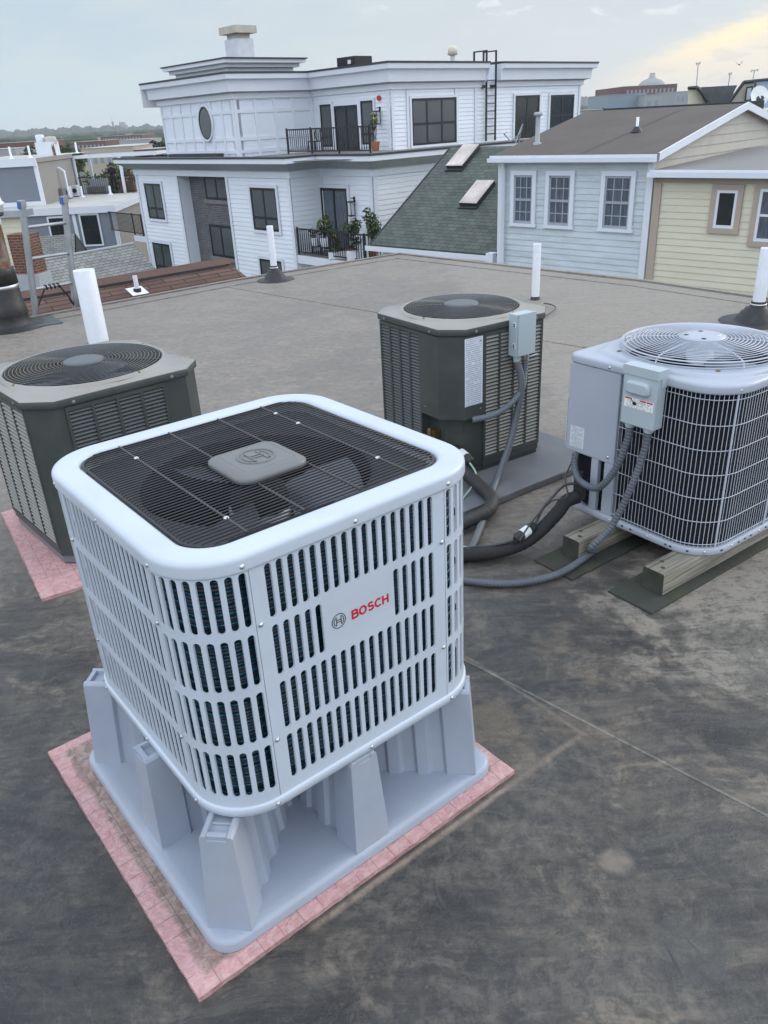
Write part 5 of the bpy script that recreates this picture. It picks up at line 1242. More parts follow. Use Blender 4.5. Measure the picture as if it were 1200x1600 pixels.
winpart(wb, TCf, .62, 1.42, .58, 2.30, 1, (.24,), fr=.08, gm='blind', **wk2)
winpart(wb, TCf, 1.62, 3.22, .42, 2.20, 2, (), fr=.09, gm='glass', name='terrace_door', **wk2)
winpart(wb, TCf, 3.42, 4.22, .64, 2.32, 1, (.24,), fr=.08, gm='blind', **wk2)
winpart(wb, TDf, 1.15, 3.90, .50, 2.30, 3, (.46,), fr=.09, gm='blind', **wk2)
winpart(wb, TDf, 7.95, 9.80, .42, 2.27, 2, (.5,), fr=.10, gm='glass', **wk2)
winpart(wb, TDf, 10.65, 12.60, .42, 2.24, 2, (.5,), fr=.10, gm='glass', **wk2)
# wall lanterns
def lamp(F, s, z, lab):
    p = F.p(s, .02, z); t = thing('wall_lantern', lab, 'lantern', p, 0, 'wall lanterns on the white apartment block')
    m = MB(); fbox(m, F, s-.05, s+.05, .0, .03, z-.02, z+.16); fbox(m, F, s-.02, s+.02, .03, .18, z+.10, z+.13); fbox(m, F, s-.12, s+.12, .08, .30, z-.02, z+.02); fbox(m, F, s-.10, s+.10, .10, .28, z-.50, z-.46)
    for a in (-.105, .085):
        for b in (.09, .275): fbox(m, F, s+a, s+a+.02, b, b+.02, z-.46, z-.02)
    m.build('lantern_frame', M_['blk'], t, world=True)
    m = MB(); m.tube([F.p(s, .19, z-.45), F.p(s, .19, z-.05)], .055, 8); m.build('lantern_glass', M_['galv'], t, world=True)
lamp(FC, 1.95, -1.05, 'black wall lantern beside the balcony door with plants'); lamp(TCf, 4.60, 1.90, 'black wall lantern by the roof terrace doors')
FL_ = Fac(FA.p(-12.35, 0, 0), 221)
lamp(FL_, -1.0, -.72, 'black wall lantern at the far left end of the white block, upper'); lamp(FL_, -1.0, -3.3, 'black wall lantern at the far left end of the white block, lower')
m = MB(); m.tube([TCf.p(4.62, .02, 2.38), TCf.p(4.62, .10, 2.38)], .10, 12); o = m.build('fire_alarm_bell'  , M_['red']); tag(o, 'small red alarm bell above the terrace lantern', 'alarm')
# railings
def railing(lab, F, s0, s1, n0, z0, z1, posts, F2=None, seg2=None, grp='black metal balcony railings'):
    t = thing('railing', lab, 'railing', F.p((s0+s1)/2, n0, z0), 0, grp); t['_w'] = 1
    m = MB()
    def run(F, a, b, n):
        fbox(m, F, a, b, n-.025, n+.025, z1-.05, z1); fbox(m, F, a, b, n-.018, n+.018, z0+.08, z0+.12)
        k = int(abs(b-a)/.125); 
        for i in range(k): s = a+(b-a)*(i+.5)/k; fbox(m, F, s-.011, s+.011, n-.011, n+.011, z0+.12, z1-.05)
    run(F, s0, s1, n0)
    if F2: run(F2, *seg2)
    m.build('balusters', M_['rail'], t)
    for p in posts:
        mm = MB(); mm.box(p.x-.035, p.x+.035, p.y-.035, p.y+.035, z0, z1+.03); mm.build('post', M_['rail'], t)
    return t
railing('black terrace railing in front of the sliding doors on the upper floor', FC, -1.7, 3.1, .12, .55, 1.42, [FC.p(s, .12, 0) for s in (-1.7, -.2, 1.4, 3.1)])
# balcony with plants
bl = thing('balcony', 'white-edged balcony below the terrace, crowded with potted plants', 'balcony', FA.p(1.5, 0, -2.9))
m = MB(); fbox(m, FA, .02, 3.0, -1.38, .02, -3.2, -2.90); fbox(m, FA, 3.0, 4.1, -1.4, .02, -3.2, -2.90); m.build('slab', M_['white'], bl)
m = MB(); fbox(m, FA, .03, 4.0, -1.36, -.0, -2.898, -2.88); m.build('deck_boards', M_['deck'], bl)
railing('black railing round the plant-filled balcony of the white block', FA, .08, 3.95, -.03, -2.88, -1.92, [FA.p(s, -.03, 0) for s in (.1, 2.0, 3.95)])
rg = Fac(FA.p(3.97, 0, 0), 41); 
railing('short end railing on the right side of the plant-filled balcony', rg, .0, 1.35, 0, -2.88, -1.92, [rg.p(1.33, 0, 0)])
# left balcony (end of block)
b2 = thing('balcony', 'small balcony with a round-backed black chair at the left end of the white block', 'balcony', FA.p(-13.3, -.5, -3.2))
m = MB(); fbox(m, FA, -14.3, -12.36, -3.2, -.3, -3.35, -3.08); m.build('slab', M_['white'], b2); m = MB(); fbox(m, FA, -14.25, -12.38, -3.15, -.35, -3.078, -3.06); m.build('deck_boards', M_['deck'], b2)
railing('black railing on the small balcony at the left end of the white block', FA, -14.25, -12.40, -.35, -3.06, -2.05, [FA.p(s, -.35, 0) for s in (-14.25, -13.3, -12.45)], Fac(FA.p(-14.25, -.35, 0), 131), (0, 2.7, 0))
def chair(lab, base, F, back=True, name='patio_chair', grp=None):
    t = thing(name, lab, 'chair', base, 0, grp); T = lambda v: base+F.d*v.x+F.n*v.y+Vector((0, 0, v.z))
    m = MB(); m.box(-.24, .24, -.22, .24, .40, .44, T); m.build('seat', M_['rail'], t)
    m = MB(); lp = [T(Vector((.27*cos(a), -.24, .68+.27*sin(a)))) for a in [k*2*pi/20 for k in range(21)]]; m.tube(lp, .022, 6)
    for k in range(-2, 3): m.tube([T(Vector((.09*k, -.24, .45))), T(Vector((.09*k, -.24, .90)))], .012, 5)
    m.build('backrest', M_['rail'], t)
    for x, y in ((-.22, -.2), (.22, -.2), (-.22, .22), (.22, .22)):
        m = MB(); m.tube([T(Vector((x, y, .40))), T(Vector((x*1.1, y*1.1, 0)))], .02, 5); m.build('leg', M_['rail'], t)
chair('black round-backed chair on the small balcony at the left end', FA.p(-13.0, -.95, -3.06), FA, grp='black patio chairs')
chair('black chair on the upper roof terrace beside the railing', TCf.p(.9, .7, .42), TCf, grp='black patio chairs')
# plants
def leaves(mb, c, rad, n, size, rnd, flat=.5, mi=0):
    for _ in range(n):
        while True:
            q = Vector((rnd.uniform(-1, 1), rnd.uniform(-1, 1), rnd.uniform(-1, 1)))
            if q.length <= 1: break
        p = Vector(c)+Vector((q.x*rad[0], q.y*rad[1], q.z*rad[2])); a = Vector((rnd.gauss(0, 1), rnd.gauss(0, 1), rnd.gauss(0, 1)*flat)).normalized(); b = a.cross(Vector((rnd.gauss(0, 1), rnd.gauss(0, 1), rnd.gauss(0, 1)))).normalized()
        s = size*rnd.uniform(.6, 1.4); mb.face([p-a*s, p-b*s*.45, p+a*s, p+b*s*.45], mi)
def potplant(lab, base, potmt, pr, ph, crown, leaf='leaf', n=90, size=.06, seed=0, box=False, flowers=None):
    rnd = random.Random(seed); t = thing('potted_plant', lab, 'plant', base, 0, 'potted plants on the balcony'); B_ = Vector(base)
    m = MB()
    if box: m.box(B_.x-pr*1.6, B_.x+pr*1.6, B_.y-pr*.7, B_.y+pr*.7, B_.z, B_.z+ph)
    else: m.lathe([(pr*.72, 0), (pr, ph), (pr*.9, ph), (pr*.85, ph*.9), (0, ph*.9)], 14, tuple(B_))
    m.build('pot', M_[potmt], t)
    m = MB(); rx, rz, cz = crown
    for _ in range(5):
        q = B_+Vector((rnd.uniform(-rx, rx)*.5, rnd.uniform(-rx, rx)*.5, ph+cz+rnd.uniform(-.1, .3)*rz)); m.tube([B_+Vector((0, 0, ph*.8)), (B_+q)/2+Vector((0, 0, .1)), q], .008, 4)
    m.build('stems', M_['bark'], t)
    m = MB(); 
    for _ in range(6): c_ = B_+Vector((rnd.uniform(-rx, rx)*.6, rnd.uniform(-rx, rx)*.6, ph+cz+rnd.uniform(-.6, .6)*rz)); leaves(m, c_, (rx*.5, rx*.5, rz*.45), n//6, size, rnd)
    m.build('foliage', M_[leaf], t)
    if flowers:
        m = MB(); leaves(m, B_+Vector((0, 0, ph+cz+rz*.3)), (rx*.8, rx*.8, rz*.5), 12, size*1.2, rnd); m.build('flowers', M_[flowers], t)
bz_ = -2.88
for a in [('dark leafy plant in a white pot at the left end of the balcony', FA.p(.62, -.45, bz_+.3), 'pvc', .17, .30, (.2, .18, .15), 'leafd', 60, .06, 1),
          ('plant with yellow leaves in a white pot, second from the left on the balcony', FA.p(1.15, -.5, bz_+.3), 'pvc', .2, .32, (.32, .4, .4), 'leaf', 240, .065, 2, False, 'leafy'),
          ('small round bush in front of the balcony door', FA.p(1.85, -.4, bz_), 'terra', .16, .26, (.25, .3, .5), 'leaf', 80, .07, 3, False, 'leafy'),
          ('low herbs in a white trough on the balcony floor', FA.p(2.2, -.25, bz_), 'pvc', .22, .22, (.3, .1, .1), 'leaf', 60, .05, 4, True),
          ('tall tomato plant in a terracotta pot near the balcony corner', FA.p(2.65, -.5, bz_), 'terra', .22, .32, (.42, .55, .75), 'leaf', 420, .065, 5),
          ('tallest leafy plant, at the right end of the balcony', FA.p(3.45, -.75, bz_), 'terra', .24, .34, (.45, .65, .95), 'leaf', 620, .07, 6),
          ('bushy plant in a white trough at the right end of the balcony', FA.p(3.35, -.22, bz_), 'pvc', .25, .34, (.35, .25, .3), 'leafd', 110, .07, 7, True),
          ('thin climbing plant beside the roof terrace lantern', TCf.p(4.75, .5, .42), 'terra', .2, .34, (.22, .5, .7), 'leaf', 80, .07, 8, False, 'leafy')]:
    potplant(*a)
for k, s in enumerate((.62, 1.15)):
    m = MB(); p = FA.p(s, -.48, bz_); m.box(p.x-.18, p.x+.18, p.y-.18, p.y+.18, bz_+.26, bz_+.295)
    for dx in (-.15, .15):
        for dy in (-.15, .15): m.box(p.x+dx-.012, p.x+dx+.012, p.y+dy-.012, p.y+dy+.012, bz_, bz_+.26)
    o = m.build('plant_stand', M_['rail']); tag(o, ['left black plant stand under the dark leafy plant', 'black plant stand under the yellow-leaved plant'][k], 'plant stand', 'plant stands')
# roof access ladder on the white block
t = thing('roof_ladder', 'black fixed ladder with hooped tops climbing the white block wall to its roof', 'ladder', TDf.p(6.1, .2, .4))
for s in (5.78, 6.42):
    m = MB(); fbox(m, TDf, s-.03, s+.03, .12, .19, .45, 4.10); fbox(m, TDf, s-.03, s+.03, -.55, .19, 4.05, 4.10); fbox(m, TDf, s-.03, s+.03, -.62, -.55, 3.55, 4.10); m.build('rail', M_['rail'], t)
for i in range(8):
    m = MB(); z = .75+i*.31; fbox(m, TDf, 5.81, 6.39, .135, .175, z-.018, z+.018); m.build('rung', M_['rail'], t)
m = MB(); fbox(m, TDf, 5.55, 5.75, .0, .16, 2.62, 2.74); m.build('bracket', M_['rail'], t); m = MB(); fbox(m, TDf, 6.20, 6.39, .0, .135, 2.64, 2.74); m.build('bracket', M_['rail'], t)
# roof-top ac box and small vent
ac = thing('rooftop_unit', 'small dark cooling unit on top of the white block roof', 'air conditioner', TCf.p(1.8, -1.2, 3.66)); m = MB(); fbox(m, TCf, 1.25, 2.45, -1.6, -.6, 3.58, 4.08); m.build('case', M_['blk'], ac, world=True); m = MB(); fbox(m, TCf, 2.0, 2.2, -.598, -.58, 3.80, 3.95); m.build('nameplate', M_['sticker'], ac, world=True); m = MB(); fbox(m, TCf, 2.6, 3.0, -1.4, -1.0, 3.58, 3.78); m.build('vent_box', M_['edge'], ac, world=True)
rv = thing('roof_exhaust', 'small pale capped exhaust on the white block roof beside the ladder', 'roof vent', TDf.p(4.6, -.8, 3.6)); m = MB(); p = TDf.p(4.6, -.8, 3.6); m.lathe([(.10, 0), (.10, .35)], 12, tuple(p)); m.build('pipe', M_['galv'], rv, world=True); m = MB(); m.lathe([(.10, .35), (.22, .38), (.20, .62), (.12, .72), (0, .74)], 12, tuple(p)); m.build('cap', M_['cream'], rv, world=True)

# ------------------------------------------------------------------ green-shingled house
H0 = Vector((3.551, 22.564, 0)); FH = Fac(H0, -46); DH = -FH.n   # DH points away from us
G0 = Vector((.034, 26.33, -1.969)); FGh = Fac(G0, -44); gu = FGh.d; gv = -FGh.n
gh = thing('green_roofed_house', 'low house with a steep dark green shingled roof and two skylights', 'house', (2, 23, -7))
Lr, Zr = 4.19, 2.593; vup = (gv*Lr+Vector((0, 0, Zr)))
m = MB(); slab(m, G0-gu*.02, gu, vup, 4.93, vup.length, .06); 
top = G0+vup; slab(m, top+gu*4.9+gv*Lr+Vector((0, 0, -Zr)), -gu, -(gv*Lr+Vector((0, 0, -Zr))), 4.92, vup.length, .06)
gro = m.build('roof', M_['shG'], gh)
m = MB(); T = lambda v: G0+gu*v.x+gv*v.y+Vector((0, 0, v.z))
m.box(-.12, 4.68, -.13, -.01, -.16, -.05, T); m.box(-.12, 4.68, -.145, -.131, -.17, -.02, T); m.build('gutter', M_['white'], gh)
m = MB(); m.box(4.62, 4.86, -.16, .10, -.24, .05, T); m.build('gutter_end', M_['white'], gh)
m = MB(); m.box(.25, 4.85, .30, 2*Lr-.3, -6, -.18, T); m.face([T(Vector(p)) for p in ((.24, .3, -.18), (.24, Lr, Zr-.15), (.24, 2*Lr-.3, -.18))]); m.build('wall', M_['cream'], gh)
m = MB()
for a, b in ((0, 1),): m.tube([T(Vector((-.03, 0, .01))), T(Vector((-.03, Lr, Zr+.01)))], .03, 5)
m.build('rake_trim', M_['edge'], gh)
un = vup.normalized(); nn_ = gu.cross(un).normalized()
def sklight(s, t0, w_, h_, lab):
    tt = lambda v: G0+gu*(s+v.x)+un*(t0+v.y)+nn_*v.z
    m = MB(); m.box(0, w_, 0, h_, .005, .14, tt); o = m.build('skylight', M_['edge'], gh); o['label'] = lab
    m = MB(); m.box(.0, w_, .0, h_, .142, .16, tt); m.build('skylight_frame', M_['white'] if 0 else M_['skylt'], o, world=True)
    m = MB(); m.box(.04, w_-.04, .04, h_-.04, .1605, .166, tt); m.build('pane', M_['skylt'], o, world=True)
    m = MB(); m.box(-.04, w_+.02, -.10, .0, .006, .05, tt); m.build('flashing', M_['edge'], o, world=True)
sklight(.62, 3.74, .66, 1.10, 'upper tilted skylight near the ridge'); sklight(2.34, 1.94, .66, 1.08, 'lower skylight near the blue-white house')
# dish and pole on the ridge
t = thing('satellite_dish', 'grey satellite dish seen edge-on above the ridge of the green roof', 'dish', top+gu*2.55)
p = top+gu*2.75+Vector((0, 0, .34)); m = MB(); ax = Vector((-.93, .10, .36)).normalized(); q = Vector((0, 0, 1)).rotation_difference(ax).to_matrix()
m.grid([[p+q @ Vector((r*cos(2*pi*k/20), r*sin(2*pi*k/20)*1.15, .35*r*r)) for k in range(20)] for r in (.001, .12, .22, .30)], True); m.grid([[p+q @ Vector((r*cos(2*pi*k/20), r*sin(2*pi*k/20)*1.15, .35*r*r-.02)) for k in range(20)] for r in (.30, .22, .12, .001)], True); m.build('dish_bowl', M_['soffit'], t, world=True)
m = MB(); m.tube([top+gu*2.7, p], .025, 6); m.tube([p, p-ax*.05+gu*-.38+Vector((0, 0, -.2)), p+gu*-.62+Vector((0, 0, .02)), p+gu*-.50+Vector((0, 0, .06))], .02, 6); m.build('arm', M_['soffit'], t, world=True)

# ------------------------------------------------------------------ pale blue clapboard house and cream house
hb = thing('blue_white_house', 'weathered pale blue clapboard house with three multi-pane windows', 'house', (6, 24, -7))
ZE, ZR, LD = .587, 1.50, 4.30
m = MB(); siding(m, FH, 0, 4.36, BOT, ZE-.16, .145, .016); m.build('wall', M_['blueside'], hb, recalc=False)
FG_ = Fac(FH.p(4.36, 0, 0), 44)     # gable end facing right
m = MB(); siding(m, FG_, 0, 2*LD, -1.2, ZR-.05, .20, .018, ext=lambda z: (max(0, (z-ZE+.05)/(ZR-ZE)*LD), min(2*LD, 2*LD-(z-ZE+.05)/(ZR-ZE)*LD)) if z > ZE-.05 else (0, 2*LD)); m.build('gable_wall', M_['beige'], hb, recalc=False)
m = MB(); FGL = Fac(FH.p(0, 0, 0), 44); m.face([FGL.p(0, 0, BOT), FGL.p(0, 0, ZE-.05), FGL.p(LD, 0, ZR-.05), FGL.p(2*LD, 0, ZE-.05), FGL.p(2*LD, 0, BOT)]); m.build('left_wall', M_['blueside'], hb)
m = MB(); e0 = FH.p(-.16, .18, ZE); vr_ = Vector((0, 0, ZR-ZE))+DH*(LD+.18)
slab(m, e0, FH.d, vr_, 4.36+.30, vr_.length, .05); t1 = e0+vr_; v2 = DH*(LD+.18)-Vector((0, 0, ZR-ZE)); slab(m, t1+v2+FH.d*4.66, -FH.d, -v2, 4.66, v2.length, .05)
m.build('roof', M_['brownroof'], hb)
m = MB()      # felt seam
a = e0+FH.d*2.6+vr_*.02; b = e0+FH.d*3.1+vr_*.98; nr = FH.d.cross(vr_).normalized(); 
m.face([a+nr*.006, a+FH.d*.03+nr*.006, b+FH.d*.03+nr*.006, b+nr*.006]); m.build('felt_seam', M_['edge'], hb, recalc=False)
m = MB(); fbox(m, FH, -.2, 4.5, .19, .21, ZE-.15, ZE+.005); fbox(m, FH, -.2, 4.5, .212, .30, ZE-.15, ZE-.12); fbox(m, FH, -.2, 4.5, .30, .315, ZE-.15, ZE-.05); fbox(m, FH, -.1, 4.40, .02, .185, ZE-.18, ZE-.155); m.build('gutter', M_['white'], hb)
m = MB()
def bargeboard(mb, P, Q, wd, dp, mi=0):
    P, Q = Vector(P), Vector(Q); o_ = FH.d*dp; z = Vector((0, 0, -wd))
    mb.face([P, Q, Q+z, P+z], mi); mb.face([P+o_, P+z+o_, Q+z+o_, Q+o_], mi); mb.face([P, P+o_, Q+o_, Q], mi); mb.face([P+z, Q+z, Q+z+o_, P+z+o_], mi)
u_ = FH.d*4.67
bargeboard(m, e0+u_+Vector((0, 0, .03)), t1+u_+Vector((0, 0, .03)), .17, .04); bargeboard(m, t1+u_+Vector((0, 0, .03)), t1+v2+u_+Vector((0, 0, .03)), .17, .04); m.build('bargeboard', M_['white'], hb, recalc=False)
for s in (-.03, 4.22): m = MB(); fbox(m, FH, s, s+.155, .018, .05, BOT, ZE-.16); m.build('corner_board', M_['white'], hb)
m = MB(); m.tube([FH.p(.20, .20, ZE-.15), FH.p(.20, .11, ZE-.32), FH.p(.20, .10, -3.2)], .045, 8); m.build('downspout', M_['white'], hb)
m = MB(); m.box(0, 0, 0, 0, 0, 0) if 0 else None
for s0, s1 in ((.50, 1.07), (1.58, 2.20), (3.16, 3.84)):
    F = FH; z0, z1 = -1.06, .12; W_ = MB(); tr = .11
    for a, b, c, d_2 in ((s0-tr, s1+tr, z1, z1+tr), (s0-tr-.03, s1+tr+.03, z0-tr*.7, z0), (s0-tr, s0, z0, z1), (s1, s1+tr, z0, z1)): fbox(W_, F, a, b, .016, .07, c, d_2, 1)
    zm = (z0+z1)/2
    for a, b, c, d_2, n_ in ((s0, s1, z1-.05, z1, .045), (s0, s1, z0, z0+.07, .04), (s0, s0+.045, z0, z1, .045), (s1-.045, s1, z0, z1, .045), (s0, s1, zm-.03, zm+.03, .05)): fbox(W_, F, a, b, .016, n_, c, d_2)
    for k in (1, 2): x = s0+(s1-s0)*k/3; fbox(W_, F, x-.011, x+.011, .016, .036, z0+.05, z1-.04)
    for z in (z0+.29, z1-.30): fbox(W_, F, s0+.03, s1-.03, .016, .034, z-.011, z+.011)
    M_['sash'] = M_.get('sash') or mat('grey_sash', (.33, .37, .42), .5)
    o = W_.build('window', [M_['sash'], M_['white']], hb); p = MB(); fbox(p, F, s0+.02, s1-.02, .016, .024, z0+.02, z1-.02); p.build('pane', M_['curtain'], o, world=True)
# flue and vent on its roof
pt_ = lambda s, t: e0+FH.d*s+vr_*t
t = thing('roof_flue', 'grey metal flue with a small cap on the brown felt roof', 'flue', pt_(.68, .24)); p = pt_(.68, .24); m = MB(); m.lathe([(.11, -.03), (.11, .04), (.062, .045), (.060, .66)], 14, tuple(p)); m.build('pipe', M_['soffit'], t, world=True); m = MB(); m.lathe([(.085, .66), (.115, .67), (.115, .73), (.08, .75), (0, .755)], 14, tuple(p)); m.build('cap', M_['soffit'], t, world=True)
t = thing('roof_vent', 'short white vent pipe in a black boot on the brown felt roof', 'roof vent', pt_(3.0, .45)); p = pt_(3.0, .45); m = MB(); m.lathe([(.16, -.01), (.11, .05), (.06, .12)], 14, tuple(p), cap=False); m.build('rubber_boot', M_['boot'], t, world=True); m = MB(); m.lathe([(.035, .0), (.035, .33), (0, .331)], 12, tuple(p)); m.build('pipe', M_['pvc'], t, world=True)
# cream house
hc = thing('cream_house', 'pale yellow clapboard house with tan trim and a low roof at the right', 'house', (9, 21, -7))
ZC = .26; s0_, s1_ = 4.44, 10.
m = MB(); siding(m, FH, s0_+.02, s1_, BOT, ZC-.16, .145, .016); m.build('wall', M_['cream'], hc, recalc=False)
m = MB(); fbox(m, FH, s0_-.02, s0_+.16, .018, .05, BOT, ZC-.14); fbox(m, FH, s0_, s1_, .018, .05, ZC-.27, ZC-.145); m.build('corner_board', M_['tan'], hc)
m = MB(); e1 = FH.p(s0_-.02, .20, ZC); v1 = DH*5.2+Vector((0, 0, .17)); slab(m, e1, FH.d, v1, 6, v1.length, .05); v3 = DH*5.2-Vector((0, 0, .17)); slab(m, e1+v1+v3+FH.d*6, -FH.d, -v3, 6, v3.length, .05); m.build('roof', M_['taupe'], hc)
m = MB(); fbox(m, FH, s0_-.08, s1_, .205, .225, ZC-.13, ZC+.01); fbox(m, FH, s0_-.08, s1_, .226, .32, ZC-.14, ZC-.11); fbox(m, FH, s0_-.08, s1_, .32, .335, ZC-.14, ZC-.03); m.build('gutter', M_['white'], hc)
for s0, s1, z0, z1 in ((5.90, 6.36, -.92, -.14), (6.82, 7.75, -1.15, -.10)):
    W_ = MB(); tr = .115
    for a, b, c, d_2 in ((s0-tr, s1+tr, z1, z1+tr), (s0-tr, s1+tr, z0-tr, z0), (s0-tr, s0, z0, z1), (s1, s1+tr, z0, z1)): fbox(W_, FH, a, b, .016, .06, c, d_2, 1)
    for a, b, c, d_2 in ((s0, s1, z1-.06, z1), (s0, s1, z0, z0+.06), (s0, s0+.06, z0+.06, z1-.06), (s1-.06, s1, z0+.06, z1-.06)): fbox(W_, FH, a, b, .016, .05, c, d_2, 0)
    if s0 > 6.5: fbox(W_, FH, s0+.06, s1-.06, .016, .045, (z0+z1)/2-.025, (z0+z1)/2+.025, 0)
    o = W_.build('window', [M_['white'], M_['tan']], hc); p = MB(); fbox(p, FH, s0+.03, s1-.03, .016, .026, z0+.03, z1-.03); p.build('pane', M_['glass' if s0 < 6.5 else 'curtain'], o, world=True)

# ------------------------------------------------------------------ grey house group on the left
lbh = thing('grey_flat_roofed_house', 'grey and taupe clapboard building with stepped flat roofs and a roof deck', 'building', (-17, 48, -8))
L0 = Vector((-13.456, 44.889, 0)); FLF = Fac(L0, -2); FLS = Fac(L0, 92)
m = MB(); siding(m, FLF, -9, 0, -8, -2.0, .15); m.build('front_wall', M_['greyside'], lbh, recalc=False)
m = MB(); siding(m, FLS, 0, 9, -8, -2.0, .15); m.build('side_wall', M_['taupeside'], lbh, recalc=False)
m = MB(); fbox(m, FLF, -9.1, .14, .02, .14, -2.12, -1.80); fbox(m, FLS, -.0, 9, .02, .14, -2.12, -1.80)
fbox(m, FLF, -.14, 0.03, .016, .045, -8, -2.1); fbox(m, FLS, 0.0, .14, .016, .045, -8, -2.1); fbox(m, FLF, -2.27, -2.09, .016, .045, -8, -2.1); m.build('trim', M_['white'], lbh)
m = MB(); a = [FLF.p(-9.1, .10, -1.795), FLF.p(.10, .10, -1.795), FLS.p(9, .10, -1.795), FLF.p(-9.1, -9, -1.795)]; m.face(a); m.build('lower_roof', M_['flat'], lbh)
winpart(lbh, FLF, -1.83, -.93, -3.70, -2.22, 2, (.5,), fr=.06, gm='glass', out=.016, trim=.09); winpart(lbh, FLF, -3.55, -2.70, -3.70, -2.28, 2, (.5,), fr=.06, gm='glass', out=.016, trim=.09)
Q0_ = Vector((-18.05, 47.61, 0)); FQ = Fac(Q0_, -2); FQS = Fac(Q0_, 91)
m = MB(); siding(m, FQ, -6, 0, -1.8, .25, .15); m.build('upper_front_wall', M_['greyside'], lbh, recalc=False)
m = MB(); siding(m, FQS, 0, 6.3, -1.8, .38, .12); m.build('upper_side_wall', M_['taupeside'], lbh, recalc=False)
m = MB(); fbox(m, FQ, -6, .1, .02, .14, .22, .60); fbox(m, FQ, -.12, .04, .018, .05, -1.8, .22); fbox(m, FQS, .0, .16, .018, .05, -1.8, .38); fbox(m, FQ, -6, .0, .02, .10, -1.8, -1.58); m.build('upper_trim', M_['white'], lbh)
m = MB(); m.face([FQ.p(-6, .12, .604), FQ.p(.12, .12, .604), FQS.p(10, .12, .604), FQ.p(-6, -10, .604)]); m.build('upper_roof', M_['flat'], lbh)
m = MB(); fbox(m, FQS, 0, 6.3, .02, .10, .38, .60); m.build('upper_fascia', M_['taupeside'], lbh)
m = MB(); fbox(m, FQS, 6.2, 6.34, .018, .06, -1.8, .50); fbox(m, FQS, 6.3, 9.8, -1.6, -1.5, -1.8, .45); m.build('porch_shadow_wall', M_['greyside'], lbh)
m = MB(); fbox(m, FQS, 7.4, 8.2, -1.49, -1.46, -1.8, .1); m.build('porch_door', M_['blk'], lbh)
pg = thing('pergola', 'white pergola frame over the roof deck of the grey building', 'pergola', FQS.p(8, 2, -1.8))
PF = Fac(FQS.p(6.45, 0, 0), 1)
m = MB(); fbox(m, PF, -.1, 5.2, -.10, .06, .30, .46); fbox(m, PF, -.1, 5.2, -3.4, -3.25, .30, .46); fbox(m, PF, -.1, .05, -3.4, 0, .30, .46); fbox(m, PF, 5.05, 5.2, -3.4, 0, .30, .46); m.build('beam', M_['white'], pg)
for s, n_ in ((.05, 0), (2.9, -.0), (5.1, 0), (.05, -3.3), (5.1, -3.3)):
    m = MB(); fbox(m, PF, s-.08, s+.08, n_-.08, n_+.06, -1.79, .30); m.build('post', M_['white'], pg)
railing('black railing round the roof deck under the white pergola', PF, .1, 5.2, .0, -1.79, -.75, [PF.p(5.2, 0, 0)], Fac(PF.p(5.2, 0, 0), 46), (0, 3.5, 0))
# mini-split units on the lower roof
for k, (px, py) in enumerate(((93, 313), (108, 310), (121, 307))):
    p = at(px, py, -1.795); t = thing('outdoor_unit', ['leftmost square cooling unit', 'middle cooling unit', 'rightmost cooling unit'][k]+' on the pale lower roof of the grey building', 'air conditioner', p, 0, 'cooling units on the pale roof')
    m = MB(); s_ = .40 if k == 0 else .18; m.box(p.x-s_, p.x+s_, p.y-.3, p.y+.3, p.z+.04, p.z+.66); m.build('case', M_['pan' if k == 0 else 'galv'], t, world=True, bevel=.02)
    m = MB(); m.tube([(p.x, p.y-.302, p.z+.36), (p.x, p.y-.33, p.z+.36)], .2 if k == 0 else .13, 16); m.build('fan_grille', M_['blk'], t, world=True); m = MB(); m.box(p.x-s_, p.x+s_, p.y-.28, p.y+.28, p.z, p.z+.04); m.build('foot', M_['edge'], t, world=True)
for k, (px, py, hh) in enumerate(((129, 308, .62), (173, 304, .5), (200, 297, .75))):
    p = at(px, py, -1.795); t = thing('roof_vent', ['white vent pipe right of the cooling units', 'white vent pipe near the front edge of the pale roof', 'capped grey vent right of the roof deck railing'][k], 'roof vent', p)
    m = MB(); m.lathe([(.20, 0), (.12, .06), (.07, .1), (.07, hh), (0, hh+.005)], 12, tuple(p)); m.build('pipe', M_['pvc' if k < 2 else 'galv'], t, world=True)
    if k == 2: m = MB(); m.lathe([(.2, hh), (.15, hh+.08), (0, hh+.14)], 12, tuple(p)); m.build('cap', M_['galv'], t, world=True)
t = thing('white_vent_duct', 'tall bent white pipe against the taupe wall of the grey building', 'vent pipe', at(112, 308, -1.795)); p = FQS.p(3.4, .35, 0); m = MB(); m.tube([p+Vector((0, 0, -1.6)), p+Vector((0, 0, -.25)), p+Vector((-.25, 0, -.05)), p+Vector((-.45, 0, -.1))], .07, 8); m.build('pipe', M_['pvc'], t, world=True)
for k, px in enumerate((17, 47, 120)):
    p = at(px, 240 if k < 2 else 236, .604); p = Vector((p.x, min(p.y, 60), .6)); p = at_y(px, 243 if k < 2 else 236, 49 if k < 2 else 55); p.z = .6
    t = thing('roof_vent', ['leftmost', 'second', 'rightmost'][k]+' of the three thin white pipes on the upper grey building roof', 'roof vent', p); m = MB(); m.lathe([(.15, 0), (.06, .1), (.06, .62), (0, .625)], 10, tuple(p)); m.build('pipe', M_['pvc'], t, world=True)
p = at_y(77, 240, 52); p.z = .6; ch = thing('chimney', 'pale square chimney with rusty cowls on the upper grey building roof', 'chimney', p); m = MB(); m.box(p.x-.55, p.x+.5, p.y-.5, p.y+.5, .6, 1.35); m.build('stack', M_['white'], ch, world=True)
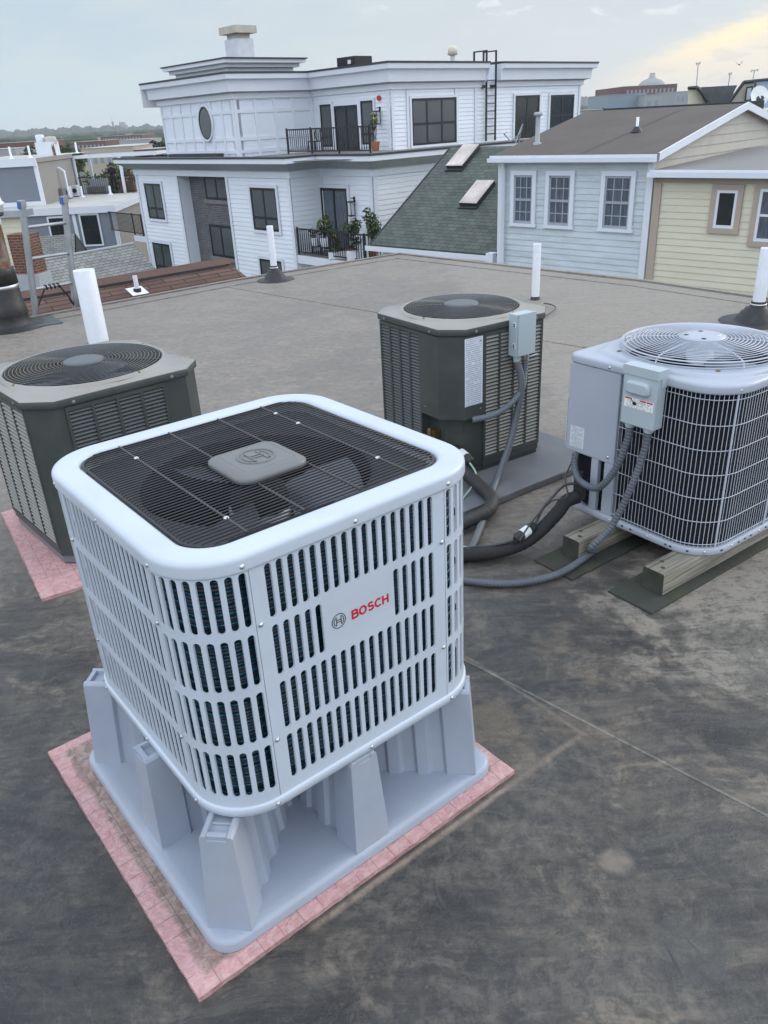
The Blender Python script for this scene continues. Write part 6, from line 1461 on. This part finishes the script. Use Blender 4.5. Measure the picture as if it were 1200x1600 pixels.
m = MB(); m.lathe([(.25, 0), (.25, .35), (.2, .4), (0, .41)], 14, (p.x-.35, p.y, 1.35)); m.build('cowl', M_['galv'], ch, world=True); m = MB(); m.lathe([(.30, 0), (.36, .2), (.3, .42), (0, .45)], 14, (p.x+.25, p.y, 1.2)); m.build('cowl', M_['chc'], ch, world=True); m = MB(); m.tube([(p.x+.5, p.y-.5, .6), (p.x+.42, p.y-.4, 1.3)], .09, 8); m.build('pipe', M_['rust'], ch, world=True)
# person on the roof deck
pp_ = PF.p(2.15, -.55, -1.79); per = None
def person(lab, base, face):
    me = bpy.data.meshes.new('person'); V = []; E_ = []; R_2 = []
    def v(x, y, z, r): V.append((x, y, z)); R_2.append(r); return len(V)-1
    pe = v(0, 0, .95, .16); sp1 = v(0, -.02, 1.15, .15); ch_ = v(0, -.04, 1.36, .17); nk = v(0, -.05, 1.50, .06); hd_ = v(0, -.07, 1.60, .09); ht = v(0, -.07, 1.70, .095)
    for a, b in ((pe, sp1), (sp1, ch_), (ch_, nk), (nk, hd_), (hd_, ht)): E_.append((a, b))
    for s in (-1, 1):
        sh = v(s*.19, -.04, 1.40, .07); el_ = v(s*.25, -.12, 1.13, .05); wr = v(s*.20, -.32, 1.05, .035); ha = v(s*.19, -.40, 1.04, .04); E_ += [(ch_, sh), (sh, el_), (el_, wr), (wr, ha)]
        hi_ = v(s*.10, 0, .88, .10); kn = v(s*.11, -.03, .48, .07); an = v(s*.12, 0, .09, .045); to = v(s*.13, -.15, .04, .04); E_ += [(pe, hi_), (hi_, kn), (kn, an), (an, to)]
    me.from_pydata(V, E_, []); o = bpy.data.objects.new('person', me); COL.objects.link(o)
    md = o.modifiers.new('Skin', 'SKIN')
    for i, r in enumerate(R_2): me.skin_vertices[0].data[i].radius = (r, r)
    me.skin_vertices[0].data[0].use_root = True; o.modifiers.new('Sub', 'SUBSURF').levels = 1
    dg = bpy.context.evaluated_depsgraph_get(); m2 = bpy.data.meshes.new_from_object(o.evaluated_get(dg)); o.modifiers.clear(); o.data = m2
    m2.materials.clear(); m2.materials.append(M_['cloth']); m2.materials.append(M_['skin'])
    for p in m2.polygons:
        p.use_smooth = True; c = p.center
        if c.z > 1.50 or (c.y < -.33 and .9 < c.z < 1.2): p.material_index = 1
    o.location = base; o.rotation_euler = (0, 0, face); tag(o, lab, 'person')
    m = MB(); m.lathe([(.105, -.06), (.112, 0), (.095, .07), (.05, .11), (0, .115)], 14, (0, -.055, 1.665), cap=False); m.build('hair', M_['cloth'], o, world=False)
    m = MB(); m.box(-.035, -.02, -.165, -.155, 1.645, 1.655); m.box(.02, .035, -.165, -.155, 1.645, 1.655); m.box(-.012, .012, -.185, -.155, 1.60, 1.635); m.build('face', M_['skin'], o, world=False)
    return o
person('person in black clothes standing behind the roof deck railing of the grey building', pp_, .2)
# furniture hints on that deck
t = thing('deck_sofa', 'grey sofa on the covered roof deck', 'sofa', PF.p(1.0, -1.0, -1.79)); m = MB(); fbox(m, PF, .4, 1.6, -1.2, -.4, -1.79, -1.35); m.build('seat', M_['pan'], t, world=True); m = MB(); fbox(m, PF, .4, 1.6, -1.35, -1.2, -1.79, -.95); m.build('backrest', M_['soffit'], t, world=True)
t = thing('planter', 'rust red planter on the roof deck beside the person', 'planter', PF.p(2.9, -.5, -1.79)); m = MB(); fbox(m, PF, 2.55, 3.45, -.7, -.25, -1.79, -1.1); m.build('box', M_['brickfar'], t, world=True); m = MB(); leaves(m, PF.p(3.2, -.5, -.85), (.6, .3, .3), 120, .09, random.Random(4)); m.build('foliage', M_['brickfar'], t, world=True)
# ------------------------------------------------------------------ grey shingled roofs, brick chimney, cream house, behind the ladder
g1 = thing('grey_shingled_roof', 'weathered light grey shingled gable roof behind the brown roof', 'roof', (-10, 28, -3))
ra_, rb2 = Vector((-8.33, 29.35, -1.9)), Vector((-11.9, 24.4, -1.9)); u = (rb2-ra_).normalized(); dn_ = Vector((-u.y, u.x, 0)); dn_ = dn_ if dn_.y < 0 else -dn_
m = MB(); lo = dn_*2.6+Vector((0, 0, -2.2)); slab(m, rb2+lo, -u, -lo, (rb2-ra_).length, lo.length, .08)
lo2 = -dn_*2.6+Vector((0, 0, -2.2)); slab(m, ra_+lo2, u, -lo2, (rb2-ra_).length, lo2.length, .08)
rr2 = m.build('roof', M_['shGr'], g1)
m = MB(); m.tube([ra_+Vector((0, 0, -.005)), rb2+Vector((0, 0, -.005))], .045, 6); m.build('ridge_cap', M_['soffit'], g1)
m = MB(); m.prism([tuple((ra_+dn_*2.3)[:2]), tuple((ra_-dn_*2.3)[:2]), tuple((rb2-dn_*2.3)[:2]), tuple((rb2+dn_*2.3)[:2])], -8, -4.0); m.face([ra_-u*.0+dn_*2.3+Vector((0, 0, -2.1)), ra_-Vector((0, 0, .15)), ra_-dn_*2.3+Vector((0, 0, -2.1))]); m.build('wall', M_['greyside'], g1)
g2 = thing('grey_shingled_roof', 'small pale grey shingled roof seen between the ladder rails', 'roof', (-13, 36, -3))
ra_, rb2 = at(108, 366, -2.6), at(30, 382, -2.6); rb2 = ra_+(Vector((-1, -.15, 0))*5); u = (rb2-ra_).normalized(); dn_ = Vector((u.y, -u.x, 0)); dn_ = dn_ if dn_.y < 0 else -dn_
m = MB(); lo = dn_*2.2+Vector((0, 0, -2.0)); slab(m, rb2+lo, -u, -lo, 5.3, lo.length, .08); m.build('roof', M_['shGr'], g2)
m = MB(); m.face([ra_-u*.3, ra_-u*.3+lo+Vector((.0, 0, 0)), ra_-u*1.4+lo+Vector((0, .8, -.3))]); m.face([rb2, ra_-u*.3, ra_-u*.3+Vector((0, 2.5, -2)), rb2+Vector((0, 2.5, -2))]); m.build('hip', M_['shGr'], g2)
m = MB(); m.prism([(rb2.x, ra_.y-2), (ra_.x, ra_.y-2), (ra_.x, ra_.y+2), (rb2.x, ra_.y+2)], -8, -4.3); m.build('wall', M_['greyside'], g2)
bc_ = thing('brick_chimney', 'red brick chimney behind the flue and ladder', 'chimney', (-7.35, 17.7, -4)); m = MB()
p0 = at(10, 367, -.62); p1 = at(43, 366, -.62); wdt = (p1-p0).length; d_3 = (p1-p0).normalized(); n_3 = Vector((-d_3.y, d_3.x, 0))
for (a, b) in ((p0, p1), (p1, p1+n_3*.5), (p1+n_3*.5, p0+n_3*.5), (p0+n_3*.5, p0)):
    L_ = (b-a).length; m.face([(a.x, a.y, -3), (b.x, b.y, -3), (b.x, b.y, -.62), (a.x, a.y, -.62)], 0, [(0, 0), (L_, 0), (L_, 2.38), (0, 2.38)])
m.face([p0, p1, p1+n_3*.5, p0+n_3*.5], 0, [(0, 0), (.4, 0), (.4, .4), (0, .4)]); m.build('stack', M_['brickr'], bc_)
m = MB(); a = p0-d_3*.06-n_3*.06; b = p1+d_3*.06-n_3*.06; m.prism([tuple(a[:2]), tuple(b[:2]), tuple((b+n_3*.62)[:2]), tuple((a+n_3*.62)[:2])], -3.2, -1.62); m.build('flashing', M_['soffit'], bc_)
ch2 = thing('small_cream_house', 'cream clapboard house corner with a grey roof edge behind the flue', 'house', (-15, 34, -6)); a = at_y(31, 330, 34); F = Fac(a, -6); m = MB(); siding(m, F, -5, 0, -6, a.z-.2, .2, .02); m.build('wall', M_['cream'], ch2, recalc=False)
m = MB(); fbox(m, F, -5, .25, -.6, .25, a.z-.2, a.z+.05); m.build('roof_edge', M_['soffit'], ch2); m = MB(); fbox(m, F, -.02, .12, .0, .05, -6, a.z-.2); m.build('corner_board', M_['white'], ch2)
# ------------------------------------------------------------------ roofs and houses beyond the blue-white house
pz = thing('flat_roofed_building', 'low building with a black parapet behind the brown felt roof', 'building', (20, 36, -6)); a = at_y(945, 174, 34); b_ = at_y(1182, 160, 26.5); 
m = MB(); dd = (b_-a); L_ = Vector((dd.x, dd.y, 0)).length; F = Fac(a, math.degrees(atan2(dd.y, dd.x))); zt2 = EYE-.03
fbox(m, F, -.1, L_, -.3, 0, zt2-.34, zt2-.02); m.build('parapet', M_['edge'], pz); m = MB(); fbox(m, F, .0, L_*.42, .005, .12, zt2-.62, zt2-.36); m.build('white_coping', M_['white'], pz); m = MB(); fbox(m, F, -.1, L_, -6, -.31, -6, zt2-.30); m.build('block', M_['beige'], pz)
dm = thing('yellow_gabled_house', 'pale yellow house with steep dark shingled roofs behind the black parapet', 'house', (29, 62, -5))
def quad(mb, pts, y, mi=0): mb.face([at_y(px, py, y) for px, py in pts], mi)
def extr(mb, pts, y, d, mi=0):
    A = [at_y(px, py, y) for px, py in pts]; k = (y+d)/y; B2 = [Vector((a.x*k, a.y*k, EYE+(a.z-EYE)*k)) for a in A]; mb.face(A, mi); mb.face(B2[::-1], mi)
    for i in range(len(A)): mb.face([A[i], B2[i], B2[(i+1) % len(A)], A[(i+1) % len(A)]], mi)
m = MB(); extr(m, [(1074, 172), (1075, 138), (1090, 137), (1106, 160), (1107, 172)], 58, 6); extr(m, [(1132, 172), (1162, 129), (1182, 126), (1182, 172)], 52, 8); m.build('wall', M_['cream'], dm)
m = MB(); extr(m, [(1090, 136.5), (1152, 133), (1134, 170), (1107, 172)], 57.5, 6); m.build('roof', mat('charcoal_shingles', (.085, .09, .105), .85, var=.15), dm)
for a, b, yy in (((1075, 137.5), (1090, 136.5), 57.9), ((1090, 136.5), (1106, 159), 57.4), ((1131, 171), (1162, 128.5), 51.8), ((1162, 128.5), (1200, 125), 51.8)): m = MB(); m.tube([at_y(*a, yy), at_y(*b, yy)], .10, 5); m.build('rake_trim', M_['edge'], dm)
m = MB(); extr(m, [(1163, 158), (1166, 136), (1177, 134), (1174, 157)], 51.5, .3); wq = m.build('window', M_['edge'], dm); m = MB(); extr(m, [(1165.5, 156), (1168, 138), (1174.5, 137), (1172, 155.5)], 51.3, .15); m.build('pane', M_['galv'], wq, world=True)
bh = thing('pale_blue_house', 'pale blue house wall at the right edge of the view', 'house', (27, 44, -5)); m = MB(); extr(m, [(1178, 200), (1180, 126), (1260, 119), (1260, 200)], 44, 7); m.build('wall', mat('pale_blue_wall', (.42, .52, .64), .6, var=.04), bh); m = MB(); m.tube([at_y(1178, 200, 43.8), at_y(1180, 126, 43.8), at_y(1260, 119, 43.8)], .09, 5); m.build('trim', M_['edge'], bh)
p = at_y(1187, 150, 36); t = thing('satellite_dish', 'white satellite dish on a pole in front of the pale blue house', 'dish', p); m = MB(); q = Vector((0, 0, 1)).rotation_difference(Vector((-.5, -.8, .2))).to_matrix()
m.grid([[p+q @ Vector((r*.8*cos(2*pi*k/20), r*sin(2*pi*k/20), .3*r*r)) for k in range(20)] for r in (.001, .15, .28, .40)], True); m.build('dish_bowl', M_['sticker'], t, world=True); m = MB(); m.tube([p+Vector((0, 0, -.1)), p+Vector((-.15, 0, -1.2))], .06, 8); m.tube([p, p+q @ Vector((0, -.2, .45))], .025, 5); m.build('arm', M_['sticker'], t, world=True)
m = MB(); p2 = at_y(1186, 167, 36); m.lathe([(.16, -.6), (.16, .35), (.1, .4), (0, .41)], 12, tuple(p2)); o = m.build('chimney_pot', M_['edge']); tag(o, 'small black chimney pot in front of the pale blue house', 'chimney')
# aerials
for k, (px, y0_, y1_, w_) in enumerate(((1090, 138, 99, 7), (1140, 134, 115, 5), (1178, 128, 110, 12))):
    a = at_y(px-2, y0_, 60); b = at_y(px+1, y1_, 60); t = thing('tv_aerial', ['tallest thin aerial above the dark shingled roof', 'short thin aerial, middle of the three', 'cross-shaped aerial above the pale blue house, nearest the right edge'][k], 'aerial', a, 0, 'aerials on the far roofs'); m = MB(); m.tube([a, b], .035, 5); m.build('mast', M_['soffit'], t, world=True); m = MB(); hw = w_/2*60/1232
    m.tube([b+Vector((-hw, 0, -.02)), b+Vector((hw, 0, .03))], .03, 5); m.tube([b+Vector((-hw*.6, 0, -.12)), b+Vector((-hw*.6, 0, .08))], .02, 4); m.tube([b+Vector((hw*.6, 0, -.1)), b+Vector((hw*.6, 0, .1))], .02, 4); m.build('boom', M_['soffit'], t, world=True)

# ------------------------------------------------------------------ ground, far town, trees, hills
g = MB(); R = 4200
for i in range(24):
    a, b = 2*pi*i/24, 2*pi*(i+1)/24; g.face([(0, 0, -9.2), (R*cos(a), R*sin(a), -9.2), (R*cos(b), R*sin(b), -9.2)])
go = g.build('ground', mat('town_ground', (.10, .11, .09), .95, var=.3, vs_=.02, dirt=(.2, .19, .17), dirt_amt=.7, dirt_s=.01)); go['kind'] = 'structure'
def hwin(mb, F, s0, s1, z0, z1, nx, nz, mi):
    for i in range(nx):
        for j in range(nz):
            a = s0+(s1-s0)*(i+.25)/nx; b = s0+(s1-s0)*(i+.75)/nx; c = z0+(z1-z0)*(j+.3)/nz; d = z0+(z1-z0)*(j+.75)/nz; fbox(mb, F, a, b, .0, .05, c, d, mi)
def block(lab, x0, x1, ytop, dist, depth, mt, nx=6, nz=3, cat='building', name='distant_building', grp='distant buildings', roofmt='flat', top=None):
    a = at_y(x0, ytop, dist); b = at_y(x1, ytop, dist); zt3 = a.z if top is None else top; t = thing(name, lab, cat, (a.x, a.y, -9.2), 0, grp)
    F = Fac(a, 0); L_ = b.x-a.x; m = MB(); fbox(m, F, 0, L_, -depth, 0, -9.2, zt3-.02*dist/50); m.build('walls', M_[mt], t)
    m = MB(); fbox(m, F, -.1, L_+.1, -depth-.1, .1, zt3-.019*dist/50, zt3); m.build('roof', M_[roofmt], t)
    if nx:
        m = MB(); hwin(m, F, L_*.04, L_*.96, zt3-(3.3*nz), zt3-.5, nx, nz, 0); m.build('window_bands', M_['glassfar'], t)
    return t
block('long low tan building with a pale roof beyond the roof deck', 126, 208, 232, 150, 14, 'tanfar', 7, 1)
block('tan flat-roofed block right of the long low tan building', 168, 232, 228, 190, 12, 'tanfar', 6, 1)
block('small brick building beside the dark round tree', 208, 246, 234, 140, 10, 'brickfar', 3, 2, roofmt='greyfar')
block('long red brick mill in the middle distance', 160, 222, 213, 520, 30, 'brickfar', 12, 4, roofmt='greyfar')
block('low red brick warehouse left of the mill', 110, 165, 222, 330, 20, 'brickfar', 8, 2, roofmt='greyfar')
block('pale warehouse with a blue band beyond the dark round tree', 186, 236, 219, 300, 16, 'greyfar', 0, 0)
block('brown brick row at the far left', -40, 62, 226, 240, 20, 'brickfar', 10, 3, roofmt='greyfar')
block('grey block with white front at the far left', -60, 24, 236, 170, 12, 'greyfar', 6, 2)
t = block('big brown brick building with a white domed roof plant at the upper right', 975, 1058, 135, 330, 40, 'brickfar', 12, 7, roofmt='greyfar')
p = at_y(1018, 133, 335); m = MB(); m.lathe([(4.9, -1), (4.6, .5), (3.4, 1.6), (1.4, 2.3), (1.3, 2.7), (1.0, 2.7), (1.0, 4.0), (0, 4.1)], 20, tuple(p)); m.build('roof_plant', M_['greyfar'], t)
block('low glass and white office in front of the big brown brick building', 950, 1010, 148, 210, 18, 'glassfar', 0, 0, roofmt='greyfar')
block('white stair tower beside the glass office', 1008, 1034, 148, 205, 14, 'greyfar', 2, 3)
block('grey building between the brick building and the yellow house', 1056, 1080, 143, 260, 18, 'greyfar', 3, 4)
block('grey low wall and roof right of the white block', 915, 962, 172, 60, 8, 'beige', 0, 0)
t = thing('distant_tower', 'pale tower block on the hill at the far left', 'tower', at_y(192, 198, 2300)); p = at_y(192, 198, 2300); m = MB(); m.box(p.x-11, p.x+11, p.y-8, p.y+8, -9, p.z+4); m.box(p.x-6, p.x+6, p.y-8, p.y+8, p.z+4, p.z+11); m.build('tower_block', M_['greyfar'], t)
p = at_y(176, 193, 2300); m = MB(); m.lathe([(2.6, -40), (2.0, 0), (3.4, 1), (3.4, 4), (.8, 5), (.5, 14)], 10, tuple(p)); o = m.build('radio_mast', M_['greyfar']); tag(o, 'thin radio mast on the hill left of the pale tower block', 'mast')
# hills as one wooded ridge
rnd = random.Random(11)
hm = MB(); rows = [[], [], [], []]; N_ = 800
def hz(i): j = i*.325; return 22+6*sin(j*.045+1)+4*sin(j*.11)+1.5*sin(j*.9)+1.5*sin(j*2.3)+rnd.uniform(-1.5, 3.5)
for i in range(N_+1):
    a = radians(-40+80*i/N_); r = 2500+120*sin(i*.023); z = hz(i)
    for k, (dr, zz) in enumerate(((-700, -9), (-300, z*.35-3), (0, z), (500, -9))): rows[k].append((sin(a)*(r+dr), cos(a)*(r+dr), zz))
hm.grid(rows, False, 0, False); ho = hm.build('hills', mat('wooded_hills', (.030, .046, .026), .95, var=.5, vs_=.02, dirt=(.10, .10, .09), dirt_amt=.35, dirt_s=.015)); ho['kind'] = 'structure'
# far mass of trees and houses that reads as one wooded suburb
wm_ = MB(); rnd = random.Random(5)
for _ in range(1500):
    a = radians(rnd.uniform(-30, 31)); r = rnd.uniform(600, 2200); c_ = Vector((sin(a)*r, cos(a)*r, -9.2+rnd.uniform(3, 6)+max(0, r-1000)*.006)); s_ = rnd.uniform(6, 13)
    n = 7; wm_.grid([[c_+Vector((s_*q*cos(2*pi*k/n)*rnd.uniform(.8, 1.2), s_*q*sin(2*pi*k/n), z)) for k in range(n)] for q, z in ((.5, -5), (1, -1), (.85, 3), (.35, 5.2))], True, 0, False)
o = wm_.build('wooded_suburb', mat('far_foliage', (.035, .055, .028), .95, island=.4)); tag(o, 'hazy green mass of trees covering the far suburb below the hills', 'trees'); o['kind'] = 'stuff'
hs = MB(); rnd = random.Random(9)
for _ in range(150):
    a = radians(rnd.uniform(-27, -10)); r = rnd.uniform(700, 2100); x, y = sin(a)*r, cos(a)*r; s_ = rnd.uniform(4, 9); hh = rnd.uniform(-5.5, -1)+r*.0025; hs.box(x-s_, x+s_, y-4, y+4, -9.2, hh, None, rnd.choice((0, 0, 1, 2)))
o = hs.build('far_suburb_houses', [M_['greyfar'], M_['brickfar'], M_['tanfar']]); tag(o, 'scatter of tiny pale and brick houses below the far hills', 'houses'); o['kind'] = 'stuff'
def tree(lab, px, py_top, dist, rad, h, mt='leafd', n=1500, seed=1, ls=.28):
    rnd = random.Random(seed); p = at_y(px, py_top, dist); zt4 = p.z; t = thing('tree', lab, 'tree', (p.x, p.y, -9.2), 0, 'trees below the hills')
    m = MB(); b0 = Vector((p.x, p.y, -9.2)); tp = Vector((p.x, p.y, zt4-h*.4)); m.tube([b0, (b0+tp)/2+Vector((.2, 0, 0)), tp], .3, 8, True, 0, lambda i: .38-.12*i)
    for k in range(6): a = k*1.05; m.tube([tp-Vector((0, 0, h*.3)), tp+Vector((cos(a)*rad*.6, sin(a)*rad*.6, h*.05))], .1, 5)
    m.build('trunk', M_['bark'], t)
    m = MB()
    for k in range(26):
        q = Vector((rnd.gauss(0, 1), rnd.gauss(0, 1), rnd.gauss(0, 1))).normalized()*rnd.uniform(.45, .85); c_ = Vector((p.x+q.x*rad*.8, p.y+q.y*rad*.8, zt4-h*.52+q.z*h*.40)); leaves(m, c_, (rad*.36, rad*.36, h*.17), n//26, ls, rnd)
    m.build('crown', M_[mt], t); return t
tree('dark round tree beside the oval-windowed tower', 243, 206, 175, 3.9, 9, 'leafd', 3000, 1, .42)
tree('green tree behind the pale square chimney, left side', 46, 224, 110, 2.4, 5, 'leaf', 1600, 2, .3)
tree('green tree right of the pale square chimney', 95, 220, 115, 2.6, 5, 'leaf', 1600, 3, .3)
tree('low green tree left of the pale square chimney', 28, 234, 100, 2.0, 4, 'leaf', 1200, 4, .28)
tree('small green tree in front of the low tan building', 195, 236, 120, 1.2, 3, 'leaf', 700, 5, .2)
tree('leafy tree seen through the pergola of the roof deck', 164, 246, 85, 2.6, 4.5, 'leaf', 1800, 6, .22)
tree('small light green tree right of the white block', 938, 165, 120, 1.8, 3, 'leaf', 700, 7, .25)
tree('green tree at the far left behind the grey building', 112, 228, 130, 2.2, 4, 'leaf', 1000, 8, .3)
# a passing bird
bp_ = at_y(1155, 101, 90); m = MB(); m.tube([bp_+Vector((0, -.2, -.03)), bp_, bp_+Vector((0, .22, .02))], .06, 6, True, 0, lambda i: (.03, .07, .03)[i]); m.face([bp_, bp_+Vector((-.25, .05, .16)), bp_+Vector((-.5, .12, .42)), bp_+Vector((-.2, .16, .12))]); m.face([bp_, bp_+Vector((.22, .16, .12)), bp_+Vector((.35, .12, .40)), bp_+Vector((.25, .0, .14))]); o = m.build('bird', M_['edge']); tag(o, 'tiny dark bird flying high above the yellow gabled house', 'bird')

# ------------------------------------------------------------------ haze
hz_ = MB(); hz_.box(-4300, 4300, -400, 4300, -10.4, 60); ho = hz_.build('haze', bpy.data.materials.new('haze_air')); ho['kind'] = 'stuff'; tag(ho, 'thin evening haze over the whole town', 'haze')
hmt = ho.data.materials[0]; hmt.use_nodes = True; t = hmt.node_tree; t.nodes.clear(); v = t.nodes.new('ShaderNodeVolumePrincipled'); v.inputs['Color'].default_value = (.90, .95, 1, 1); v.inputs['Density'].default_value = .00017; v.inputs['Anisotropy'].default_value = .2
q = t.nodes.new('ShaderNodeOutputMaterial'); t.links.new(v.outputs[0], q.inputs['Volume'])
for o in TH:
    if o.get('_w') is not None: del o['_w']
